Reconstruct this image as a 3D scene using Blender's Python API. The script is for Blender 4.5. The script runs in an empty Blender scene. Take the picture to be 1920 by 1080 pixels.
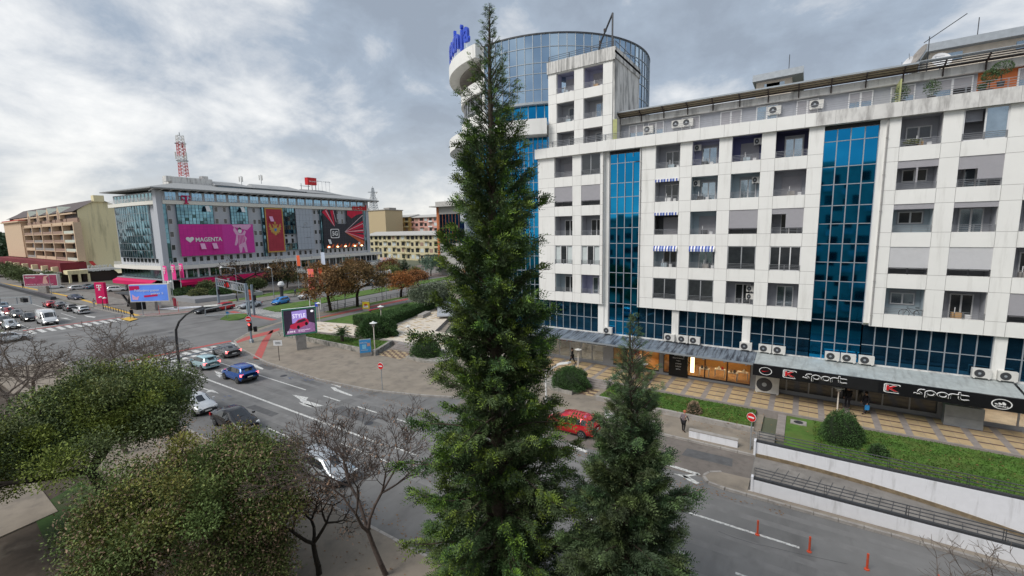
import bpy, bmesh, math, random
import numpy as np
from math import radians, sin, cos, pi
R = random.Random(7)
S = bpy.context.scene
COL = S.collection
# ---------------- camera (world frame: x along the street, y across it, z up) ----------------
FPX, PITCH, ROLL, HC = 829.0, radians(7.567), radians(-1.081), 15.0
AL = np.array([.83389, -.55194]); NL = np.array([.55194, .83389])
_fw = np.array([0, cos(PITCH), -sin(PITCH)]); _up = np.array([0, sin(PITCH), cos(PITCH)]); _rt = np.array([1., 0, 0])
_r2 = cos(ROLL)*_rt + sin(ROLL)*_up; _u2 = -sin(ROLL)*_rt + cos(ROLL)*_up
def _w(v): return np.array([v[0]*AL[0]+v[1]*AL[1], v[0]*NL[0]+v[1]*NL[1], v[2]])
FW, RT, UP = _w(_fw), _w(_r2), _w(_u2)
cam = bpy.data.cameras.new('camera'); cam.lens = FPX/1920*36; cam.sensor_width = 36; cam.clip_end = 5000; cam.clip_start = .1
camo = bpy.data.objects.new('camera', cam); COL.objects.link(camo); S.camera = camo
from mathutils import Matrix, Vector, noise as mnoise
camo.matrix_world = Matrix(((RT[0], UP[0], -FW[0], 0), (RT[1], UP[1], -FW[1], 0), (RT[2], UP[2], -FW[2], HC), (0, 0, 0, 1)))
S.view_settings.view_transform = 'Standard'; S.view_settings.look = 'None'; S.view_settings.gamma = 1
S.view_settings.exposure = 0.85
# survey helpers: where a sight line meets a level, or an upright plane
def ray(px, py): return FW + (px-960)/FPX*RT - (py-540)/FPX*UP
def G(px, py, z=0.): d = ray(px, py); t = (z-HC)/d[2]; return (t*d[0], t*d[1])
def PN(px, py, n): d = ray(px, py); t = n/d[1]; return (t*d[0], t*d[2]+HC)           # (s, z) on plane y = n
def HT(px, py, s, n): d = ray(px, py); t = (s*d[0]+n*d[1])/(d[0]**2+d[1]**2); return HC+t*d[2]
# ---------------- world: cloudy daylight ----------------
SUN_EL, SUN_AZ = radians(48), radians(205)      # azimuth from +y, clockwise
W = bpy.data.worlds.new('World'); S.world = W; W.use_nodes = True
nt = W.node_tree; N = nt.nodes; LK = nt.links; N.clear()
def nd(t, **k):
    n = N.new(t)
    for a, b in k.items(): setattr(n, a, b)
    return n
def mth(op, a, b=None, c=None):
    n = nd('ShaderNodeMath', operation=op)
    for i, q in enumerate((a, b, c)):
        if q is None: continue
        if isinstance(q, (int, float)): n.inputs[i].default_value = q
        else: LK.new(q, n.inputs[i])
    return n.outputs[0]
sky = nd('ShaderNodeTexSky', sky_type='NISHITA'); sky.sun_disc = False; sky.sun_elevation = SUN_EL; sky.sun_rotation = SUN_AZ
tc = nd('ShaderNodeTexCoord'); sx = nd('ShaderNodeSeparateXYZ'); LK.new(tc.outputs['Generated'], sx.inputs[0])
zc = mth('MAXIMUM', sx.outputs[2], 0.0)
den = mth('ADD', zc, 0.42)
cx = nd('ShaderNodeCombineXYZ'); LK.new(mth('DIVIDE', sx.outputs[0], den), cx.inputs[0]); LK.new(mth('DIVIDE', sx.outputs[1], den), cx.inputs[1]); cx.inputs[2].default_value = 3.7
def wn(scale, detail, rough, dist, off=(0, 0, 0)):
    mp = nd('ShaderNodeMapping'); mp.inputs['Location'].default_value = off; LK.new(cx.outputs[0], mp.inputs[0])
    n = nd('ShaderNodeTexNoise'); n.inputs['Scale'].default_value = scale; n.inputs['Detail'].default_value = detail
    n.inputs['Roughness'].default_value = rough; n.inputs['Distortion'].default_value = dist; LK.new(mp.outputs[0], n.inputs['Vector']); return n.outputs[0]
big = wn(1.5, 3, .5, .2, (1.3, .4, 0)); med = wn(3.6, 10, .6, .2, (4.1, 2.2, 0))
cl = mth('ADD', mth('MULTIPLY', big, .5), mth('MULTIPLY', med, .5))
rp = nd('ShaderNodeValToRGB'); LK.new(cl, rp.inputs[0]); e = rp.color_ramp.elements
e[0].position = .40; e[0].color = (2.15, 2.5, 3.0, 1)
e[1].position = .475; e[1].color = (2.6, 3.05, 3.65, 1)
for p_, c_ in ((.515, (3.6, 3.9, 4.3, 1)), (.57, (5.0, 5.15, 5.3, 1)), (.67, (7.0, 6.95, 6.8, 1))):
    q = rp.color_ramp.elements.new(p_); q.color = c_
hz = mth('POWER', mth('SUBTRACT', 1.0, mth('MINIMUM', mth('MULTIPLY', zc, 3.2), 1.0)), 2.0)
hm = nd('ShaderNodeMixRGB'); LK.new(mth('MULTIPLY', hz, .55), hm.inputs[0]); LK.new(rp.outputs[0], hm.inputs[1]); hm.inputs[2].default_value = (7.4, 7.0, 6.3, 1)
mx = nd('ShaderNodeMixRGB'); mx.inputs[0].default_value = .93; LK.new(sky.outputs[0], mx.inputs[1]); LK.new(hm.outputs[0], mx.inputs[2])
bg = nd('ShaderNodeBackground'); bg.inputs[1].default_value = .088; LK.new(mx.outputs[0], bg.inputs[0])
wo = nd('ShaderNodeOutputWorld'); LK.new(bg.outputs[0], wo.inputs[0])
sl = bpy.data.lights.new('sun', 'SUN'); sl.energy = 1.5; sl.angle = radians(28); sl.color = (1, .96, .9)
so = bpy.data.objects.new('sun', sl); COL.objects.link(so); so.location = (0, -30, 80)
dv = Vector((sin(SUN_AZ)*cos(SUN_EL), cos(SUN_AZ)*cos(SUN_EL), sin(SUN_EL)))
so.rotation_euler = dv.to_track_quat('Z', 'Y').to_euler()
# ---------------- materials ----------------
MT = {}
def mat(name, col, rough=.8, metal=0., noise=.12, scale=3., bump=0., emit=0., trans=0., col2=None, stretch=None, tint=False, wave=None, dirt=None, spec=.4):
    m = bpy.data.materials.new(name); m.use_nodes = True; t = m.node_tree; n = t.nodes; L = t.links
    b = n['Principled BSDF']; b.inputs['Roughness'].default_value = rough; b.inputs['Metallic'].default_value = metal
    b.inputs['Specular IOR Level'].default_value = spec
    c = tuple(col)+(1,)
    tcn = n.new('ShaderNodeTexCoord'); mp = n.new('ShaderNodeMapping'); L.new(tcn.outputs['Object'], mp.inputs[0])
    if stretch: mp.inputs['Scale'].default_value = stretch
    no = n.new('ShaderNodeTexNoise'); no.inputs['Scale'].default_value = scale; no.inputs['Detail'].default_value = 6; no.inputs['Roughness'].default_value = .6
    L.new(mp.outputs[0], no.inputs['Vector'])
    r = n.new('ShaderNodeValToRGB'); L.new(no.outputs[0], r.inputs[0])
    r.color_ramp.elements[0].position = .32; r.color_ramp.elements[1].position = .68
    lo = tuple(x*(1-noise) for x in col)+(1,); hi = tuple(min(1, x*(1+noise)) for x in col)+(1,)
    if col2: lo = c; hi = tuple(col2)+(1,)
    r.color_ramp.elements[0].color = lo; r.color_ramp.elements[1].color = hi
    out = r.outputs[0]
    if dirt:
        dm = n.new('ShaderNodeMapping'); L.new(tcn.outputs['Object'], dm.inputs[0]); dm.inputs['Scale'].default_value = dirt[1]
        dn = n.new('ShaderNodeTexNoise'); dn.inputs['Scale'].default_value = dirt[2]; dn.inputs['Detail'].default_value = 8; dn.inputs['Roughness'].default_value = .65; L.new(dm.outputs[0], dn.inputs['Vector'])
        dr = n.new('ShaderNodeValToRGB'); L.new(dn.outputs[0], dr.inputs[0]); dr.color_ramp.elements[0].position = dirt[3]; dr.color_ramp.elements[1].position = dirt[4]
        dx = n.new('ShaderNodeMixRGB'); L.new(dr.outputs[0], dx.inputs[0]); L.new(out, dx.inputs[1]); dx.inputs[2].default_value = tuple(dirt[0])+(1,); out = dx.outputs[0]
    if tint:
        at = n.new('ShaderNodeAttribute'); at.attribute_name = 'tint'
        mm = n.new('ShaderNodeMixRGB'); mm.blend_type = 'MULTIPLY'; mm.inputs[0].default_value = 1; L.new(out, mm.inputs[1]); L.new(at.outputs['Color'], mm.inputs[2]); out = mm.outputs[0]
    L.new(out, b.inputs['Base Color'])
    if emit: L.new(out, b.inputs['Emission Color']); b.inputs['Emission Strength'].default_value = emit
    if trans: b.inputs['Transmission Weight'].default_value = trans
    if bump:
        bp = n.new('ShaderNodeBump'); bp.inputs['Strength'].default_value = bump; bp.inputs['Distance'].default_value = .02
        if wave:
            wv = n.new('ShaderNodeTexWave'); wv.bands_direction = wave[0]; wv.inputs['Scale'].default_value = wave[1]; L.new(tcn.outputs['Object'], wv.inputs[0]); L.new(wv.outputs['Fac'], bp.inputs['Height'])
        else: L.new(no.outputs[0], bp.inputs['Height'])
        L.new(bp.outputs[0], b.inputs['Normal'])
    MT[name] = m; return m
mat('asphalt', (.172, .170, .168), .75, scale=.35, noise=.16, bump=.15, dirt=((.075, .073, .072), (1, .25, 1), .25, .50, .74))
mat('asphalt_brown', (.165, .145, .13), .85, scale=.5, noise=.2, dirt=((.10, .09, .085), (1, 1, 1), 2.2, .5, .8))
mat('marking', (.62, .62, .6), .8, scale=9, noise=.12, dirt=((.22, .22, .22), (1, 1, 1), 7, .47, .66))
mat('red_paint', (.42, .09, .08), .85, scale=4, noise=.15, dirt=((.16, .13, .13), (1, 1, 1), 2, .5, .8))
mat('yellow_paint', (.62, .38, .06), .85, scale=4, dirt=((.2, .17, .13), (1, 1, 1), 2, .52, .8))
mat('blue_paint', (.08, .14, .32), .85, scale=9, dirt=((.115, .115, .122), (1, 1, 1), 6, .42, .6))
mat('pavement', (.25, .215, .175), .9, scale=.7, noise=.14, bump=.2, dirt=((.13, .115, .1), (1, 1, 1), .8, .5, .8))
mat('pavement_grey', (.22, .205, .19), .9, scale=.8, noise=.16, bump=.2, dirt=((.12, .11, .10), (1, 1, 1), 1.1, .48, .75))
mat('concrete', (.33, .31, .29), .9, scale=1.5, noise=.15, bump=.2, dirt=((.16, .14, .13), (1, 1, 1), 2, .5, .8))
mat('stone_wall', (.34, .32, .29), .9, scale=5, noise=.3, bump=.5, dirt=((.10, .10, .09), (1, 1, 1), 2.5, .45, .65))
mat('brown_stone', (.2, .155, .10), .95, scale=4, noise=.3, bump=.5)
mat('dirt', (.062, .048, .036), .95, scale=1.2, noise=.3, bump=.4, dirt=((.11, .095, .075), (1, 1, 1), .6, .5, .7))
mat('grass', (.068, .142, .022), .95, scale=1.2, noise=.3, bump=.5, dirt=((.115, .14, .035), (1, 1, 1), .7, .45, .75))
mat('grass_dark', (.03, .07, .012), .95, scale=1.2, noise=.3, bump=.5, dirt=((.06, .05, .035), (1, 1, 1), .6, .45, .65))
mat('earth_far', (.11, .12, .08), .95, scale=.03, noise=.3)
mat('tile_cream', (.47, .35, .20), .7, scale=2, noise=.12, bump=.1, dirt=((.33, .26, .17), (1, 1, 1), 1.2, .48, .75))
mat('tile_brown', (.15, .095, .07), .7, scale=2, noise=.15)
mat('tile_grey', (.27, .24, .225), .7, scale=2, noise=.15)
mat('tile_pale', (.62, .55, .46), .7, scale=2, noise=.12)
mat('facade_white', (.80, .795, .77), .75, scale=.5, noise=.035, dirt=((.57, .56, .53), (1, 1, .12), 1.6, .53, .84))
mat('facade_worn', (.66, .65, .63), .85, scale=2, noise=.06, dirt=((.36, .35, .34), (1.6, 1, .35), 1.1, .47, .66))
mat('facade_streaked', (.64, .63, .61), .85, scale=2, noise=.06, dirt=((.13, .13, .13), (3.5, 1, .22), 1.3, .45, .68))
mat('joint', (.36, .35, .34), .9)
mat('dark_gap', (.035, .035, .038), .8)
mat('balcony_grey', (.37, .38, .42), .85, noise=.05)
mat('balcony_blue', (.13, .14, .28), .85, noise=.05)
mat('balcony_lilac', (.38, .39, .54), .85, noise=.05)
mat('balcony_aqua', (.40, .48, .53), .85, noise=.05)
mat('orange_wall', (.48, .14, .045), .85, noise=.05)
mat('frame_white', (.68, .68, .69), .5, noise=.03)
mat('frame_grey', (.36, .37, .39), .5, metal=.3, noise=.05)
mat('metal_dark', (.065, .068, .075), .5, metal=.4, noise=.1)
mat('metal_brown', (.055, .038, .035), .6, metal=.2, noise=.1)
mat('rail_grey', (.30, .31, .33), .45, metal=.5, noise=.1)
mat('steel_grey', (.34, .37, .40), .5, metal=.4, noise=.1)
mat('mullion', (.36, .40, .44), .4, metal=.4, noise=.05)
mat('glass_blue', (.012, .23, .47), .04, metal=1., noise=.05, scale=.6)
mat('glass_deep', (.015, .07, .13), .05, metal=.9, noise=.35, scale=.5)
mat('glass_teal', (.20, .36, .40), .05, metal=1., noise=.12, scale=.4)
mat('glass_drum', (.34, .45, .56), .05, metal=1., noise=.06, scale=.3)
mat('glass_dark', (.03, .034, .038), .06, noise=.2, spec=.8)
mat('glass_sky', (.33, .40, .46), .06, metal=.8, noise=.1)
mat('glass_shop', (.9, .95, .95), .02, trans=1., noise=0, spec=.5)
mat('room_dark', (.02, .02, .022), .9)
mat('shutter', (.42, .41, .44), .7, noise=.03, bump=.6, wave=('Z', 12))
mat('shutter_white', (.66, .66, .68), .7, noise=.03, bump=.6, wave=('Z', 12))
mat('ac_white', (.62, .61, .58), .6, noise=.08)
mat('black', (.012, .012, .014), .5, noise=.1)
mat('black_sign', (.008, .008, .010), .35, noise=.1)
mat('white', (.78, .78, .78), .5, noise=.02)
mat('white_wall', (.72, .73, .77), .85, noise=.03, dirt=((.42, .42, .43), (2, 1, .25), 1.2, .54, .8))
mat('red', (.55, .012, .018), .45, noise=.05)
mat('zinc_streaked', (.24, .28, .33), .55, metal=.3, scale=2, noise=.2, bump=.8, wave=('X', 4.4), dirt=((.05, .055, .07), (2.6, .22, 1), 1.5, .46, .6))
mat('zinc_pale', (.46, .50, .50), .6, metal=.2, scale=2, noise=.12, bump=.8, wave=('X', 4.4), dirt=((.3, .32, .32), (2, .3, 1), 1.2, .5, .7))
mat('warm_wall', (.45, .27, .12), .8, noise=.1)
mat('warm_light', (1., .70, .36), .5, noise=0, emit=3.)
mat('shop_lamp', (1., .9, .75), .5, noise=0, emit=3.)
# ---------------- mesh builder ----------------
ORG = {}
class MB:
    def __init__(s): s.v = []; s.f = []; s.m = []
    def poly(s, pts, mi=0):
        k = len(s.v); s.v += [tuple(map(float, p)) for p in pts]; s.f.append(tuple(range(k, k+len(pts)))); s.m.append(mi); return s
    def box(s, x0, x1, y0, y1, z0, z1, mi=0):
        if x0 > x1: x0, x1 = x1, x0
        if y0 > y1: y0, y1 = y1, y0
        if z0 > z1: z0, z1 = z1, z0
        k = len(s.v); s.v += [(x0, y0, z0), (x1, y0, z0), (x1, y1, z0), (x0, y1, z0), (x0, y0, z1), (x1, y0, z1), (x1, y1, z1), (x0, y1, z1)]
        s.f += [(k, k+3, k+2, k+1), (k+4, k+5, k+6, k+7), (k, k+1, k+5, k+4), (k+1, k+2, k+6, k+5), (k+2, k+3, k+7, k+6), (k+3, k, k+4, k+7)]; s.m += [mi]*6; return s
    def prism(s, pts, z0, z1, mi=0, mside=None):
        a = sum(pts[i][0]*pts[(i+1) % len(pts)][1]-pts[(i+1) % len(pts)][0]*pts[i][1] for i in range(len(pts)))
        if a < 0: pts = pts[::-1]
        n = len(pts); k = len(s.v); s.v += [(p[0], p[1], z0) for p in pts]+[(p[0], p[1], z1) for p in pts]
        s.f.append(tuple(range(k+n-1, k-1, -1))); s.f.append(tuple(range(k+n, k+2*n))); s.m += [mi, mi]
        for i in range(n): j = (i+1) % n; s.f.append((k+i, k+j, k+n+j, k+n+i)); s.m.append(mi if mside is None else mside)
        return s
    def flat(s, pts, z, mi=0):
        a = sum(pts[i][0]*pts[(i+1) % len(pts)][1]-pts[(i+1) % len(pts)][0]*pts[i][1] for i in range(len(pts)))
        if a < 0: pts = pts[::-1]
        return s.poly([(p[0], p[1], z) for p in pts], mi)
    def tube(s, p0, p1, r0, r1=None, n=8, mi=0, cap=True):
        r1 = r0 if r1 is None else r1; p0 = Vector(p0); p1 = Vector(p1); d = (p1-p0)
        if d.length < 1e-6: return s
        d.normalize(); a = d.orthogonal().normalized(); b = d.cross(a); k = len(s.v)
        for p, r in ((p0, r0), (p1, r1)):
            for i in range(n): t = 2*pi*i/n; q = p+(a*cos(t)+b*sin(t))*r; s.v.append(tuple(q))
        for i in range(n): j = (i+1) % n; s.f.append((k+i, k+j, k+n+j, k+n+i)); s.m.append(mi)
        if cap: s.f.append(tuple(range(k+n-1, k-1, -1))); s.f.append(tuple(range(k+n, k+2*n))); s.m += [mi, mi]
        return s
    def bar(s, p0, p1, w=.05, h=None, mi=0):
        h = h or w; p0 = Vector(p0); p1 = Vector(p1); d = (p1-p0).normalized(); a = Vector((0, 0, 1)).cross(d)
        a = Vector((1, 0, 0)) if a.length < 1e-4 else a.normalized(); b = d.cross(a); k = len(s.v)
        for p in (p0, p1):
            for i, j in ((-1, -1), (1, -1), (1, 1), (-1, 1)): s.v.append(tuple(p+a*(i*w/2)+b*(j*h/2)))
        s.f += [(k+3, k+2, k+1, k), (k+4, k+5, k+6, k+7)]+[(k+i, k+(i+1) % 4, k+4+(i+1) % 4, k+4+i) for i in range(4)]; s.m += [mi]*6; return s
    def path(s, pts, r, n=6, mi=0):
        for a, b in zip(pts, pts[1:]): s.tube(a, b, r, r, n, mi)
        return s
    def lathe(s, prof, c=(0, 0, 0), n=16, mi=0):
        k = len(s.v)
        for r, z in prof:
            for i in range(n): t = 2*pi*i/n; s.v.append((c[0]+r*cos(t), c[1]+r*sin(t), c[2]+z))
        for a in range(len(prof)-1):
            for i in range(n): j = (i+1) % n; s.f.append((k+a*n+i, k+a*n+j, k+(a+1)*n+j, k+(a+1)*n+i)); s.m.append(mi)
        return s
    def pieces(s, name, mats, parent, org):
        bb = []; G_ = []
        for f in s.f:
            P = [s.v[i] for i in f]; b = [min(p[k] for p in P)-.015 for k in range(3)]+[max(p[k] for p in P)+.015 for k in range(3)]; fs = [len(bb)]; hit = [g for g in G_ if all(g[0][k] <= b[k+3] and b[k] <= g[0][k+3] for k in range(3))]; bb.append(b)
            for g in hit: b = [min(b[k], g[0][k]) for k in range(3)]+[max(b[k+3], g[0][k+3]) for k in range(3)]; fs += g[1]; G_.remove(g)
            G_.append([b, fs])
        out = []
        for b, fs in G_:
            q = MB()
            for i in sorted(fs): q.poly([s.v[j] for j in s.f[i]], s.m[i])
            out.append(q.build(name, mats, parent, org))
        return out[0]
    def build(s, name, mats, parent=None, org=None, smooth=False, split=False):
        if isinstance(mats, str): mats = [mats]
        if split: return s.pieces(name, mats, parent, org)
        me = bpy.data.meshes.new(name)
        o = org if org is not None else (ORG.get(parent.name, (0, 0, 0)) if parent else (0, 0, 0))
        v = [(a-o[0], b-o[1], c-o[2]) for a, b, c in s.v] if any(o) else s.v
        me.from_pydata(v, [], s.f); me.polygons.foreach_set('material_index', s.m)
        for q in mats: me.materials.append(MT[q])
        if smooth: me.polygons.foreach_set('use_smooth', [True]*len(s.f))
        me.update(); ob = bpy.data.objects.new(name, me); COL.objects.link(ob)
        if parent: ob.parent = parent; ORG[ob.name] = o
        return ob
def tag(o, label=None, cat=None, group=None, kind=None):
    if label: o['label'] = label
    if cat: o['category'] = cat
    if group: o['group'] = group
    if kind: o['kind'] = kind
    return o
def thing(name, label, cat, loc=(0, 0, 0), rz=0., group=None, world=True):
    o = bpy.data.objects.new(name, None); COL.objects.link(o); o.location = loc; o.rotation_euler = (0, 0, rz); o.empty_display_size = .2
    ORG[o.name] = loc if world else (0, 0, 0)
    return tag(o, label, cat, group)
KIDS = {}
def copy_tree(o, loc, rz=0., label=None, scale=None):
    if not KIDS:
        pass
    def rec(a, par):
        c = a.copy(); COL.objects.link(c)
        if par: c.parent = par
        for ch in list(a.children): rec(ch, c)
        return c
    r = rec(o, None); r.location = loc; r.rotation_euler = (0, 0, rz)
    if scale: r.scale = (scale,)*3
    if label: r['label'] = label
    return r
def struct(name, m, mb): return tag(mb.build(name, m), kind='structure')
def text_mesh(txt, size, depth=.03, offset=0., shear=0., sx=1., bold=0.):
    cu = bpy.data.curves.new('t', 'FONT'); cu.body = txt; cu.size = size; cu.extrude = depth/2; cu.offset = offset+bold; cu.shear = shear; cu.resolution_u = 3
    o = bpy.data.objects.new('t', cu); COL.objects.link(o)
    bpy.context.view_layer.update(); dg = bpy.context.evaluated_depsgraph_get(); me = bpy.data.meshes.new_from_object(o.evaluated_get(dg)); bpy.data.objects.remove(o); bpy.data.curves.remove(cu)
    for v in me.vertices: v.co.x *= sx
    return me
def text(name, txt, m, parent, origin, xd, w=None, h=.5, depth=.03, up=(0, 0, 1), offset=0., shear=0., bold=0., center=False):
    """writing as raised letters: origin is the lower left (or centre) corner, xd the reading direction, w total width, h total height"""
    me = text_mesh(txt, 1., .001, offset, shear, 1., bold); vs = me.vertices
    x0 = min(v.co.x for v in vs); x1 = max(v.co.x for v in vs); y0 = min(v.co.y for v in vs); y1 = max(v.co.y for v in vs); z1 = max(v.co.z for v in vs) or 1
    sy = h/(y1-y0); sxx = (w/(x1-x0)) if w else sy
    X = Vector(xd).normalized(); U = Vector(up).normalized(); Z = X.cross(U).normalized(); org = ORG.get(parent.name, (0, 0, 0)) if parent else (0, 0, 0); O = Vector(origin)-Vector(org)
    if center: O = O-X*((x1-x0)*sxx/2)-U*(h/2)
    for v in vs: v.co = O+X*((v.co.x-x0)*sxx)+U*((v.co.y-y0)*sy)+Z*((v.co.z/z1)*depth/2)
    me.materials.clear(); me.materials.append(MT[m]); ob = bpy.data.objects.new(name, me); COL.objects.link(ob)
    if parent: ob.parent = parent; ORG[ob.name] = org
    return ob
# ================= GROUND =================
RX0, RX1, RY0, RY1 = -1.9, 34., 26.9, 31.3       # opening of the underground ramp
mb = MB()
for x0, x1, y0, y1 in ((-1600, RX0, -300, 1800), (RX1, 900, -300, 1800), (RX0, RX1, -300, RY0-.25), (RX0, RX1, RY1+.25, 1800)):
    mb.flat([(x0, y0), (x1, y0), (x1, y1), (x0, y1)], -.012)
struct('ground', 'earth_far', mb)
TZ = .6
# roads
mb = MB(); mb.flat([(-620, 13.4), (RX0, 13.4), (RX0, 34), (-62, 34), (-73, 34.4), (-75.4, 44), (-78, 75), (-84, 130), (-92, 200), (-112, 200), (-106, 130), (-101.5, 60), (-99.5, 46), (-97.6, 38.2), (-100.2, 31.6), (-103.5, 28.7), (-125, 28.2), (-620, 28.2)], 0)
mb.flat([(RX0, 13.4), (60, 13.4), (60, RY0-.26), (RX0, RY0-.26)], 0); mb.flat([(-96, -60), (-74, -60), (-74, 13.4), (-96, 13.4)], 0)
struct('road', 'asphalt', mb)
mb = MB(); mb.flat([(-24, 26.9), (-12, 26.6), (-4.2, 26.9), (RX0-.02, 28.1), (RX0-.02, 31.25), (-21, 31.25), (-25, 29.4)], .004)
struct('road_side_lane', 'asphalt_brown', mb)
# kerbed pavements (0.13 m high)
KZ = .13
east = [(-61.6, 27.7), (-66.6, 29.3), (-70.4, 33.2), (-72.6, 37.5), (-75.4, 43.5), (-76.2, 53), (-77.1, 72), (-79.6, 100), (-70, 100), (-60, 62), (-47, 53), (-38, 38.8), (-34.4, 38.45), (-24, 38.45), (RX0, 38.45), (RX0, 31.3), (-20.5, 31.3), (-24.2, 29.6), (-28.6, 27.8), (-33.5, 26.35), (-40.8, 25.6), (-52, 26.05), (-57, 26.9)]
mb = MB(); mb.prism(east, -.05, KZ); mb.prism([(-4.2, 26.95), (-3.9, 26.45), (-3, 26.3), (RX0, 26.3), (RX0, 28.0), (-3.4, 27.9), (-4.0, 27.5)], -.05, KZ); mb.prism([(RX0, 26.3), (60, 26.3), (60, 26.62), (RX0, 26.62)], -.05, KZ)
struct('pavement', 'pavement', mb)
mb = MB(); mb.prism([(-103.9, 28.9), (-100.6, 31.9), (-98.1, 38.4), (-100, 46), (-102, 60), (-108, 60), (-109.5, 42), (-119, 36.5), (-190, 36.5), (-300, 36.5), (-300, 28.4), (-125, 28.4)], -.05, KZ)
mb.prism([(-119, 36.5), (-109.5, 42), (-108, 60), (-109, 130), (-134, 130), (-134.2, 45.5), (-200, 46), (-300, 46), (-300, 36.5)], -.05, KZ-.03)
struct('pavement_far_side', 'pavement_grey', mb)
mb = MB(); mb.prism([(-76, 13.2), (60, 13.2), (60, 7.6), (-76, 7.6)], -.05, KZ); mb.prism([(-76, 2.2), (-33, 2.2), (-33.5, 4.9), (-76, 5.4)], -.05, KZ-.04)
struct('pavement_near_side', 'pavement', mb)
mb = MB(); mb.flat([(-76, 5.4), (-33.5, 4.9), (-33, 2.2), (-76, 2.2), (-76, -1), (60, -1), (60, 7.58), (-76, 7.58)], .02); struct('bare_soil', 'dirt', mb)
# kerb stones along the pavement edge
mb = MB()
def kerb(pts, w=.16, z=KZ+.012, seg=1.0):
    for (x0, y0), (x1, y1) in zip(pts, pts[1:]):
        L = math.hypot(x1-x0, y1-y0); k = max(1, int(L/seg)); ux, uy = (x1-x0)/L, (y1-y0)/L
        for i in range(k):
            a = i*L/k+.012; b = (i+1)*L/k-.012
            mb.prism([(x0+ux*a, y0+uy*a), (x0+ux*b, y0+uy*b), (x0+ux*b+uy*w, y0+uy*b-ux*w), (x0+ux*a+uy*w, y0+uy*a-ux*w)], -.03, z)
kerb([(-75.4, 43.5), (-72.6, 37.5), (-70.4, 33.2), (-66.6, 29.3), (-61.6, 27.7), (-57, 26.9), (-52, 26.05), (-40.8, 25.6), (-33.5, 26.35), (-28.6, 27.8), (-24.2, 29.6), (-20.5, 31.3), (RX0, 31.3)])
kerb([(-3.4, 27.9), (-4.0, 27.5), (-4.2, 26.95), (-3.9, 26.45), (-3, 26.3), (RX0, 26.3), (30, 26.3)])
kerb([(-76, 13.28), (40, 13.28)]); kerb([(-125, 28.38), (-103.9, 28.9), (-100.6, 31.9), (-98.1, 38.4), (-100, 46), (-102, 60)])
struct('kerb', 'concrete', mb)
# raised shop terrace and plaza
terr = [(-38.4, 38.45), (-16.6, 38.45), (-14.6, 38.45), (40, 38.45), (40, 43.4), (-22, 43.4), (-26, 46), (-44, 46), (-52, 60), (-62, 62), (-56.5, 50), (-54, 44.5), (-66, 41.8), (-67.6, 39.3), (-61.5, 36.9), (-44.7, 39.0)]
mb = MB(); mb.prism(terr, -.05, TZ); struct('terrace', 'tile_grey', mb)
mb = MB(); mb.flat([(-43.5, 39.3), (-27, 39.3), (-27, 46), (-44, 46), (-52, 60), (-61.5, 61.5), (-56, 50), (-53.7, 44.2), (-65.8, 41.7), (-67.2, 39.5), (-61.4, 37.1), (-45, 39.3)], TZ+.004)
struct('plaza_floor', 'tile_pale', mb)
def in_poly(x, y, P):
    c = False; j = len(P)-1
    for i in range(len(P)):
        if (P[i][1] > y) != (P[j][1] > y) and x < (P[j][0]-P[i][0])*(y-P[i][1])/(P[j][1]-P[i][1])+P[i][0]: c = not c
        j = i
    return c
plz = [(-43, 39.6), (-29, 39.6), (-29, 45), (-44.5, 45), (-52.4, 59), (-60, 60), (-55, 50), (-53, 43.7), (-65, 41.4), (-66, 39.7), (-61, 37.6), (-45, 39.6)]
mc = MB(); mw = MB()
for i in range(24):
    x = -24.6+1.65*i
    for k, (y0, y1) in enumerate(((38.62, 39.5), (39.72, 40.62), (40.84, 41.74), (41.96, 42.86))):
        for j in range(2): mc.flat([(x+.2+.63*j, y0), (x+.81+.63*j, y0), (x+.81+.63*j, y1), (x+.2+.63*j, y1)], TZ+.004)
        if k < 3: mw.flat([(x+.2, y1+.02), (x+1.44, y1+.02), (x+1.44, y1+.20), (x+.2, y1+.20)], TZ+.004)
rp2 = random.Random(3)
for i in range(40):
    for j in range(34):
        x = -67+i*1.05; y = 37+j*.78
        if not all(in_poly(x+a, y+b, plz) for a in (0, .8) for b in (0, .62)): continue
        q = (i+2*j) % 5
        if q in (0, 2) and rp2.random() < .85: mc.flat([(x, y), (x+.85, y), (x+.85, y+.42), (x, y+.42)], TZ+.008)
        if q in (1,) or (q == 3 and rp2.random() < .4): mw.flat([(x, y+.45), (x+.9, y+.45), (x+.9, y+.57), (x, y+.57)], TZ+.008)
def checker(x0, x1, y0, y1, z):
    nx = int((x1-x0)/.36); ny = int((y1-y0)/.36)
    for i in range(nx):
        for j in range(ny):
            (mc if (i//2+j) % 2 else mw).flat([(x0+i*.36, y0+j*.36), (x0+i*.36+.33, y0+j*.36), (x0+i*.36+.33, y0+j*.36+.33), (x0+i*.36, y0+j*.36+.33)], z)
checker(-16.4, -14.6, 35.3, 37.4, KZ+.008); checker(-43.2, -38.6, 34.6, 37.2, KZ+.008)
struct('terrace_cream_tiles', 'tile_cream', mc); struct('terrace_brown_tiles', 'tile_brown', mw)
mb = MB()
for x0, x1 in ((-16.4, -14.6), (-43.5, -38.5)):
    for k in range(4): mb.box(x0, x1, 37.4+k*.27, 38.44 if x0 > -20 else 38.9, KZ+k*.12, KZ+(k+1)*.12-.002)
struct('steps', 'tile_grey', mb)
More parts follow.
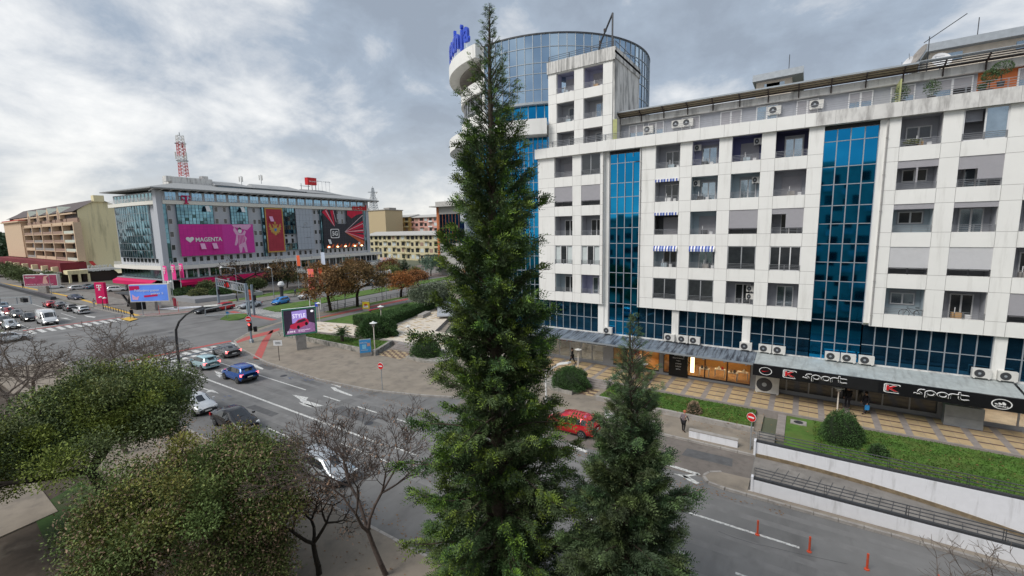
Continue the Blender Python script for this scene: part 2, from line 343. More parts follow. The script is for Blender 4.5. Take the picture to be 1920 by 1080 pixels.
# lawns
def lawn(name, pts, z, m='grass', cells=None, amp=.03, base=True, kind='structure'):
    mb = MB(); mb.prism(pts, -.04, z); return struct(name, m, mb)
lawn('lawn', [(-14.2, 34.9), (-2.45, 34.9), (-2.45, 38.43), (-14.2, 38.43)], .45)
lawn('lawn_by_ramp', [(1.2, 32.5), (7, 32.6), (14, 33.2), (40, 35), (40, 38.43), (1.2, 38.43)], .46)
mb = MB(); mb.prism([(-.35, 31.62), (40, 31.62), (40, 35.5), (7, 32.7), (-.35, 32.6)], 0, .40); struct('gravel_strip', 'dirt', mb)
lawn('lawn_by_path', [(-2.2, 34.9), (-.9, 34.9), (-.9, 32.2), (.95, 31.95), (.95, 38.43), (-2.2, 38.43)][:0] or [(-.4, 32.0), (1.199, 31.95), (1.199, 38.43), (-.4, 38.43)], .45)
lawn('lawn_plaza_front', [(-63.4, 34.4), (-43.2, 34.6), (-45.2, 38.6), (-51, 37.4), (-54.6, 36.9), (-61, 36.3)], .62)
lawn('lawn_plaza_back', [G(528, 606, .13), G(600, 596, .13), G(760, 569, .13), (-68.6, 72), (-62, 72), (-57.5, 62), (-54.8, 49), (-55.0, 45), (-58.4, 43.6), (-66, 42.2)], .16)
lawn('verge_with_trees', [(-73.2, 49.5), (-74.4, 66), (-75.6, 90), (-76.9, 90), (-76.3, 66), (-75.3, 49)], .17)
lawn('median', [(-91.3, 46.8), (-90.2, 45.4), (-84.6, 45.0), (-83.6, 46), (-85, 49.5), (-85.6, 57), (-86.8, 68), (-89.8, 88), (-94, 130), (-97, 130), (-95.6, 88), (-93.1, 66)], .14)
lawn('traffic_island', [(-86.3, 35.9), (-90.3, 39), (-90.2, 40), (-86.4, 41.0), (-83.4, 38.6), (-82.6, 37.2), (-83.6, 36.2)], .14, 'grass')
lawn('lawn_far_side', [(-108.6, 47), (-106.6, 47), (-107.6, 60), (-110, 85), (-116, 85), (-113, 60)], .16)
lawn('grass_patch', [G(60, 960), G(150, 905), G(190, 930), G(170, 1000), G(90, 1030)], .05, 'grass_dark')
lawn('grass_patch_near', [G(330, 1079), G(300, 1000), G(420, 1000), G(560, 1050), G(600, 1079)], .05, 'grass_dark')
# grass blades: short tufts on the lawns that are seen close
def tufts(name, poly, z, count, hgt, m, seed, par=None):
    r = random.Random(seed); xs = [p[0] for p in poly]; ys = [p[1] for p in poly]; mb = MB(); n = 0
    while n < count:
        x = r.uniform(min(xs), max(xs)); y = r.uniform(min(ys), max(ys))
        if not in_poly(x, y, poly): continue
        n += 1; a = r.uniform(0, pi); h = hgt*r.uniform(.5, 1.3); w = .05; dx, dy = cos(a)*w, sin(a)*w; lx, ly = r.uniform(-.06, .06), r.uniform(-.06, .06)
        mb.poly([(x-dx, y-dy, z), (x+dx, y+dy, z), (x+lx, y+ly, z+h)], 0)
    return tag(mb.build(name, m), 'short green grass blades on the lawns', 'grass', kind='stuff')
tg = tufts('grass', [(-14.2, 34.95), (-2.5, 34.95), (-2.5, 38.4), (-14.2, 38.4)], .45, 6000, .09, 'grass', 1)
tg['label'] = 'short green grass blades of the lawn left of the stone path'
tg = tufts('grass', [(1.25, 32.55), (7, 32.65), (14.5, 33.3), (14.5, 38.4), (1.25, 38.4)], .46, 9000, .09, 'grass', 2); tg['label'] = 'short green grass blades of the lawn above the white ramp wall'
tg = tufts('grass', [(-63, 34.5), (-43.5, 34.7), (-45.4, 38.4), (-51, 37.3), (-61, 36.2)], .62, 5000, .09, 'grass', 4); tg['label'] = 'short green grass blades of the lawn behind the stone wall of the plaza'
# low walls
def walls(name, label, cat, m, polys, group=None):
    mb = MB()
    for pts, z0, z1 in polys: mb.prism(pts, z0, z1)
    o = mb.build(name, m); return tag(o, label, cat, group)
walls('stone_wall', 'low rough stone wall holding the plaza lawn above the beige pavement', 'wall', 'stone_wall', [([(-64, 34.0), (-42.6, 34.15), (-44.9, 38.9), (-45.2, 38.75), (-43.15, 34.45), (-63.6, 34.32)], 0, .72)])
walls('lawn_edging', 'low concrete edging wall between the lawn and the walkway where the old man walks', 'wall', 'concrete', [([(-14.4, 34.6), (-2.3, 34.6), (-2.3, 34.86), (-14.4, 34.86)], 0, .5)])
mb = MB(); mb.prism([(-.95, 34.6), (-.42, 34.6), (-.42, 38.4), (-.95, 38.4)], 0, .47); tag(mb.build('stone_path', 'tile_grey'), kind='structure')
mb = MB(); mb.prism([(-2.3, 32.0), (-.95, 32.0), (-.95, 34.58), (-2.3, 34.58)], 0, .3); struct('pavement_landing', 'pavement_grey', mb)
# manhole in a pale concrete collar
mb = MB(); x, y = G(1497, 793, .45); mb.prism([(x-.5, y-.4), (x+.5, y-.4), (x+.5, y+.4), (x-.5, y+.4)], .3, .5, 0); mb.lathe([(0, .512), (.3, .512), (.3, .49)], (x, y, 0), 20, 1)
tag(mb.build('manhole', ['concrete', 'metal_dark']), 'round dark manhole in a pale square collar beside the stone path', 'manhole')
# ---- underground ramp ----
def rz(x): return .0 if x < 0 else -.02*x-.0075*x*x
mb = MB(); xs = [RX0+i*.9 for i in range(42)]
for a, b in zip(xs, xs[1:]): mb.poly([(a, RY0, rz(a)), (b, RY0, rz(b)), (b, RY1, rz(b)), (a, RY1, rz(a))])
for y, s_ in ((RY0-.26, 1), (RY1+.26, -1)): pass
struct('ramp_floor', 'pavement_grey', mb)
mb = MB()
for i in range(60):
    a = RX0+.6+i*.55; mb.poly([(a, RY0+.05, rz(a)+.006), (a+.035, RY0+.05, rz(a+.035)+.006), (a+.75, RY1-.9, rz(a+.75)+.006), (a+.715, RY1-.9, rz(a+.715)+.006)])
struct('ramp_grooves', 'metal_dark', mb)
w = thing('ramp_wall', 'white upper ramp wall with a rail on top at the foot of the lawn', 'wall', (6, RY1, 0))
mb = MB()
for a, b in zip(xs, xs[1:]): mb.poly([(a, RY1, rz(a)+.22), (b, RY1, rz(b)+.22), (b, RY1, .95), (a, RY1, .95)]); mb.poly([(a, RY1, .95), (b, RY1, .95), (b, RY1+.3, .95), (a, RY1+.3, .95)])
mb.build('white_face', 'white_wall', w)
mb = MB()
for a, b in zip(xs, xs[1:]): mb.poly([(a, RY1-.06, rz(a)-.1), (b, RY1-.06, rz(b)-.1), (b, RY1-.06, rz(b)+.22), (a, RY1-.06, rz(a)+.22)]); mb.poly([(a, RY1-.06, rz(a)+.22), (b, RY1-.06, rz(b)+.22), (b, RY1, rz(b)+.22), (a, RY1, rz(a)+.22)])
mb.build('stone_base', 'brown_stone', w)
def rail(mb, x0, x1, y, z, n, h=.62, post=2.6, bars=(.62, .42)):
    for b in bars: mb.tube((x0, y, z+b), (x1, y, z+b), .028, n=6)
    for k in range(n):
        x = x0+(x1-x0)*(k+.0)/(n-1); mb.box(x-.05, x-.03, y-.02, y+.02, z, z+h); mb.box(x+.03, x+.05, y-.02, y+.02, z, z+h)
mb = MB(); mb.box(RX0, 34, RY1+.05, RY1+.25, .952, 1.08); rail(mb, RX0+.1, 34, RY1+.15, 1.08, 12, .6, bars=(.6, .42, .22)); mb.build('railing', 'metal_dark', w)
w = thing('ramp_wall', 'white lower ramp wall with a rail on top along the roadway kerb', 'wall', (6, RY0, 0))
mb = MB(); mb.box(RX0+.25, 34, RY0-.25, RY0, -9, .82); mb.build('white_face', 'white_wall', w)
mb = MB(); mb.box(RX0+.25, 34, RY0-.22, RY0-.03, .822, .94); rail(mb, RX0+.3, 34, RY0-.12, .94, 12, .55, bars=(.55, .38, .2)); mb.build('railing', 'metal_dark', w)
mb = MB(); mb.box(RX0-.12, RX0, RY1-.15, RY1+.3, 0, 1.1); tag(mb.build('wall_end', 'white_wall'), 'narrow white end post of the upper ramp wall by the no entry sign', 'post'); mb = MB(); mb.box(RX0+.13, RX0+.25, RY0-.3, RY0, .0, 1.0); tag(mb.build('wall_end', 'white_wall'), 'narrow white end post of the lower ramp wall on the traffic island nose', 'post')
for nm, lb, x0, x1 in (('low_wall', 'short low white wall standing between the small cypress and the walking old man', -12.4, -8.6), ('low_wall', 'long low white wall with grey top between the walking old man and the ramp', -6.1, -3.0)):
    w = thing(nm, lb, 'wall', (x0, 31.8, 0)); m1 = MB(); m1.box(x0, x1, 31.62, 31.95, KZ, .62); m1.build('block', 'white_wall', w); m1 = MB(); m1.box(x0-.02, x1+.02, 31.6, 31.97, .622, .68); m1.build('coping', 'concrete', w)
# ---- markings ----
mk = MB(); Z1 = .007
def strip(x0, x1, y, w=.14, m=mk): m.flat([(x0, y-w/2), (x1, y-w/2), (x1, y+w/2), (x0, y+w/2)], Z1)
def pxpoly(m, pts, z=Z1): m.flat([G(*p) for p in pts], z)
strip(-58.9, -24.5, 19.6, .2); strip(-57.2, -39.4, 23.15)
for i in range(4): strip(-36.5+i*4.9, -34+i*4.9, 23.1)
for i in range(11): strip(-23.2+i*4.3, -21+i*4.3, 19.75)
strip(-4.3, .6, 23.0, .15)
for x in (-8.4, 5, 9.5, 14): strip(x, x+2.2, 23.0)
strip(-48.2, -43.5, 16.7); strip(-40.5, -37, 16.7); strip(-34, -30.5, 16.7); strip(-27.6, -24.6, 16.65); strip(-27, -21.5, 18.15, .12); strip(-57.5, -53, 16.7)
mk.flat([(-59.0, 16.6), (-58.6, 16.6), (-60.3, 25.6), (-60.7, 25.6)], Z1)
for pts in ([(548, 740), (578, 745), (574, 751), (607, 761), (585, 763), (572, 758), (563, 752), (562, 749)], [(560, 755), (574, 757), (590, 762), (584, 764), (568, 760)], [(462, 679), (478, 683), (494, 691), (492, 693), (474, 687), (465, 686)], [(620, 726), (628, 726), (633, 730), (661, 741), (659, 743), (626, 732)], [(619, 720), (640, 724), (638, 727), (630, 724)], [(366, 724), (369, 722), (391, 731), (399, 731), (411, 738), (396, 735), (386, 736), (390, 732)], [(402, 695), (418, 700), (412, 703), (405, 700)], [(404, 702), (416, 704), (412, 708)]):
    pxpoly(mk, pts)
for pts in ([(1237, 869), (1240, 866), (1312, 888), (1308, 891)], [(1308, 888), (1314, 890), (1290, 894), (1283, 891)], [(1278, 891), (1290, 893), (1312, 906), (1306, 908), (1290, 901)], [(1262, 888), (1282, 891), (1296, 898), (1284, 896)], [(1065, 832), (1078, 836), (1102, 846), (1098, 849), (1070, 838)]): pxpoly(mk, pts, .011)
# crossings: bars run along x on the main road, along y on the cross street
for k in range(10): mk.flat([(-66.9+.08*k, 18.1+k*1.12), (-62.3-.05*k, 18.1+k*1.12), (-62.3-.05*k, 18.72+k*1.12), (-66.9+.08*k, 18.72+k*1.12)], Z1)
for k in range(12): mk.flat([(-105.4, 15.2+k*1.12), (-101.3, 15.2+k*1.12), (-101.3, 15.8+k*1.12), (-105.4, 15.8+k*1.12)], Z1)
for k in range(13): x = -92.6+k*1.12; mk.flat([(x, 41.9), (x+.55, 41.9), (x+.8, 45.4), (x+.25, 45.4)], Z1)
for k in range(5): x = -99.2+k*1.12; mk.flat([(x, 42.4), (x+.55, 42.4), (x+.5, 46.2), (x-.05, 46.2)], Z1)
strip(-250, -108, 19.2, .2); strip(-150, -128, 23.0); strip(-124, -114, 23.0); strip(-120, -109, 16)
mk.flat([(-107.6, 13.6), (-107.2, 13.6), (-107.2, 19.2), (-107.6, 19.2)], Z1)
for pts in ([M_ for M_ in [(112, 596), (121, 598), (135, 600), (125, 597), (131, 596)]], [(157, 591), (180, 594), (177, 596), (163, 594)]): pxpoly(mk, pts)
struct('road_markings', 'marking', mk)
mr = MB()
for pts in ([(-68.2, 17.5), (-67.4, 17.5), (-66.9, 29.0), (-67.7, 29.2)],): mr.flat(pts, Z1)
mr.flat([(-93.5, 40.4), (-77, 40.0), (-76.8, 41.0), (-93.7, 41.5)], .004)
mr.flat([(-106.6, 15), (-106.0, 15), (-106.0, 28), (-106.6, 28)], .004)
struct('road_cycle_crossing', 'red_paint', mr)
mr = MB(); Z2 = KZ+.006
for pts in ([(474, 672), (490, 673), (503, 641), (513, 619), (508, 620), (492, 638)], [(440, 642), (446, 643), (474, 634), (500, 628), (524, 619), (524, 615), (500, 622), (460, 632)]): mr.flat([G(p[0], p[1], .13) for p in pts], Z2)
def offp(pts, d):
    out = []
    for i, p in enumerate(pts):
        a = pts[max(0, i-1)]; b = pts[min(len(pts)-1, i+1)]; L = math.hypot(b[0]-a[0], b[1]-a[1]); out.append((p[0]-(b[1]-a[1])/L*d, p[1]+(b[0]-a[0])/L*d))
    return out
cyc = [G(560, 606, .13), (-71.7, 50), (-72.6, 64.5), (-74.2, 85), (-76, 100)]
cyc = [(-70.2, 42), (-71.2, 50), (-72.4, 64.5), (-74.0, 85)]
a_, b_ = offp(cyc, .75), offp(cyc, -.75)
for i in range(len(cyc)-1): mr.flat([a_[i], a_[i+1], b_[i+1], b_[i]], Z2)
c2 = [(-103.2, 30.3), (-101.4, 32.4), (-99.4, 38)]; c3 = [(-106, 30.2), (-102.4, 33.2), (-100.4, 38.6)]
for c_ in (c2, c3):
    a_, b_ = offp(c_, .13), offp(c_, -.13)
    for i in range(2): mr.flat([a_[i], a_[i+1], b_[i+1], b_[i]], Z2)
struct('cycle_path', 'red_paint', mr)
ma = MB(); cyc = [(-68.0, 42.3), (-69.0, 50), (-70.3, 64.5), (-72, 85)]; a_, b_ = offp(cyc, 1.15), offp(cyc, -1.15)
for i in range(len(cyc)-1): ma.flat([a_[i], a_[i+1], b_[i+1], b_[i]], KZ+.05)
ma.flat([(-74.6, 44), (-72.2, 38), (-69.6, 33.6), (-66.4, 36.8), (-66.2, 42.2), (-67.5, 46), (-72.6, 48)], Z2-.003)
struct('footpath', 'asphalt', ma)
my = MB(); my.flat([(-104.6, 29.3), (-112, 29.6), (-151.9, 30.6), (-181, 30.2), (-227, 28.6), (-300, 28.5), (-300, 29), (-227, 29.2), (-181, 30.9), (-151.9, 31.3), (-112, 30.15), (-104.6, 30.0)], Z2); my.flat([G(225, 598, .13), G(243, 602, .13), G(259, 598, .13), G(243, 594, .13)], Z2+.004)
struct('tactile_paving', 'yellow_paint', my)
mbp = MB(); r3 = random.Random(5)
for (cx_, cy_) in ((538, 705), (567, 703), (425, 745), (575, 707), (585, 700)):
    for k in range(5):
        x, y = cx_+r3.uniform(-9, 9), cy_+r3.uniform(-5, 5); pxpoly(mbp, [(x, y), (x+4, y+1.2), (x+4, y+2.2), (x, y+1)], Z1)
struct('spray_marks', 'blue_paint', mbp)
# dark barrier wall between the far carriageway and the far pavement
mb = MB(); mb.prism([(-300, 26.9), (-152.5, 26.9), (-152.5, 27.9), (-300, 27.9)], 0, .75); tag(mb.build('barrier_wall', 'metal_dark'), 'long low dark wall beside the far left carriageway', 'wall')
mb = MB(); mb.prism([(-110.4, 34.4), (-105.6, 36.0), (-104.3, 40.5), (-105.8, 40.6), (-109.6, 37)], KZ-.02, KZ+.03); struct('white_gravel_bed', 'white_wall', mb)
# car park in front of the yellow block, dark hill of trees behind
mb = MB(); mb.flat([(-134.8, 36), (-134.8, 45), (-215, 45), (-215, 36)], KZ+.004); struct('car_park', 'asphalt_brown', mb)
mb = MB()
for i in range(60):
    a0 = radians(-175+i*3.2); a1 = radians(-175+(i+1)*3.2)
    def hh(a): return 20+5*sin(a*5)+4*sin(a*13+1)+3*sin(a*29)
    p = lambda a, r, z: (sin(a)*r, cos(a)*r*1.0, z)
    mb.poly([p(a0, 1150, -2), p(a1, 1150, -2), p(a1, 1350, hh(a1)), p(a0, 1350, hh(a0))]); mb.poly([p(a0, 1350, hh(a0)), p(a1, 1350, hh(a1)), p(a1, 1580, -2), p(a0, 1580, -2)])
mat('hill', (.045, .065, .055), .95, scale=.02, noise=.3)
struct('hills', 'hill', mb)

# patched asphalt, tar seams and manhole covers
mat('asphalt_patch', (.10, .10, .103), .8, scale=2, noise=.2); mat('asphalt_worn', (.185, .182, .18), .8, scale=1.5, noise=.12)
mb = MB(); ml = MB(); r5 = random.Random(12)
for x, y, w, h in ((-33, 21.2, 5, 1.4), (-52, 24.6, 3.2, 1.0), (-12, 21.5, 7, 1.2), (2, 18.3, 6, 1.5), (-79, 24, 6, 2.2), (-88, 19, 4, 3), (-40, 17.9, 4, .8), (-6, 29, 3, 1.2)): mb.flat([(x, y), (x+w, y+.12), (x+w-.1, y+h), (x+.1, y+h-.08)], .0035+.002*(x > -7))
for k in range(16):
    x, y = r5.uniform(-58, 12), r5.uniform(17, 26); pts = [(x, y)]
    for j in range(6): x += r5.uniform(.4, 1.2); y += r5.uniform(-.3, .3); pts.append((x, y))
    for a, b in zip(pts, pts[1:]): mb.flat([(a[0], a[1]), (b[0], b[1]), (b[0], b[1]+.035), (a[0], a[1]+.035)], .0052)
struct('road_patches', 'asphalt_patch', mb)
for y in (17.7, 18.7, 20.9, 22.1, 24.2, 25.3): ml.flat([(-58, y-.22), (RX0+20, y-.22), (RX0+20, y+.22), (-58, y+.22)], .0018)
struct('wheel_tracks', 'asphalt_worn', ml)
for i, (x, y, lb) in enumerate(((-45.5, 24.4, 'round manhole cover in the lane beside the beige pavement'), (-28.0, 21.4, 'round manhole cover in the middle lane near the white arrow'), (-82.0, 27.0, 'round manhole cover in the middle of the junction'), (-6.2, 24.6, 'round manhole cover before the zigzag marking'))):
    m = MB(); m.lathe([(.0, .012), (.34, .012), (.36, .002)], (x, y, 0), 20); tag(m.build('manhole_cover', 'metal_dark'), lb, 'manhole')

mat('leaf_litter', (.22, .12, .05), .9, noise=.5, scale=9)
mb = MB(); r5 = random.Random(77)
for k in range(2600):
    q = r5.random()
    if q < .35: x, y, z = r5.uniform(-60, 0), 25.2+abs(r5.gauss(0, .35)), .012 if q < .15 else KZ+.012
    elif q < .6: x, y, z = r5.uniform(-50, 2), r5.uniform(7.8, 13), KZ+.012
    elif q < .75: x, y, z = r5.uniform(-14, 14), r5.uniform(32.6, 38), .5
    else: x, y, z = r5.uniform(-50, 2), 13.7+abs(r5.gauss(0, .5)), .012
    a = r5.uniform(0, 6.3); s_ = r5.uniform(.03, .075); mb.poly([(x+s_*cos(a+t), y+s_*.6*sin(a+t), z+.004*t) for t in (0, 1.6, 3.1, 4.7)])
tag(mb.build('fallen_leaves', 'leaf_litter'), 'brown fallen leaves scattered along the kerbs, pavements and lawns', 'leaves', kind='stuff')
# ================= WHITE APARTMENT BLOCK =================
FY = 42.5; GY = 43.0
BLD = thing('apartment_block', 'long white panel apartment block with balconies, blue glass strips and a worn roof terrace', 'building', (-5, FY, 0))
ROWS = [(20.3, 22.38), (17.28, 19.31), (14.24, 16.27), (11.2, 13.2), (8.18, 10.16)]
ZB = 7.18
mat('screen_yellow', (.42, .44, .2), .7); mat('awning_straw', (.40, .34, .24), .8, stretch=(1, 9, 1))
mbw = MB(); mj = MB()
def wallgrid(x0, x1, cols, z0, z1, rows, y=FY, th=.3):
    """pierced panel wall: piers full height, spandrels between the openings, thin dark panel joints proud of the face"""
    xs = [x0]+[q for c in cols for q in c]+[x1]
    for a, b in zip(xs[0::2], xs[1::2]):
        if b-a > .01: mbw.box(a, b, y, y+th, z0, z1)
    rs = sorted(rows)
    for a, b in cols:
        zs = [z0]+[q for r in rs for q in r]+[z1]
        for c, d in zip(zs[0::2], zs[1::2]):
            if d-c > .01: mbw.box(a, b, y+.0, y+th, c, d)
    for r in rs:
        for z in r:
            if z0+.1 < z < z1-.1:
                for a, b in zip(xs[0::2], xs[1::2]): mj.box(a, b, y-.004, y, z-.012, z+.012)
    for a, b in cols:
        zs = [z0]+[q for r in rs for q in r]+[z1]
        for c, d in zip(zs[0::2], zs[1::2]):
            if d-c > .1:
                for x in (a, b): mj.box(x-.012, x+.012, y-.0045, y-.0005, c, d)
LC = [(-22.5, -20.4), (-19.42, -17.35)]; LX = (-24.45, -16.98)
BC = [(-11.95, -9.78), (-8.76, -6.58), (-5.58, -3.4), (-2.4, -.2)]; BX = (-13.42, .79)
CC = [(5.25, 7.43), (8.42, 10.58), (11.6, 13.78), (14.9, 17.0)]; CX = (4.45, 20)
wallgrid(*LX, LC, ZB, 22.38, ROWS); wallgrid(*BX, BC, ZB, 22.38, ROWS); wallgrid(*CX, CC, ZB, 22.38, ROWS)
TR = [(28.7, 30.65), (25.8, 27.75), (22.95, 24.85)]
wallgrid(-23.15, -16.2, [(-22.2, -20.2), (-19.2, -17.15)], 22.38, 31.5, TR)
# undersides, side reveals
for a, b in (LX, BX, CX): mbw.box(a, b, FY+.3, GY+.1, ZB, ZB+.25)
for x in (LX[0], LX[1]-.2, BX[0], BX[1]-.2, CX[0]): mbw.box(x, x+.2, FY+.3, 44.3, ZB+.25, 22.38)
mbw.box(4.1, 4.45, FY+.12, 44.2, ZB+.2, 22.38)
for f_ in mj.f: mbw.poly([mj.v[q] for q in f_], 1)
mbw.build('panel_wall', ['facade_white', 'joint'], BLD)
mb = MB(); mb.box(LX[1], LX[1]+.42, FY+.35, 44, ZB-3.2, 22.38); mb.box(LX[0]-.02, LX[0]+.2, GY-.1, 44, 4, ZB)
for a in (-17.6, -10.15, -4.15, 11.25): mb.box(a, a+.62, GY-.25, GY+.2, 4.1, ZB)
mb.build('column', 'facade_white', BLD, split=True)
# roof terrace parapet (worn) and its underside
mb = MB(); mb.box(-24.7, 0.2, FY-.3, FY, 22.38, 23.38, 0); mb.box(0.21, 20, FY-.3, FY, 22.38, 23.38, 1); mb.box(-24.7, 20, FY, 46.5, 22.40, 22.7, 0)
for x in [-23.3+i*1.9 for i in range(22)]: mb.box(x-.01, x+.01, FY-.304, FY-.3, 22.38, 23.38, 2)
mb.build('parapet', ['facade_white', 'facade_worn', 'joint'], BLD)
mb = MB()
def railing(mb, x0, x1, y, z, h=.55, nb=4, post=1.1, r=.014):
    for k in range(nb): mb.bar((x0, y, z+h-k*h/nb), (x1, y, z+h-k*h/nb), r*1.6 if k == 0 else r, r*2)
    n = max(1, int(round((x1-x0)/post)))
    for k in range(n+1): x = x0+(x1-x0)*k/n; x = min(max(x, x0+.03), x1-.03); mb.box(x-.035, x-.015, y-.02, y+.02, z, z+h); mb.box(x+.015, x+.035, y-.02, y+.02, z, z+h)
railing(mb, -24.6, 20, FY-.05, 23.38, .62, 4, 1.9); mb.build('terrace_railing', 'rail_grey', BLD)
# tower top, side wall, roof rail
mb = MB(); mb.box(-16.2, -16.0, FY+.1, 50, 22.7, 31.3, 0); mb.box(-23.15, -22.95, FY+.3, 50, 22.7, 31.3, 0); mb.box(-23.25, -15.9, FY-.1, 50.2, 31.32, 31.55, 0)
mb.box(-23.25, -15.95, FY-.12, FY-.02, 30.75, 31.9, 1); mb.box(-16.0, -15.9, FY-.1, 50, 30.9, 31.9, 1)
mb.box(-23.15, -16.2, FY+1.75, FY+1.9, 22.7, 31.3, 2)
mb.build('tower_top', ['facade_streaked', 'facade_streaked', 'balcony_grey'], BLD)
mb = MB(); railing(mb, -23.1, -16.1, FY+.05, 31.9, .55, 3, 2.2, .018)
for k in range(4): mb.box(-15.98, -15.94, FY+.1+k*2.4, FY+.14+k*2.4, 31.9, 32.4)
mb.bar((-15.96, FY, 32.4), (-15.96, 50, 32.4), .04); mb.build('roof_railing', 'metal_dark', BLD)
hoist = thing('roof_hoist', 'dark angled steel hoist frame standing on the tower roof', 'hoist', (-16.5, 43.3, 31.55))
mb = MB(); mb.bar((-16.4, 42.9, 31.6), (-16.4, 42.9, 35.1), .13); mb.bar((-16.4, 42.9, 35.05), (-18.3, 44.6, 33.4), .13); mb.bar((-18.3, 44.6, 33.4), (-19.0, 45.2, 31.6), .16); mb.build('arm', 'metal_dark', hoist)
mb = MB(); mb.box(-17.7, -17.45, 43.9, 44.1, 34.1, 34.35); mb.box(-18.4, -18.2, 44.5, 44.7, 33.3, 33.6); mb.build('pulley', 'metal_brown', hoist, split=True)
# ---- balconies ----
def back_door(bal, x0, x1, z0, y, kind, r):
    xc = (x0+x1)/2+(.12 if kind != 'side' else .35); w = .62
    mb = MB(); top = z0+1.62
    if kind == 'shutter':
        mb.box(xc-.7, xc+.7, y-.05, y, z0-.2, top, 0); mb.build('door_shutter', 'shutter', bal); return
    if kind == 'window':
        a, b, c, d = xc-.75, xc+.65, z0+.62, z0+1.5
    else: a, b, c, d = xc-w, xc+w, z0-.2, top
    m2 = MB(); m2.box(a-.06, b+.06, y-.03, y, c-.05, d+.22, 0); m2.build('shutter_box', 'balcony_grey', bal)
    mb.box(a, a+.07, y-.09, y-.03, c, d); mb.box(b-.07, b, y-.09, y-.03, c, d); mb.box((a+b)/2-.05, (a+b)/2+.05, y-.09, y-.03, c, d); mb.box(a+.07, b-.07, y-.085, y-.03, d-.07, d); mb.box(a+.07, b-.07, y-.085, y-.03, c, c+.07)
    mb.build('door_frame', 'frame_white', bal)
    mg = MB(); mg.box(a+.07, (a+b)/2-.05, y-.06, y-.03, c+.07, d-.07); mg.box((a+b)/2+.05, b-.07, y-.06, y-.03, c+.07, d-.07); mg.build('door_glass', r.choice(['glass_dark', 'glass_dark', 'glass_sky']) if kind != 'bright' else 'glass_sky', bal)
def stripes(bal, x0, x1, zt, drop, out, y):
    m = MB(); n = 16; w = (x1-x0)/n
    for i in range(n):
        a = x0+i*w; q = 0 if i % 2 else 1
        if i % 6 == 5: q = 2
        m.poly([(a, y-.02, zt), (a+w, y-.02, zt), (a+w, y-out, zt-drop), (a, y-out, zt-drop)], q); m.poly([(a, y-out, zt-drop), (a+w, y-out, zt-drop), (a+w, y-out, zt-drop-.22), (a, y-out, zt-drop-.22)], q)
    m.build('awning', ['white', 'awning_blue', 'awning_light'], bal)
mat('awning_blue', (.06, .10, .38), .8, noise=.05); mat('awning_light', (.35, .42, .62), .8, noise=.05)
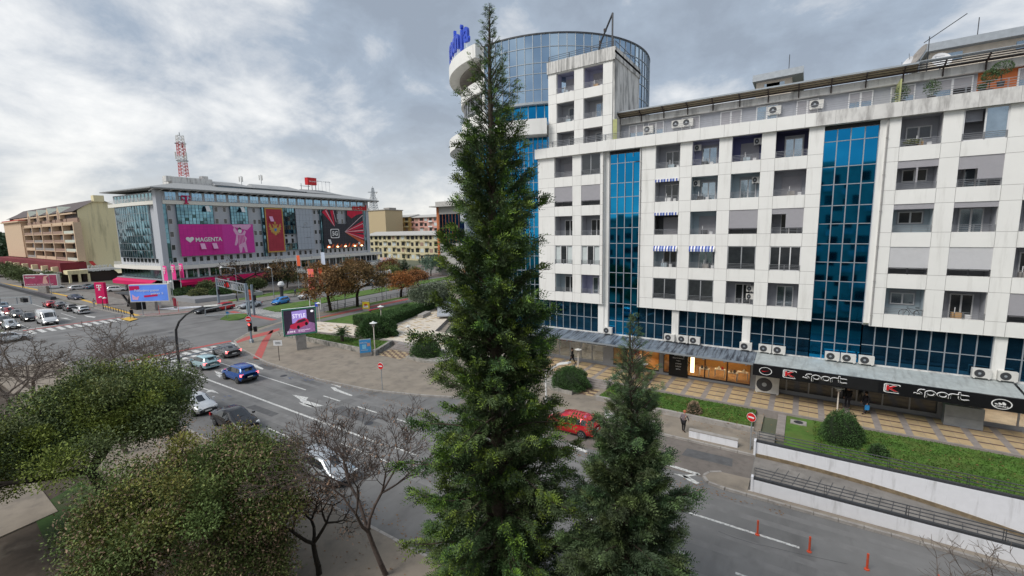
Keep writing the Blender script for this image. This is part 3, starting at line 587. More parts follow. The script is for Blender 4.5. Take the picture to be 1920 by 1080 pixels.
def balcony(x0, x1, z0, z1, kind, wall='balcony_grey', door='door', shut=0., y=FY, depth=1.45, clutter=None):
    r = random.Random(int(x0*100+z0*10)); bal = MB(); e = .004
    yb = y+depth; y0 = y+.3
    bal.poly([(x0-.1, yb, z0-.25), (x1+.1, yb, z0-.25), (x1+.1, yb, z1+.1), (x0-.1, yb, z1+.1)][::-1], 0)
    bal.poly([(x0-e, y0, z0-.25), (x0-e, yb, z0-.25), (x0-e, yb, z1+.1), (x0-e, y0, z1+.1)], 0); bal.poly([(x1+e, y0, z0-.25), (x1+e, yb, z0-.25), (x1+e, yb, z1+.1), (x1+e, y0, z1+.1)], 0)
    bal.poly([(x0-e, y0, z0-.2), (x1+e, y0, z0-.2), (x1+e, yb, z0-.2), (x0-e, yb, z0-.2)], 1); bal.poly([(x0-e, y0, z1+e), (x1+e, y0, z1+e), (x1+e, yb, z1+e), (x0-e, yb, z1+e)], 0)
    b = bal.build('balcony', [wall, 'concrete'], BLD)
    if kind in ('open', 'awn', 'awnl', 'part', 'band'): back_door(b, x0, x1, z0, yb-.004, door, r)
    if kind in ('g2', 'g3', 'gh', 'g3w'):
        m = MB(); n = {'g2': 2, 'g3': 3, 'g3w': 3, 'gh': 2}[kind]; yy = y+.06; m.box(x0, x1, yy, yy+.08, z1-.08, z1); m.box(x0, x1, yy, yy+.08, z0, z0+.07)
        for k in range(n+1): x = x0+(x1-x0)*k/n; x = min(max(x, x0+.04), x1-.04); m.box(x-.04, x+.04, yy, yy+.08, z0+.07, z1-.08)
        m.build('window_frame', 'frame_white' if kind in ('g3w', 'gh', 'g3') else 'frame_grey', b)
        m = MB(); g = MB()
        for k in range(n):
            a = x0+(x1-x0)*k/n; c = x0+(x1-x0)*(k+1)/n
            if kind == 'gh' and k == 0: continue
            if kind == 'g3w' and (k+int(x0)) % 3: g.box(a+.05, c-.05, yy+.1, yy+.12, z0+.1, z1-.1); continue
            m.box(a+.04, c-.04, yy+.03, yy+.05, z0+.07, z1-.08)
        if m.v: m.build('window_glass', 'glass_dark' if kind != 'gh' else 'glass_sky', b)
        if g.v: g.build('curtain', 'curtain', b)
        if kind == 'gh': m = MB(); m.box(x0+.08, (x0+x1)/2-.05, yy+.5, yy+.52, z0+1.3, z1, 0); m.build('shutter', 'balcony_grey', b)
    if kind == 'shutter': m = MB(); m.box(x0, x1, y+.05, y+.1, z0+(.42 if shut == 0 else shut), z1); m.build('shutter', 'shutter_white' if wall == 'w' or door == 'white' else 'shutter', b)
    if kind == 'part': m = MB(); m.box((x0+x1)/2-.1, x1, y+.05, y+.1, z0+.42, z1); m.box(x0, (x0+x1)/2-.101, y+.05, y+.1, z1-shut, z1); m.build('shutter', 'shutter', b)
    if kind == 'band': m = MB(); m.box(x0, x1, y+.05, y+.12, z1-shut, z1); m.box((x0+x1)/2-.05, (x0+x1)/2+.05, y+.05, y+.1, z0, z1-shut-.001) if shut > .4 else None; m.build('shutter', 'shutter', b)
    if kind == 'awn': stripes(b, x0+.02, x1-.02, z1, .03, .12, y+.05)
    if kind == 'awnl': stripes(b, x0+.02, x1-.02, z1, .28, .22, y+.05)
    m = MB(); railing(m, x0+.01, x1-.01, y+.0 if kind in ('g2', 'g3') else y+.03, z0, .48, 4, 1.08, .013); m.build('railing', 'rail_grey' if kind != 'shutter' else 'metal_dark', b)
    if kind in ('open', 'awn', 'awnl') and r.random() < .55:
        m = MB(); xx = r.uniform(x0+.3, x1-1); m.box(xx, xx+.5, y+.5, y+.9, z0-.2, z0+.35, 0); m.box(xx+.1, xx+.14, y+.5, y+.54, z0-.2, z0+.75, 1); m.box(xx+.7, xx+.95, y+.6, y+.8, z0-.2, z0+.25, 1); m.build('balcony_clutter', [r.choice(['white', 'metal_dark', 'balcony_aqua', 'concrete', 'warm_wall']), 'frame_white'], b, split=True)
    return b
mat('curtain', (.55, .60, .60), .9, noise=.06)
Lk = [[('open', 'balcony_grey', 'shutter'), ('g2', 'balcony_grey', 'door')], [('shutter',), ('shutter',)], [('open', 'balcony_grey', 'door'), ('open', 'balcony_grey', 'door')], [('g3w',), ('g3w',)], [('open', 'balcony_aqua', 'door'), ('open', 'balcony_lilac', 'side')]]
Bk = [[('open', 'balcony_grey', 'door'), ('open', 'balcony_lilac', 'bright'), ('open', 'balcony_blue', 'shutter'), ('open', 'balcony_dkblue', 'bright')],
      [('awn', 'balcony_grey', 'door'), ('open', 'balcony_aqua', 'bright'), ('open', 'balcony_aqua', 'bright'), ('open', 'balcony_grey', 'shutter')],
      [('awn', 'metal_dark', 'shutter'), ('open', 'balcony_aqua', 'shutter'), ('shutter',), ('part', 'balcony_grey', 'door', .45)],
      [('awnl', 'balcony_aqua', 'door'), ('awnl', 'balcony_aqua', 'door'), ('g2',), ('g3',)],
      [('g2',), ('g2',), ('open', 'balcony_grey', 'door'), ('open', 'balcony_grey', 'door')]]
Ck = [[('open', 'balcony_grey', 'window'), ('gh', 'balcony_grey'), ('open', 'balcony_grey', 'door'), ('shutter',)],
      [('band', 'balcony_grey', 'window', .5), ('part', 'balcony_grey', 'door', .85), ('shutter',), ('shutter',)],
      [('band', 'balcony_aqua', 'window', .38), ('band', 'balcony_grey', 'door', .38), ('open', 'balcony_grey', 'door'), ('shutter',)],
      [('shutter', 'w', 'white'), ('shutter', 'w', 'white'), ('open', 'balcony_grey', 'door'), ('shutter',)],
      [('open', 'balcony_aqua', 'window'), ('open', 'balcony_grey', 'door'), ('shutter',), ('shutter',)]]
mat('balcony_dkblue', (.055, .055, .12), .85, noise=.05)
for cols, kinds in ((LC, Lk), (BC, Bk), (CC, Ck)):
    for ri, (z0, z1) in enumerate(ROWS):
        for ci, (x0, x1) in enumerate(cols):
            k = kinds[ri][ci]; wl = k[1] if len(k) > 1 and k[1] != 'w' else 'balcony_grey'
            balcony(x0, x1, z0, z1, k[0], wl, k[2] if len(k) > 2 else 'door', k[3] if len(k) > 3 else 0.)
for z0, z1 in TR:
    for x0, x1 in ((-22.2, -20.2), (-19.2, -17.15)): balcony(x0, x1, z0, z1, 'open', 'balcony_lilac' if z0 > 28 else 'balcony_grey', 'shutter' if z0 > 28 else 'side')
# ---- blue curtain walls ----
def curtain(name, x0, x1, z0, z1, y, xs, zs, g, ml='mullion'):
    q = MB(); r = random.Random(int(x0*7)+int(z0)); zz = [z0]+zs+[z1]; xx = [x0]+xs+[x1]
    for a, b in zip(xx, xx[1:]):
        for c, d in zip(zz, zz[1:]):
            t = r.uniform(-.010, .010); t2 = r.uniform(-.012, .012); q.poly([(a, y+t, c), (b, y-t, c), (b, y-t+t2, d), (a, y+t+t2, d)])
    o = q.build(name, g, BLD); m = MB()
    for x in xx: m.box(x-.035, x+.035, y-.075, y-.012, z0, z1)
    for z in zz: m.box(x0, x1, y-.05, y-.011, z-.03, z+.03)
    m.build('glazing_bars', ml, o); return o
sz = [7.3, 8.95, 10.45, 11.95, 13.4, 14.95, 16.35, 17.95, 19.3, 21.2]
curtain('glass_strip', -16.5, -13.42, 3.95, 22.1, GY, [-15.75, -14.98, -14.2], [5.5]+sz, 'glass_blue')
curtain('glass_strip', .79, 4.1, 3.95, 22.1, GY, [1.62, 2.45, 3.28], [5.5]+sz, 'glass_blue')
curtain('glass_band', -24.2, -17.6, 3.95, ZB, GY, [-24.2+.825*k for k in range(1, 8)], [5.6], 'glass_deep')
curtain('glass_band', -13.42, -10.15, 3.95, ZB, GY, [-12.6, -11.8, -10.97], [5.6], 'glass_deep')
curtain('glass_band', -9.53, -4.15, 3.95, ZB, GY, [-9.53+.77*k for k in range(1, 7)], [5.6], 'glass_deep')
curtain('glass_band', -3.53, .79, 3.95, ZB, GY, [-3.53+.86*k for k in range(1, 5)], [5.6], 'glass_deep')
curtain('glass_band', 4.1, 11.25, 3.95, ZB, GY, [4.1+.795*k for k in range(1, 9)], [5.6], 'glass_deep')
curtain('glass_band', 11.87, 20, 3.95, ZB, GY, [11.87+.81*k for k in range(1, 10)], [5.6], 'glass_deep')
mb = MB(); mb.box(-16.5, -13.42, GY-.1, GY+.05, 22.1, 22.38); mb.box(.79, 4.1, GY-.1, GY+.05, 22.1, 22.38); mb.build('strip_head', 'dark_gap', BLD, split=True)
mb = MB(); mb.box(-14.17, -13.45, GY-.42, GY-.4, 21.2, 21.65); mb.build('opened_pane', 'glass_blue', BLD)
# ---- set back top floor ----
TY = 44.55
mb = MB(); mb.box(-16.0, 4.6, TY, TY+.2, 22.7, 25.6, 0); mb.box(4.6, 9.3, TY, TY+.2, 22.7, 25.6, 0); mb.box(9.3, 12.0, TY, TY+.2, 22.7, 25.6, 1); mb.box(12.0, 20, TY, TY+.2, 22.7, 25.6, 1); mb.box(-16, 20, TY+.2, 50, 25.3, 25.6, 0)
mb.build('top_floor_wall', ['balcony_grey', 'orange_wall'], BLD)
mb = MB(); mb.box(-16, 20, TY-.35, TY-.002, 25.05, 25.62, 0); mb.build('eaves_band', 'facade_worn', BLD)
r = random.Random(11); mf = MB(); mg = MB(); ms = MB(); md = MB()
for x, w, k in ((-15.2, 1.5, 'g'), (-13.3, 1.5, 'g'), (-10.2, 1.6, 's'), (-6.9, 1.7, 's'), (-4.1, 1.6, 'g'), (-1.2, 1.5, 's'), (2.2, 1.5, 'g'), (4.7, 1.4, 'g'), (7.0, 2.1, 'd'), (11.2, 1.7, 'g'), (15, 1.6, 'g')):
    a, b = x-.0, x+w; mf.box(a, a+.08, TY-.08, TY, 22.9, 24.95); mf.box(b-.08, b, TY-.08, TY, 22.9, 24.95); mf.box((a+b)/2-.06, (a+b)/2+.06, TY-.08, TY, 22.9, 24.95); mf.box(a+.08, b-.08, TY-.075, TY, 24.87, 24.95)
    if k == 's': ms.box(a+.08, b-.08, TY-.06, TY-.01, 22.9, 24.87)
    else:
        mg.box(a+.08, (a+b)/2-.06, TY-.05, TY-.01, 22.9, 24.87); (md if k == 'd' else mg).box((a+b)/2+.06, b-.08, TY-.05, TY-.01, 22.9, 24.87)
        if r.random() < .6: ms.box(a+.081, b-.081, TY-.065, TY-.055, 24.2, 24.86)
mf.build('top_floor_frame', 'frame_white', BLD, split=True); mg.build('top_floor_glass', 'glass_sky', BLD, split=True); ms.build('top_floor_shutter', 'shutter', BLD, split=True); md.build('top_floor_open_door', 'room_dark', BLD)
mb = MB(); mb.box(5.0, 5.08, FY+.1, TY, 23.0, 25.0); mb.box(-16.1, -15.7, FY, FY+.08, 23.3, 25.3)
mb.build('terrace_screen', 'screen_yellow', BLD, split=True)
# pergola brackets and slats above the terrace
mk_, ms_ = MB(), MB()
for i, x in enumerate([-16+2.13*k for k in range(17)]):
    mk_.bar((x, TY-.4, 25.1), (x, TY-.4, 25.7), .08, .10); mk_.bar((x, TY-.4, 25.62), (x, 43.35, 25.95), .08, .10)
mk_.bar((-16, TY-.42, 25.72), (20, TY-.42, 25.72), .1, .12)
for k in range(3): mk_.bar((-16, TY-.6-k*.28, 25.70+k*.1), (20, TY-.6-k*.28, 25.70+k*.1), .04, .05)
mk_.build('awning_bracket', 'metal_brown', BLD)
ms_.poly([(-16, TY-.5, 25.76), (6, TY-.5, 25.76), (6, 43.35, 26.06), (-16, 43.35, 26.06)], 0); ms_.box(-16.1, 6, 43.27, 43.35, 26.0, 26.12, 1)
for k in range(5): ms_.bar((6, TY-.6-k*.2, 25.76+k*.08), (20, TY-.6-k*.2, 25.76+k*.08), .14, .03, 1)
ms_.box(6, 20, 43.25, 43.33, 26.02, 26.16, 1)
ms_.build('terrace_awning', ['awning_straw', 'steel_grey'], BLD)

# penthouses further back on the roof
for nm, lb, x0, x1, y0 in (('penthouse', 'pale penthouse with a grey roof edge on the roof, nearer the tower', -5.2, -1.0, 52), ('penthouse', 'pale penthouse with a grey roof edge on the roof, behind the satellite dishes', 7.5, 15.8, 52)):
    t = thing(nm, lb, 'penthouse', (x0, y0, 25.6)); h = 28.9
    m = MB(); m.box(x0+.3, x1-.9, y0, y0+6, 25.6, h); m.build('wall', 'tile_pale', t); m = MB(); m.prism([(x0, y0-.6), (x1, y0-.9), (x1, y0+7), (x0, y0+7)], h, h+.6); m.build('roof_edge', 'steel_grey', t)
    m = MB(); m.box(x0+1, x0+2.3, y0-.03, y0, h-.9, h-.25); m.box(x1-3, x1-1.5, y0-.03, y0, h-.9, h-.25); m.build('window', 'glass_sky', t); m = MB(); m.tube((x0+3, y0-.3, h), (x0+3, y0-.3, h+2), .03); m.build('rod', 'metal_dark', t)

for x in (-17.02, 4.52, -13.3):
    m = MB(); m.tube((x, FY-.06, ZB+.1), (x, FY-.06, 22.35), .05, .05, 6)
    for k in range(6): m.box(x-.07, x+.07, FY-.12, FY, 8+k*2.6, 8.05+k*2.6)
    m.build('drainpipe', 'joint', BLD)
# ================= GROUND FLOOR SHOPS =================
SY = 43.1
SH = thing('shop_row', 'row of ground floor shops under the streaked metal canopy of the white block', 'shops', (-5, SY, TZ))
mb = MB()
for x0, x1 in ((-24.4, -23.6), (-17.1, -16.0), (-3.35, -2.2), (-11.3, -10.9), (8.9, 11.0), (14.9, 20)): mb.box(x0, x1, SY-.02, SY+.3, TZ, 4.2, 0)
mb.box(-24.4, 20, SY+.02, SY+.25, 3.25, 4.2, 0); mb.box(-24.4, 20, SY+.02, SY+.3, TZ, TZ+.18, 0); mb.build('shop_wall', 'frame_grey', SH)
def shopfront(x0, x1, glass, n, frame='frame_grey', room=None):
    m = MB(); z0, z1 = TZ+.18, 3.25
    for k in range(n+1): x = x0+(x1-x0)*k/n; m.box(x-.05, x+.05, SY+.02, SY+.12, z0, z1)
    m.box(x0, x1, SY+.03, SY+.11, z1-.1, z1); m.box(x0, x1, SY+.03, SY+.11, z0, z0+.12); fr = m.build('shop_frame', frame, SH)
    m = MB(); m.box(x0, x1, SY+.06, SY+.08, z0, z1); m.build('shop_glass', glass, SH)
    if room:
        m = MB(); yb = SY+4; m.poly([(x0, SY+.2, z0), (x1, SY+.2, z0), (x1, yb, z0), (x0, yb, z0)], 0); m.poly([(x0, yb, z0), (x1, yb, z0), (x1, yb, z1), (x0, yb, z1)], 1); m.poly([(x0, SY+.2, z0), (x0, yb, z0), (x0, yb, z1), (x0, SY+.2, z1)], 1); m.poly([(x1, SY+.2, z0), (x1, yb, z0), (x1, yb, z1), (x1, SY+.2, z1)], 1); m.poly([(x0, SY+.2, z1), (x1, SY+.2, z1), (x1, yb, z1), (x0, yb, z1)], 1)
        m.build('shop_room', list(room), SH)
shopfront(-23.6, -17.1, 'glass_shop', 5, room=('pavement_grey', 'concrete'))
shopfront(-14.6, -11.3, 'glass_shop', 2, 'metal_brown', ('warm_wall', 'warm_wall'))
shopfront(-10.9, -3.35, 'glass_shop', 4, 'metal_brown', ('warm_wall', 'warm_wall'))
shopfront(-2.2, 8.9, 'glass_dark', 7); shopfront(11.0, 14.9, 'glass_shop', 2, 'frame_grey', ('tile_pale', 'warm_wall'))
m = MB(); m.box(-16.0, -14.6, SY, SY+.3, TZ+.18, 3.25, 0); m.box(-15.95, -15.0, SY-.05, SY-.002, 1.0, 2.7, 1); m.build('yellow_panel', ['metal_brown', 'warm_wall'], SH)
m = MB()
for x0, x1 in ((-14.4, -11.5), (-8, -3.6)):
    for k in range(4): m.box(x0+.2+k*(x1-x0)/4, x0+.6+k*(x1-x0)/4, SY+.8, SY+3.2, 3.18, 3.22)
m.box(-8.45, -8.15, SY+.35, SY+.5, 1.1, 3.0); m.build('shop_lamp', 'warm_light', SH, split=True)
m = MB()
for k in range(3): m.box(-22.8+k*2, -21.6+k*2, SY+.8, SY+2.2, 3.18, 3.22)
m.box(12, 14, SY+1, SY+2.5, 3.18, 3.22); m.build('shop_lamp', 'shop_lamp', SH, split=True)
r = random.Random(2)
def table(x, y, w, label, grp, m_='white'):
    t = thing('display_table', label, 'table', (x, y, TZ+.18)); z = TZ+.18; a = MB(); a.box(x-w/2, x+w/2, y-.25, y+.25, z+.72, z+.77); a.build('top', m_, t)
    for i, (dx, dy) in enumerate(((-1, -1), (1, -1), (1, 1), (-1, 1))): a = MB(); a.box(x+dx*(w/2-.04)-.025, x+dx*(w/2-.04)+.025, y+dy*.2-.025, y+dy*.2+.025, z, z+.72); a.build('leg', m_, t)
    t['group'] = grp; return t
for i, (x, y) in enumerate(((-7.3, 43.9), (-6.0, 44.4), (-4.9, 43.9), (-4.1, 44.5))): table(x, y, .9, ['white display table at the left end of the warm lit shop window', 'white display table behind its neighbours in the warm lit shop window', 'white display table in the middle of the warm lit shop window', 'white display table at the right end of the warm lit shop window'][i], 'display tables in the warm lit shop')
for i, x in enumerate((-7.5, -7.1, -6.1, -5.8, -5.0, -4.7, -4.0)):
    m = MB(); m.lathe([(0, 0), (.1, 0), (.13, .12), (.05, .25), (.0, .3)], (x, (43.9, 43.9, 44.4, 44.4, 43.9, 43.9, 44.5)[i], TZ+.95+.001), 8); tag(m.build('handbag', ['black', 'metal_brown', 'white', 'red', 'warm_wall', 'black', 'white'][i]), ['small black bag on the left end table of the lit shop', 'small dark brown bag on the left end table of the lit shop', 'small white bag on the rear table of the lit shop', 'small red bag on the rear table of the lit shop', 'small tan bag on the middle table of the lit shop', 'small black bag on the middle table of the lit shop', 'small white bag on the right end table of the lit shop'][i], 'bag', 'goods on the display tables')
t = thing('mannequin_block', 'white lit display block beside the shop door with the red poster', 'display', (-13.6, 44, TZ)); m = MB(); m.box(-14.1, -13.2, 43.7, 44.2, TZ+.18, 1.5); m.box(-13.9, -13.3, 43.75, 44.15, 1.5, 2.0); m.build('block', 'white', t); m = MB(); m.box(-12.5, -11.8, 45, 45.2, 1.5, 2.9); m.build('lit_panel', 'warm_wall', t)
m = MB(); m.box(-14.2, -13.3, SY+.13, SY+.15, 2.1, 3.1); tag(m.build('poster', 'red'), 'dark red poster hanging in the warm lit shop window', 'poster')
# black menu like sign between the two lit windows
t = thing('shop_sign', 'tall black sign panel with white writing between the two warm lit shop windows', 'sign', (-9.6, SY-.1, TZ)); m = MB(); m.box(-10.35, -8.6, SY-.12, SY-.06, TZ+.05, 3.4); m.build('board', 'black_sign', t)
for k, (s_, h) in enumerate((('nekos', .22), ('BERNARDO', .1), ('BELLE & BIANCA', .1), ('MARJIN', .11), ('CARINII', .11), ('GABOR', .11), ('BATA', .11))): text('lettering', s_, 'white', t, (-9.47, SY-.14, 3.0-k*.27), (1, 0, 0), None, h, .02, center=True)
t = thing('shop_sign', 'red lettering reading s.Oliver above the grey shop window', 'sign', (-22, SY-.1, 3)); text('lettering', 's.Oliver', 'red', t, (-23.3, SY-.35, 2.75), (1, 0, 0), 2.9, .75, .12, bold=.012)
m = MB(); m.box(-23.4, -20.3, SY-.24, SY-.2, 2.7, 2.76); m.build('rail', 'metal_dark', t)
t = thing('shop_sign', 'empty white rectangular sign frame above the shop glass', 'sign', (-18, SY-.3, 3)); m = MB()
for a in ((-18.9, -16.6, 2.7, 2.76), (-18.9, -16.6, 3.36, 3.42), (-18.9, -18.84, 2.76, 3.36), (-16.66, -16.6, 2.76, 3.36)): m.box(a[0], a[1], SY-.45, SY-.35, a[2], a[3])
m.build('frame', 'white', t); m = MB(); m.box(-18.84, -16.66, SY-.42, SY-.38, 2.76, 3.36); m.build('panel', 'glass_dark', t)
mat('sign_blue', (.02, .22, .55), .5); mat('cyan', (.25, .6, .85), .5)
m = MB(); m.box(-16.1, -14.7, SY-.35, SY-.28, 2.75, 3.5); tag(m.build('shop_sign', 'sign_blue'), 'plain blue sign panel partly behind the small cypress', 'sign')
# ---- canopy ----
CN = thing('canopy', 'long corrugated metal canopy with dark streaks over the shops', 'canopy', (-5, 41.6, 3.9))
m = MB(); m.poly([(-26, 40.25, 3.7), (-2.9, 40.25, 3.7), (-2.9, SY-.3, 4.02), (-26, SY-.3, 4.02)]); m.build('roof_sheet', 'zinc_streaked', CN)
m = MB(); m.poly([(-2.9, 40.05, 3.72), (12.3, 40.05, 3.72), (12.3, SY-.3, 4.06), (-2.9, SY-.3, 4.06)]); m.poly([(12.5, 41.2, 3.8), (20, 41.2, 3.8), (20, SY-.3, 4.0), (12.5, SY-.3, 4.0)]); m.build('roof_sheet', 'zinc_pale', CN)
m = MB(); m.box(-26, 20, SY-.3, SY+.01, 3.85, 4.12); m.build('back_ledge', 'facade_worn', CN)
m = MB(); m.box(-26, -2.95, 40.2, 40.26, 3.55, 3.69); m.box(-26, -2.95, 40.27, SY, 3.5, 3.54); m.box(-2.95, 20, 41.2, SY, 3.5, 3.54)
for k in range(14): m.box(-25+k*1.65, -24.9+k*1.65, 40.3, SY, 3.4, 3.5)
m.build('edge_and_soffit', 'steel_grey', CN)
# ---- black fascia sign ----
FA = thing('shop_sign', 'long black fascia board with the white outlined words K sport twice and two round badges', 'sign', (4, 40, 3)); m = MB(); m.box(-2.95, 12.2, 39.85, 40.04, 2.42, 3.72); m.box(12.0, 12.2, 40.04, SY-.2, 2.42, 3.6); m.build('board', 'black_sign', FA)
def ring(name, cx_, cz, r0, r1, m_, y=39.83, n=28):
    m = MB(); P = lambda r, t: (cx_+r*cos(t), cz+r*sin(t))
    for i in range(n):
        a, b = 2*pi*i/n, 2*pi*(i+1)/n; p = [P(r0, a), P(r1, a), P(r1, b), P(r0, b)]; m.poly([(q[0], y, q[1]) for q in p][::-1])
    return m.build(name, m_, FA)
def xzp(name, pts, y, m_, par=None):
    m = MB(); m.poly([(x, y, z) for x, z in pts]); a = m.v; return m.build(name, m_, par or FA)
ring('badge_ring', -2.05, 3.07, .40, .45, 'white'); ring('badge_ring', 11.15, 3.05, .42, .48, 'white')
xzp('swoosh', [(-2.36, 3.1), (-2.26, 2.98), (-2.16, 2.96), (-1.76, 3.18), (-2.12, 3.04), (-2.22, 3.04)], 39.82, 'red')
for k in range(3): x = 10.86+k*.17; h = .10+.09*k; xzp('stripe_mark', [(x, 2.98), (x+.13, 2.98), (x+.13-.02+.03, 2.98+h*.5), (x-.04+.06, 2.98+h*1.05), (x-.05, 2.98+h*.8)], 39.82, 'white')
text('lettering', 'adidas', 'white', FA, (11.15, 39.82, 2.85), (1, 0, 0), .62, .15, .02, center=True)
for x in (-.85, 5.3):
    m = MB(); w = .43
    def rr(c, hw, n=5, rad=.13):
        P = []
        for qx, qz, a0 in ((hw-rad, hw-rad, 0), (-hw+rad, hw-rad, 90), (-hw+rad, -hw+rad, 180), (hw-rad, -hw+rad, 270)):
            for k in range(n+1): t = radians(a0+90*k/n); P.append((c[0]+qx+rad*cos(t), c[1]+qz+rad*sin(t)))
        return P
    o_, i_ = rr((x+.45, 3.1), .46), rr((x+.45, 3.1), .40)
    for k in range(len(o_)-4): j = k+1; m.poly([(i_[k][0], 39.82, i_[k][1]), (o_[k][0], 39.82, o_[k][1]), (o_[j][0], 39.82, o_[j][1]), (i_[j][0], 39.82, i_[j][1])][::-1])
    m.build('square_badge', 'white', FA)
    text('lettering', 'K', 'white', FA, (x+.45, 39.82, 3.12), (1, 0, 0), .72, .62, .02, bold=.04, center=True); text('lettering', 'K', 'red', FA, (x+.45, 39.80, 3.12), (1, 0, 0), .62, .54, .02, bold=.03, center=True)
# the word: rounded single stroke letters, white tube round a black core
def stroke(pts, x, z, sc, off):
    P = [(x+p[0]*sc, z+p[1]*sc) for p in pts]; return P
def arc(cx_, cz, r, a0, a1, n=12): return [(cx_+r*cos(radians(a0+(a1-a0)*k/n)), cz+r*sin(radians(a0+(a1-a0)*k/n))) for k in range(n+1)]
LET = [(0, [[(-.05, .12)]+[(.15, .02)]+arc(.28, .14, .13, -60, 60)+[(.2, .42)]+arc(.42, .56, .16, 180, 60)+[(.62, .74)]]),
       (.78, [[(0, -.3)]+[(0, .35)]+arc(.34, .35, .34, 180, -150, 18)+[(.03, .12)]]),
       (1.68, [arc(.34, .35, .34, 0, 360, 22)]),
       (2.5, [[(0, 0)]+[(0, .35)]+arc(.3, .38, .3, 180, 60)+[(.52, .62)]]),
       (3.2, [[(.0, 1.0)]+[(0, .3)]+arc(.3, .3, .3, 180, 300)+[(.62, .08)], [(-.15, .66), (.6, .66)]])]
def tubes(name, x, z, sc, y, rad, m_):
    m = MB()
    for dx, strokes in LET:
        for st in strokes:
            P = [(x+(dx+p[0])*sc, y, z+p[1]*sc) for p in st]
            for a, b in zip(P, P[1:]): m.tube(a, b, rad, rad, 6)
            for a in P: m.lathe([(0, -rad), (rad*.87, -rad*.5), (rad*.87, rad*.5), (0, rad)], a, 6)
    return m.build(name, m_, FA)
for x in (.55, 7.0):
    tubes('lettering', x, 2.9, .68, 39.83, .075, 'white'); tubes('lettering_core', x, 2.9, .68, 39.775, .042, 'black_sign')
m = MB(); m.box(1.5, 5.0, 39.83, 39.846, 2.5, 3.65); m.build('screen', 'black', FA)
mat('exit_green', (.05, .7, .3), .5, noise=0, emit=2.5); m = MB(); m.box(8.2, 8.6, SY-.02, SY+.005, 2.5, 2.68); tag(m.build('exit_sign', 'exit_green'), 'small lit green exit sign behind the dark shop glass', 'sign')
for o_ in FA.children:
    for v in o_.data.vertices: v.co.z = 2.84+(v.co.z+3-2.42)*.71-3
# ---- air conditioners ----
def ac_unit(name='air_conditioner', big=False):
    o = bpy.data.objects.new(name, None); COL.objects.link(o); w, d, h = (.95, .36, .68) if not big else (1.75, .6, 1.5)
    m = MB(); m.box(-w/2, w/2, 0, d, .06, h); m.box(-w/2+.06, -w/2+.16, 0, d, 0, .06); m.box(w/2-.16, w/2-.06, 0, d, 0, .06); m.build('casing', 'ac_white', o, org=(0, 0, 0))
    m = MB(); gx = -.12*w; rr_ = h*.4
    k0 = len(m.v)
    for i in range(20): t = 2*pi*i/20; m.v.append((gx+rr_*cos(t), -.012, h/2+.03+rr_*sin(t)))
    m.f.append(tuple(range(20))); m.m.append(0)
    for i in range(20): t = 2*pi*i/20; m.v.append((gx+rr_*.3*cos(t), -.02, h/2+.03+rr_*.3*sin(t)))
    m.f.append(tuple(range(20, 40))); m.m.append(1)
    m.build('fan_grille', ['metal_dark', 'steel_grey'], o, org=(0, 0, 0)); return o
AC0 = ac_unit(); first = True
def place_ac(x, y, z, label, group):
    global first
    if first: o = AC0; o.location = (x, y, z); first = False
    else: o = copy_tree(AC0, (x, y, z))
    tag(o, label, 'air conditioner', group); return o
for i, (px, py, w_) in enumerate(((1139, 625, 'standing alone at the left end of the canopy ledge'), (1255, 635, 'first of the three left of the grey column on the canopy ledge'), (1280, 637, 'middle of the three on the canopy ledge behind the small cypress'), (1302, 640, 'last of the three on the canopy ledge behind the small cypress'), (1398, 652, 'left of the second grey column on the canopy ledge'), (1434, 657, 'just right of the second grey column on the canopy ledge'), (1460, 660, 'second one right of the second grey column on the canopy ledge'), (1560, 672, 'first of three in front of the wide blue strip'), (1590, 677, 'middle of three in front of the wide blue strip'), (1624, 680, 'last of three in front of the wide blue strip'), (1840, 704, 'left of the rightmost grey column on the pale canopy'), (1889, 710, 'right of the rightmost grey column on the pale canopy'))):
    s_, z_ = PN(px, py, 42.5); place_ac(s_, 42.42, 4.13, 'white air conditioner '+w_, 'air conditioners on the canopy')
for i, (px, w_) in enumerate(((1216, 'left one above the terrace railing near the tower'), (1270, 'left of the pair under the terrace awning'), (1290, 'right of the pair under the terrace awning'), (1452, 'on the terrace wall left of the wide blue strip'), (1530, 'on the terrace wall above the wide blue strip'))):
    s_, z_ = PN(px, 210, 44.2); place_ac(s_, TY-.42, 24.05 if i else 23.9, 'white air conditioner '+w_, 'air conditioners on the roof terrace')
for i, (x, z, w_) in enumerate(((-8.45, 21.6, 'in the top balcony with lilac walls'), (-3.75, 21.6, 'in the top blue balcony'), (-8.45, 18.5, 'in the second balcony row beside the striped awning'), (-3.75, 18.45, 'in the second row balcony with the folded drying rack'), (-3.75, 9.2, 'in the lowest balcony row left of the wide blue strip'), (-3.75, 8.5, 'lower one of two in the lowest balcony row'))):
    o = place_ac(x, 43.2, z, 'white air conditioner '+w_, 'air conditioners in the balconies'); o.scale = (.6, .6, .8)
big = ac_unit('air_conditioner', True); big.location = (-2.0, 42.3, TZ); tag(big, 'large ground level air conditioner casing with round fan beside the lit shop', 'air conditioner')
m = MB(); m.box(9.0, 11.0, 41.9, 42.5, TZ, 2.1); m.box(9.0, 11.0, 41.88, 41.9, 1.25, 1.29); tag(m.build('metal_cabinet', 'steel_grey'), 'large plain grey metal cabinet under the right end of the black fascia', 'cabinet')
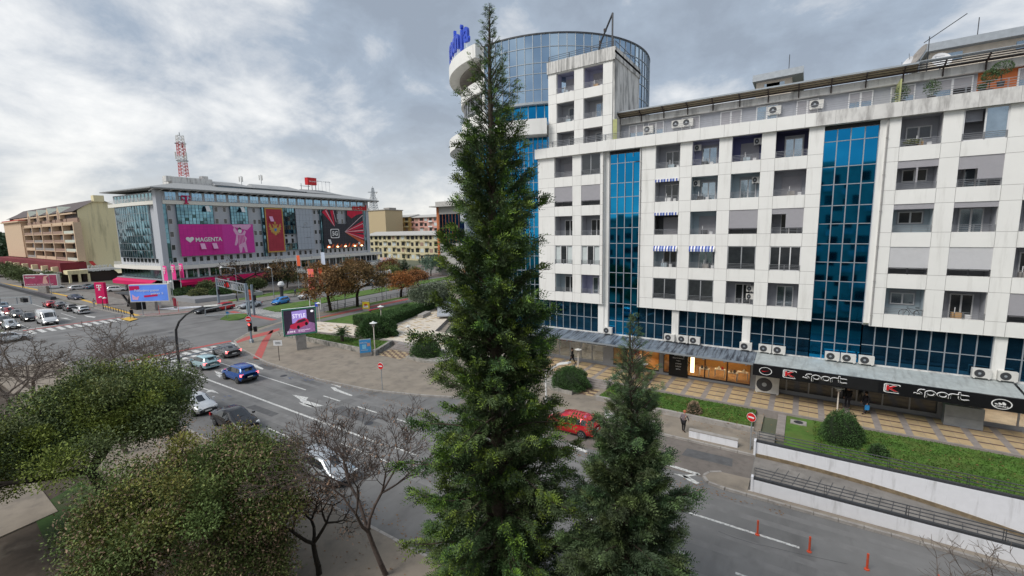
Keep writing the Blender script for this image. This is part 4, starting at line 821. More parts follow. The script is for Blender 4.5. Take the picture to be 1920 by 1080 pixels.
# ================= ROUND OFFICE BUILDING =================
OC = (-28.8, 53.9); ROF = thing('round_office', 'round office building with glass drum, white rings and curved visor behind the white block', 'building', (OC[0], OC[1], 0))
def ang(px, r, near=True, py=300):
    """angle on the circle of radius r seen along the sight line px"""
    d = ray(px, py); dx, dy = d[0], d[1]; L = math.hypot(dx, dy); dx /= L; dy /= L; b = -(OC[0]*dx+OC[1]*dy); c = OC[0]**2+OC[1]**2-r*r; q = b*b-c
    t = -b-(math.sqrt(q) if q > 0 else 0); return math.atan2(t*dy-OC[1], t*dx-OC[0])
def cylglass(name, r, z0, z1, a0, a1, na, zs, g, bars='mullion', bw=.05):
    m = MB(); mb = MB(); zz = [z0]+zs+[z1]; C = lambda t, rr: (OC[0]+rr*cos(t), OC[1]+rr*sin(t))
    for i in range(na):
        t0 = a0+(a1-a0)*i/na; t1 = a0+(a1-a0)*(i+1)/na; p, q = C(t0, r), C(t1, r)
        for c, d in zip(zz, zz[1:]): m.poly([(p[0], p[1], c), (q[0], q[1], c), (q[0], q[1], d), (p[0], p[1], d)])
        p2 = C(t0, r+.04); mb.tube((p2[0], p2[1], z0), (p2[0], p2[1], z1), bw, bw, 4)
        for z in zz: a, b = C(t0, r+.03), C(t1, r+.03); mb.bar((a[0], a[1], z), (b[0], b[1], z), bw*1.1, bw*1.4)
    o = m.build(name, g, ROF); mb.build('glazing_bars', bars, o); return o
def ringband(m, r0, r1, z0, z1, a0, a1, n=48, mi=0):
    C = lambda t, rr: (OC[0]+rr*cos(t), OC[1]+rr*sin(t))
    for i in range(n):
        t0 = a0+(a1-a0)*i/n; t1 = a0+(a1-a0)*(i+1)/n; A, B, D, E = C(t0, r0), C(t0, r1), C(t1, r1), C(t1, r0)
        m.poly([(A[0], A[1], z0), (B[0], B[1], z0), (D[0], D[1], z0), (E[0], E[1], z0)][::-1], mi); m.poly([(A[0], A[1], z1), (B[0], B[1], z1), (D[0], D[1], z1), (E[0], E[1], z1)], mi)
        m.poly([(B[0], B[1], z0), (D[0], D[1], z0), (D[0], D[1], z1), (B[0], B[1], z1)], mi); m.poly([(A[0], A[1], z0), (A[0], A[1], z1), (E[0], E[1], z1), (E[0], E[1], z0)], mi)
    for t in (a0, a1): A, B = C(t, r0), C(t, r1); m.poly([(A[0], A[1], z0), (B[0], B[1], z0), (B[0], B[1], z1), (A[0], A[1], z1)], mi)
AV = ang(911, 12.15)                    # where the visor ends and the drum glass starts
DR = 12.15; cylglass('drum_glass', DR, 28.3, 35.0, AV, AV+radians(235), 56, [29.55, 31.15, 32.2, 33.75], 'glass_drum')
m = MB(); ringband(m, 0.0, DR-.05, 34.95, 35.08, AV, AV+2*pi, 60); ringband(m, DR-.02, DR+.1, 34.98, 35.12, AV, AV+radians(235), 60); m.build('drum_roof', 'metal_dark', ROF)
cylglass('blue_band', 11.7, 26.0, 28.3, AV, AV+radians(200), 46, [], 'glass_blue'); m = MB(); ringband(m, 11.0, DR+.12, 28.08, 28.3, AV, AV+radians(200)); m.build('drum_underside', 'steel_grey', ROF)
m = MB(); ringband(m, 9, 13.55, 24.75, 26.3, radians(-245), radians(-64.3), 60); m.build('white_ring', 'facade_white', ROF)
m = MB(); ringband(m, 9.0, 13.3, 33.75, 35.15, AV-radians(120), AV, 44); m.build('roof_visor', 'facade_white', ROF)
m = MB(); ringband(m, 6, 12.0, 33.6, 33.74, AV-radians(120), AV-.02, 44); m.build('visor_soffit', 'concrete', ROF)
aL = AV-radians(70)
m = MB(); ringband(m, 9.5, 11.9, 30.6, 31.9, aL, AV-.01, 30); ringband(m, 9.5, 11.9, 26.3, 28.3, aL, AV-.01, 30); m.build('floor_band', 'facade_white', ROF)
cylglass('window_band', 11.5, 28.3, 30.6, aL, AV-.02, 12, [28.95], 'glass_dark', 'frame_grey')
m = MB(); ringband(m, 8.6, 8.7, 31.9, 33.7, aL-.4, AV, 20); m.build('loggia_wall', 'balcony_grey', ROF)
m = MB(); ringband(m, 8.75, 8.8, 31.9, 33.5, AV-.75, AV-.45, 4); m.build('loggia_panel', 'orange_wall', ROF)
cylglass('side_glass', 12.35, 26.3, 31.6, aL-radians(26), aL-.01, 8, [27.6, 29, 30.3], 'glass_drum', 'steel_grey')
m = MB(); t = AV-.0; m.box(OC[0]+12.2*cos(t)-.2, OC[0]+12.2*cos(t)+.15, OC[1]+12.2*sin(t)-.1, OC[1]+12.2*sin(t)+.3, 28.3, 35); m.build('visor_end_post', 'facade_white', ROF)
cylglass('curtain_glass', 11.9, 3.0, 24.75, radians(-175), radians(-62), 46, [5.6, 7.2, 8.8, 10.4, 12, 13.6, 15.2, 16.8, 18.4, 20, 21.6, 23.2], 'glass_blue')
cylglass('curtain_glass', 11.9, 3.0, 24.75, radians(-255), radians(-175.5), 20, [7.2, 10.4, 13.6, 16.8, 20, 23.2], 'glass_teal')
m = MB()
for z in (20.4, 16.2, 12): ringband(m, 11.5, 12.5, z, z+1.2, radians(-215), radians(-140), 30)
m.build('floor_band', 'facade_white', ROF)
# rooftop lettering on its posts
sg = thing('rooftop_sign', 'blue rooftop letters reading gradnja standing on the curved visor', 'sign', (OC[0], OC[1], 35.1))
a1_ = ang(881, 13.0, py=100); mat('letter_blue', (.03, .08, .55), .4)
step = radians(5.0)
for k, ch in enumerate('ajndarg'):
    t = a1_-radians(2)-step*k; x, y = OC[0]+13.05*cos(t), OC[1]+13.05*sin(t); tx, ty = -sin(t), cos(t)
    hh = {'j': 2.9, 'd': 2.3, 'g': 2.2}.get(ch, 1.65); zb = {'j': 35.2, 'g': 35.15}.get(ch, 35.85)
    text('letter', ch, 'letter_blue', sg, (x, y, zb+hh/2), (tx, ty, 0), 1.0 if ch != 'j' else .55, hh, .3, bold=.03, center=True)
    m = MB(); m.box(x-.03, x+.03, y-.03, y+.03, 35.1, 35.9); m.build('post', 'white', sg)
# ================= BUILDING WITH THE CAMERA'S BALCONY (seen in the mirror glass) =================
OB = thing('opposite_block', 'plain grey apartment block on the near side of the street with rows of windows', 'building', (0, -1.5, 0))
m = MB(); m.box(-8.5, 52, -12, -1.6, 0, 23.6); m.box(-9, 52.5, -12.5, -1.4, 23.61, 24.2); m.build('wall', 'tile_pale', OB); m = MB(); g = MB()
for i in range(16):
    for j in range(7): x = -6.5+i*3.6; z = 2.1+j*3.1; g.box(x, x+1.7, -1.6, -1.57, z, z+1.5); m.box(x-.3, x+2, -1.59, -.9 if abs(x+.85) > 4 else -1.5, z-1.0, z-.15) if (i+j) % 2 else None
tag(g.build('window', 'glass_dark', OB), kind='stuff'); tag(m.build('balcony_front', 'facade_worn', OB), kind='stuff')

OB = thing('neighbour_block', 'lower pale block set back on the near side of the street further left', 'building', (-60, -26, 0)); m = MB(); m.box(-95, -30, -40, -26, 0, 17); m.prism([(-96, -41), (-29, -41), (-29, -25.4), (-96, -25.4)], 17, 17.6); m.box(-62, -57, -36, -30, 17.6, 20.5); m.build('wall', 'tile_pale', OB); g = MB()
for i in range(14):
    for j in range(5): g.box(-93+i*4.5, -91+i*4.5, -26, -25.96, 2+j*3.1, 3.5+j*3.1)
tag(g.build('window', 'glass_dark', OB), kind='stuff')
# ================= CORNER OFFICE BUILDING WITH THE BANNERS (local frame: x along the long front, y inwards) =================
C0 = (-134.2, 45.5); TDV = (-.07324, .99732); TRZ = math.atan2(TDV[1], TDV[0])
TB = thing('office_building', 'grey office building with wide eaves, large banners and a pink awning at the junction corner', 'building', (C0[0], C0[1], 0), TRZ, world=False)
def TP(px, py, off=0.):
    d = ray(px, py); iv = (-TDV[1], TDV[0]); P = (C0[0]+iv[0]*off, C0[1]+iv[1]*off); t = (P[0]*iv[0]+P[1]*iv[1])/(d[0]*iv[0]+d[1]*iv[1])
    return ((t*d[0]-C0[0])*TDV[0]+(t*d[1]-C0[1])*TDV[1], t*d[2]+HC)
def toworld(u, y, z=0): return (C0[0]+TDV[0]*u-TDV[1]*y, C0[1]+TDV[1]*u+TDV[0]*y, z)
mat('t_wall', (.46, .48, .52), .8, noise=.03); mat('cream_band', (.76, .74, .68), .8, noise=.05); mat('magenta', (.62, .03, .30), .7, noise=.08, scale=.8)
mat('magenta_dark', (.60, .0, .10), .6, noise=.05); mat('roof_grey', (.30, .31, .315), .8, noise=.12, bump=.5, wave=('X', 2.5)); mat('roof_under', (.22, .22, .22), .8)
mat('banner_red', (.42, .045, .07), .75, noise=.12, scale=.5); mat('gold', (.55, .33, .08), .6, noise=.1); mat('banner_grey', (.42, .46, .52), .7, noise=.04)
mat('banner_black', (.035, .035, .045), .6, noise=.2); mat('banner_glow', (.65, .14, .05), .7, noise=.4, scale=.5); mat('beam_red', (.62, .02, .06), .7, noise=.15, scale=.5); mat('beam_white', (.75, .55, .58), .7, noise=.1); mat('pink_pale', (.78, .42, .64), .7)
TD_ = 27.
m = MB(); m.box(0, 66.2, 0, TD_, 0, 26.1); m.build('wall', 't_wall', TB)
m = MB(); m.box(-1.3, -.05, -.5, 1.2, 0, 26.3); m.build('corner_pillar', 't_wall', TB)
m = MB(); m.box(65.2, 66.6, -.4, 1, 0, 26.3); m.build('corner_pillar', 't_wall', TB)
def slab(name, z0, z1, out, u0=-1.5, u1=66.8, side=1.):
    m = MB(); m.prism([(u0, -out), (u1, -out), (u1, 0), (u0-.0, 0)], z0, z1); m.build(name, 'cream_band', TB)
    m = MB(); m.prism([(-.05, 1.2), (-.05, TD_), (-side*.7, TD_+.6), (-side*.85, TD_*.5), (-side*.5, 1.2)], z0, z1); m.build(name, 'cream_band', TB)
slab('floor_band', 22.9, 23.8, .9, -.0, 66.8, 1.6); slab('lower_band', 6.4, 7.3, 2.0, -.05, 70.9, 2.2)
def trail(name, pts, z, h, n):
    m = MB()
    for (a, b), (c, d) in zip(pts, pts[1:]):
        for k in range(3): m.bar((a, b, z+h*(k+1)/3), (c, d, z+h*(k+1)/3), .05)
        for k in range(n+1): t = k/n; m.box(a+(c-a)*t-.03, a+(c-a)*t+.03, b+(d-b)*t-.03, b+(d-b)*t+.03, z, z+h)
    m.build(name, 'white', TB)
trail('railing', [(0, -.8), (66.5, -.8)], 23.8, .95, 46); trail('railing', [(0, -1.9), (70.6, -1.9)], 7.3, .9, 46); trail('railing', [(-.75, 1.3), (-1.3, 14), (-1.05, 27.4)], 23.8, .95, 18); trail('railing', [(-1.05, 1.3), (-1.8, 14), (-1.45, 27.4)], 7.3, .9, 16)
mat('glass_sky2', (.28, .46, .62), .08, metal=.8, noise=.1)
for k in range(21):
    u0 = .9+k*3.05
    if u0 > 63: break
    m = MB(); m.box(u0+(.0 if k else .0), u0+2.35, -.06, -.02, 24.0, 25.9); w_ = m.build('top_window', 'glass_sky2', TB)
    m = MB(); m.box(u0+.75, u0+.81, -.09, -.02, 24, 25.9); m.box(u0+1.55, u0+1.61, -.09, -.02, 24, 25.9); m.build('frame', 'white', w_)
# small windows on the wall: each a window of its own
def twin(u, z, w=.75, h=1.25, y=0):
    m = MB(); m.box(u-.08, u+w+.08, y-.05, y-.01, z-.08, z+h+.08, 0); m.box(u, u+w, y-.07, y-.052, z, z+h, 1); m.build('window', ['frame_white', 'glass_dark'], TB)
WZ = (21.3, 17.98, 14.7, 11.4, 8.2)
for z in WZ: twin(1.1, z); twin(22.6, z); twin(24.0, z) if z < 20 else None; twin(43.0, z); twin(44.6, z, .5); twin(63.8, z, .45)
for u in (12.2, 14.4): twin(u, 21.3); twin(u, 18.1)
for u in (52.2, 54.2): twin(u, 18.2, .7, 1.5); twin(u, 21.4)
for u in (32.2, 34.3): twin(u, 12.0, .8, 1.4); twin(u, 14.0+.0, .7, .6)
for u in [3.4, 5.4, 7.2, 8.9, 10.7, 12.5, 14.9, 16.8, 18.6, 20.4, 26.3, 28.2, 30, 32.5, 34.4, 36.6, 38.5, 40.4, 46.5, 48.3, 50.2, 52.1, 54, 56, 58, 60, 62]: twin(u, 8.05, .85, 1.3)
mat('glass_bay', (.14, .27, .33), .06, metal=1., noise=.4, scale=.35)
def bay(u0, u1, z0, z1, out, nu, nz, g='glass_bay', name='glass_bay', bars='metal_dark', openp=()):
    m = MB(); r = random.Random(int(u0*10)); b = MB(); m.box(u0, u0+.04, -out, 0, z0, z1); m.box(u1-.04, u1, -out, 0, z0, z1); m.box(u0, u1, -out, 0, z0, z0+.05)
    for i in range(nu):
        for j in range(nz):
            a, c = u0+(u1-u0)*i/nu, u0+(u1-u0)*(i+1)/nu; d, e = z0+(z1-z0)*j/nz, z0+(z1-z0)*(j+1)/nz; t, t2 = r.uniform(-.03, .03), r.uniform(-.03, .03)
            m.poly([(a, -out+t, d), (c, -out-t, d), (c, -out-t+t2, e), (a, -out+t+t2, e)])
    o = m.build(name, g, TB)
    for i in range(nu+1): x = u0+(u1-u0)*i/nu; b.box(x-.03, x+.03, -out-.06, -out-.035, z0, z1)
    for j in range(nz+1): z = z0+(z1-z0)*j/nz; b.box(u0, u1, -out-.06, -out-.035, z-.025, z+.025)
    b.build('glazing_bars', bars, o); return o
bay(2.85, 11.5, 17.9, 22.85, .6, 10, 6); bay(16.1, 20.8, 17.9, 22.85, .6, 6, 6); bay(31.5, 35.7, 14.9, 22.85, .5, 5, 6); bay(31.5, 35.8, 9.9, 11.9, .5, 5, 2); bay(25.0, 25.6, 8.3, 22.85, .7, 1, 14); bay(45.2, 45.8, 8.3, 22.85, .6, 1, 14); bay(-.02, .75, 8.2, 22.85, .3, 1, 12); bay(64.6, 65.1, 8.2, 22.85, .15, 1, 12)
def tilted(u, z, w, h, m_='white', out=1.0):
    m = MB(); m.poly([(u, -out-.05, z+h), (u+w, -out-.05, z+h), (u+w, -out-.75, z), (u, -out-.75, z)]); m.poly([(u, -out-.09, z+h), (u+w, -out-.09, z+h), (u+w, -out-.79, z), (u, -out-.79, z)]); m.build('open_window', m_, TB)  # plain white stands in for the bright reflection on the opened glass
tilted(9.4, 21.2, 1.0, 1.5, 'white'); tilted(18.6, 21.3, 1.0, 1.4, 'white')
def banner(name, u0, u1, z0, z1, m_, nu, nz, y=-.9, label=None):
    m = MB(); m.box(u0, u1, y, y+.1, z0, z1, 0)
    for i in range(1, nu): x = u0+(u1-u0)*i/nu; m.box(x-.02, x+.02, y-.012, y, z0, z1, 1)
    for j in range(1, nz): z = z0+(z1-z0)*j/nz; m.box(u0, u1, y-.011, y-.0005, z-.02, z+.02, 1)
    return m.build(name, [m_, 'joint_'+m_], TB)
mat('joint_magenta', (.42, .03, .24), .8); mat('joint_banner_red', (.30, .04, .06), .8); mat('joint_banner_grey', (.2, .22, .25), .8); mat('joint_banner_black', (.10, .10, .12), .8)
bm = banner('magenta_banner', 2.75, 21.8, 9.65, 17.85, 'magenta', 20, 6)
m = MB(); m.box(13.2, 21.8, -.915, -.905, 9.65, 17.85); m.build('banner_half', 'magenta2', TB) if 'magenta2' in MT else (mat('magenta2', (.62, .05, .36), .7, noise=.08), m.build('banner_half', 'magenta2', TB))
def ttext(t_, m_, u, z, w, h, y=-.98, bold=.0, depth=.06, center=False, name='lettering'):
    o = text(name, t_, m_, TB, (u, y, z), (1, 0, 0), w, h, depth, bold=bold, center=center); return o
ttext('MAGENTA', 'white', 6.3, 13.25, 6.6, 1.15, bold=.025)
def xz(name, pts, m_, y=-.96, thick=.04):
    m = MB(); n = len(pts); a = sum(pts[i][0]*pts[(i+1) % n][1]-pts[(i+1) % n][0]*pts[i][1] for i in range(n))
    if a < 0: pts = pts[::-1]
    k = len(m.v); m.v += [(x, y, z) for x, z in pts]+[(x, y+thick, z) for x, z in pts]; m.f.append(tuple(range(k, k+n))); m.m.append(0)
    for i in range(n): j = (i+1) % n; m.f.append((k+j, k+i, k+n+i, k+n+j)); m.m.append(0)
    return m.build(name, m_, TB)
xz('heart', [(5.0, 13.1), (4.1, 13.9), (4.05, 14.3), (4.3, 14.55), (4.7, 14.55), (5.0, 14.3), (5.3, 14.55), (5.7, 14.55), (5.95, 14.3), (5.9, 13.9)], 'white')
for u in (7.2, 10.2): tilted(u, 11.3, 1.15, 1.5, 'pink_pale', .95)
# printed figure of an athlete in a striped shirt
FGu, FGz = 17.4, 9.8
fig = [[(.0, .0), (.5, .0), (.9, 1.6), (1.2, 1.5), (1.6, .0), (2.2, .0), (2.1, 1.2), (1.9, 3.0), (2.3, 4.1), (1.7, 4.9), (2.2, 5.9), (1.8, 6.4), (1.1, 5.4), (.2, 5.4), (-.5, 6.6), (-1, 7.4), (-1.3, 6.4), (-.6, 5.0), (-.9, 3.6), (-1.3, 2.2), (-.8, 2.1), (-.3, 3.1)]]
for p in fig: xz('printed_figure', [(FGu+a, FGz+b) for a, b in p], 'pink_pale', -.97, .03)
xz('printed_figure', [(FGu+.5+.55*cos(t*pi/6), FGz+6.2+.68*sin(t*pi/6)) for t in range(12)], 'white', -.975, .03)
xz('printed_figure', [(FGu-.05, FGz+6.5), (FGu+.5, FGz+6.2+.45), (FGu+1.0, FGz+6.5), (FGu+.9, FGz+7.0), (FGu+.5, FGz+7.2), (FGu+.1, FGz+7.0)], 'metal_dark', -.98, .02)
for k in range(5): xz('printed_stripe', [(FGu-.2+k*.42, FGz+2.2+.2*k), (FGu+.02+k*.42, FGz+2.2+.2*k), (FGu+.1+k*.36, FGz+5.0), (FGu-.1+k*.36, FGz+5.0)], 'magenta', -.985, .012)
xz('printed_figure', [(FGu+1.6, FGz+6.6), (FGu+2.6, FGz+6.4), (FGu+3.9, FGz+7.6), (FGu+3.6, FGz+8.0), (FGu+2.0, FGz+8.0), (FGu-1.6, FGz+8.0), (FGu-1.2, FGz+7.4)], 'pink_pale', -.965, .03)
# national flag banner with the crowned double headed eagle
banner('flag_banner', 25.7, 31.4, 9.4, 22.75, 'banner_red', 6, 10, -.95)
m = MB()
for a in ((25.7, 26.0, 9.4, 22.75), (31.1, 31.4, 9.4, 22.75), (26.0, 31.1, 9.4, 9.75), (26.0, 31.1, 22.4, 22.75)): m.box(a[0], a[1], -1.0, -.965, a[2], a[3])
m.build('flag_border', 'gold', TB)
E0, E1 = 28.6, 16.4; half = [(0, -1.9), (.35, -1.7), (.55, -1.1), (.9, -1.5), (1.0, -.9), (1.5, -1.0), (1.35, -.3), (1.9, -.1), (1.65, .4), (2.1, .9), (1.75, 1.1), (1.9, 1.7), (1.5, 1.5), (1.3, 1.1), (1.1, .5), (.75, .3), (.55, .7), (.75, 1.2), (.95, 1.3), (.6, 1.55), (.3, 1.3), (.2, .8), (.12, 1.6), (.3, 1.8), (.3, 2.15), (0, 2.3)]
xz('eagle', [(E0+a, E1+b) for a, b in half]+[(E0-a, E1+b) for a, b in half[::-1][1:-1]], 'gold', -1.0, .04)
xz('eagle_shield', [(E0-.4, E1+.2), (E0+.4, E1+.2), (E0+.35, E1-.4), (E0, E1-.8), (E0-.35, E1-.4)], 'sign_blue', -1.02, .02)
tilted(26.9, 18.7, 1.1, 1.5, 'pink_pale', .95)
banner('grey_banner', 35.9, 41.9, 9.8, 22.75, 'banner_grey', 5, 7)
m = MB()
for i in range(10): t0, t1 = pi*(-.1+i*.13), pi*(-.1+(i+1)*.13); m.poly([(39.3+.55*cos(t0), -.95, 17.8+.65*sin(t0)), (39.3+.7*cos(t0), -.95, 17.8+.8*sin(t0)), (39.3+.7*cos(t1), -.95, 17.8+.8*sin(t1)), (39.3+.55*cos(t1), -.95, 17.8+.65*sin(t1))][::-1])
m.box(38.9, 39.2, -.96, -.94, 17.6, 18.0); m.build('emblem', 'frame_grey', TB); ttext('GEORGIJA', 'frame_grey', 37.6, 16.8, 3.4, .22); ttext('www.info', 'frame_grey', 38.8, 13.6, 1.7, .2)
# black and red network banner
for a in ((45.8, 51.7, 9.7, 22.75), (51.7, 55.8, 9.7, 18.05), (55.8, 63.3, 9.7, 22.75)): banner('network_banner', *a[:4], 'banner_black', 6 if a[0] != 51.7 else 4, 11, -.85)
def beam(p0, p1, w0, w1, m_, y): 
    dx, dz = p1[0]-p0[0], p1[1]-p0[1]; L = math.hypot(dx, dz); nx, nz = -dz/L, dx/L; xz('beam', [(p0[0]+nx*w0/2, p0[1]+nz*w0/2), (p1[0]+nx*w1/2, p1[1]+nz*w1/2), (p1[0]-nx*w1/2, p1[1]-nz*w1/2), (p0[0]-nx*w0/2, p0[1]-nz*w0/2)], m_, y, .02)
c_ = (54.5, 15.3)
for (x, z, w, mm) in ((46.6, 22.6, 2.2, 'beam_red'), (49.6, 22.6, 1.3, 'beam_red'), (47.2, 22.6, .35, 'beam_white'), (50.2, 22.6, .2, 'beam_white')): beam((50.4 if x < 50 else 51.2, 17.2 if x < 50 else 18.6), (x, z), .15, w, mm, -.9 if mm == 'beam_red' else -.92)
for (z, w, mm) in ((18.9, .5, 'beam_red'), (17.6, 1.9, 'beam_red'), (15.4, 1.6, 'beam_red'), (13.0, 1.9, 'beam_red'), (11.0, 1.3, 'banner_glow'), (18.2, .2, 'beam_white'), (15.6, .35, 'beam_white'), (12.5, .22, 'beam_white'), (21.2, .25, 'beam_white')): beam((54.6, 15.2), (63.2, z), .12, w, mm, -.9 if mm != 'beam_white' else -.92)
xz('beam', [(56.2, 22.7), (63.2, 22.7), (63.2, 21.8), (60.5, 21.3), (58, 20.0), (56.2, 21.2)], 'beam_red', -.905, .02)
for k in range(9): x = 46.5+k*1.75; xz('beam', [(x, 9.8), (x+1.2, 9.8), (x+1.5, 10.8+.3*(k % 3)), (x+.9, 10.9)], 'banner_glow', -.9, .02)
lampb = MB()
for x in (47.4, 51.0, 54.4, 58.6, 61.8): lampb.lathe([(0, -.25), (.35, -.1), (.35, .1), (0, .25)], (x, -1.1, 10.1), 10)
lampb.build('spotlight', 'warm_light', TB, split=True)
def rrect(u0, u1, z0, z1, t, m_, y, rad=.5):
    def P(i): 
        L = []
        for qx, qz, a0 in ((u1-i-rad, z1-i-rad, 0), (u0+i+rad, z1-i-rad, 90), (u0+i+rad, z0+i+rad, 180), (u1-i-rad, z0+i+rad, 270)):
            for k in range(5): tt = radians(a0+90*k/4); L.append((qx+rad*cos(tt), qz+rad*sin(tt)))
        return L
    o_, i_ = P(0), P(t); m = MB()
    for k in range(len(o_)): j = (k+1) % len(o_); m.poly([(i_[k][0], y, i_[k][1]), (o_[k][0], y, o_[k][1]), (o_[j][0], y, o_[j][1]), (i_[j][0], y, i_[j][1])][::-1])
    m.build('badge_outline', m_, TB)
rrect(48.5, 52.2, 13.1, 16.3, .28, 'white', -.93); ttext('5G', 'white', 49.2, 13.9, 2.3, 1.6, bold=.03)
tilted(47.2, 11.2, 1.0, 1.5, 'white', .95); m = MB(); m.box(60.4, 61.3, -.95, -.9, 10.5, 11.4); m.build('small_mark', 'white', TB)
ttext('m:tel', 'red', 58.6, 23.0, 6.5, 1.9, -1.05, .03, .3)
# T sign on the upper band
def tmark(name, u, z, sc, m_, y, par=TB):
    for pts in ([(-1, 1), (1, 1), (1.05, .45), (.85, .45), (.7, .75), (.22, .78), (.22, -.75), (.5, -.85), (.5, -1), (-.5, -1), (-.5, -.85), (-.22, -.75), (-.22, .78), (-.7, .75), (-.85, .45), (-1.05, .45)], [(-.95, .2), (-.55, .2), (-.55, -.15), (-.95, -.15)], [(.55, .2), (.95, .2), (.95, -.15), (.55, -.15)]):
        xz(name, [(u+a*sc, z+b*sc) for a, b in pts], m_, y, .2)
tmark('letter', 5.0, 24.1, 1.05, 'letter_magenta', -1.3) if 'letter_magenta' in MT else (mat('letter_magenta', (.50, .0, .09), .5), tmark('letter', 5.0, 24.1, 1.05, 'letter_magenta', -1.3))
# side front (curved glass bay)
sv = [(-.05, 6.4), (-.35, 6.5), (-.75, 10), (-.95, 14), (-.9, 18), (-.7, 22), (-.3, 25.6), (-.05, 25.7)]
m = MB(); b = MB(); r = random.Random(9)
for (a, c), (d, e) in zip(sv, sv[1:]):
    for i in range(3):
        p = (a+(d-a)*i/3, c+(e-c)*i/3); q = (a+(d-a)*(i+1)/3, c+(e-c)*(i+1)/3)
        for j in range(7):
            z0, z1 = 9.3+j*1.93, 9.3+(j+1)*1.93; t = r.uniform(-.04, .04); m.poly([(p[0]+t, p[1], z0), (p[0]-t, p[1], z1), (q[0]+t, q[1], z1), (q[0]-t, q[1], z0)])
        b.bar((p[0]-.08, p[1], 9.3), (p[0]-.08, p[1], 22.8), .06)
    for j in range(8): b.bar((a-.08, c, 9.3+j*1.93), (d-.08, e, 9.3+j*1.93), .06)
o = m.build('curved_glass_bay', 'glass_bay', TB); b.build('glazing_bars', 'steel_grey', o); m = MB(); m.prism(sv, 9.2, 9.29); m.build('bay_underside', 't_wall', TB)
for y in [3+k*2.1 for k in range(11)]: m = MB(); m.box(-.06, -.01, y, y+1.3, 8.0, 9.1); m.build('side_window', 'glass_dark', TB)
for y in [2.5+k*2.0 for k in range(12)]: m = MB(); m.box(-.08, -.01, y, y+1.2, 24.0, 25.8); m.build('side_window', 'glass_teal', TB)
for y in [1.4+k*1.9 for k in range(13)]: m = MB(); m.box(-.6, -.55, y, y+1.7, 4.2, 6.2); m.build('side_window', 'glass_teal', TB)
# first floor glazing under the lower band, ledge, pink awnings
r = random.Random(4)
for k in range(25):
    u0 = 1.0+k*2.75; w = 2.3
    m = MB(); m.box(u0, u0+w, -.5, -.4, 4.2, 6.1, 0); m.box(u0+w, u0+2.75, -.56, -.35, 4.0, 6.4, 1); m.box(u0+w*.6, u0+w*.6+.08, -.54, -.501, 4.2, 6.1, 1); m.build('first_floor_window', ['glass_teal' if r.random() < .4 else 'glass_dark', 'frame_white'], TB)
m = MB(); m.box(-1, 70.6, -1.6, 0, 3.75, 4.0); m.box(-1.4, -.05, 1.2, TD_, 3.75, 4.0); m.build('ledge', 'steel_grey', TB)
m = MB(); m.poly([(1.0, -1.5, 3.72), (23.8, -1.5, 3.72), (23.8, -3.1, 3.15), (1.0, -3.1, 3.15)]); m.poly([(1.0, -3.1, 2.35), (23.8, -3.1, 2.35), (23.8, -3.1, 3.15), (1.0, -3.1, 3.15)]); m.build('pink_awning', 'magenta_dark', TB)
m = MB(); m.poly([(24.2, -1.5, 3.72), (70, -1.5, 3.72), (70, -3.1, 3.15), (24.2, -3.1, 3.15)]); m.poly([(24.2, -3.1, 2.35), (70, -3.1, 2.35), (70, -3.1, 3.15), (24.2, -3.1, 3.15)]); m.build('white_awning', 'cream_band', TB)
m = MB(); m.poly([(-1.3, 4, 3.72), (-1.3, TD_, 3.72), (-2.5, TD_, 3.15), (-2.5, 4, 3.15)]); m.poly([(-2.5, 4, 2.2), (-2.5, TD_, 2.2), (-2.5, TD_, 3.15), (-2.5, 4, 3.15)]); m.build('pink_awning', 'magenta_dark', TB)
tmark('awning_mark', 12.2, 2.8, .3, 'white', -3.32)
m = MB(); m.box(-.0, 66, -.06, -.02, .3, 3.6); m.box(-.06, -.02, 1.5, TD_, .3, 3.6); m.build('ground_floor_glass', 'glass_dark', TB)
for u in [-.7+k*7.35 for k in range(10)]: m = MB(); m.box(u-.45, u+.45, -1.55, -.65, 0, 3.74); m.build('column', 'cream_band', TB)
for y in (7, 15, 23): m = MB(); m.box(-1.2, -.6, y, y+.6, 0, 3.74); m.build('column', 'white', TB)
for k, (u, mm) in enumerate(((4.5, 'magenta'), (6.0, 'letter_blue'), (2.2, 'red'), (9.5, 'banner_red'))): m = MB(); m.box(u, u+1.2, -.12, -.07, .8, 2.2); m.build('window_poster', mm, TB)
# roof
m = MB(); Ev = -3.2; RZ0, RZ1 = 26.7, 29.0
a, b_, c, d = (-3.3, Ev), (69.6, Ev), (69.6, 30.5), (-1.6, 30.5); e_, f_, g_, h_ = (6.5, 6.5), (59, 6.5), (59, 20), (6.5, 20)
L_ = lambda p, z: (p[0], p[1], z)
m.poly([L_(a, RZ0), L_(b_, RZ0), L_(f_, RZ1), L_(e_, RZ1)]); m.poly([L_(b_, RZ0), L_(c, RZ0), L_(g_, RZ1), L_(f_, RZ1)]); m.poly([L_(c, RZ0), L_(d, RZ0+.6), L_(h_, RZ1), L_(g_, RZ1)]); m.poly([L_(d, RZ0+.6), L_(a, RZ0), L_(e_, RZ1), L_(h_, RZ1)]); m.poly([L_(e_, RZ1), L_(f_, RZ1), L_(g_, RZ1), L_(h_, RZ1)])
m.poly([L_(a, RZ0-.25), L_(d, RZ0+.35), L_(c, RZ0-.25), L_(b_, RZ0-.25)], 1)
for p, q in ((a, b_), (b_, c), (c, d), (d, a)): z0 = RZ0+(.6 if p == d else 0); z1 = RZ0+(.6 if q == d else 0); m.poly([L_(p, z0-.25), L_(q, z1-.25), L_(q, z1), L_(p, z0)], 0)
m.build('roof', ['roof_grey', 'roof_under'], TB)
m = MB()
for k in range(37): u = -2.4+k*2.0; m.bar((u, -.1, 25.9), (u, Ev+.2, RZ0-.3), .09, .16)
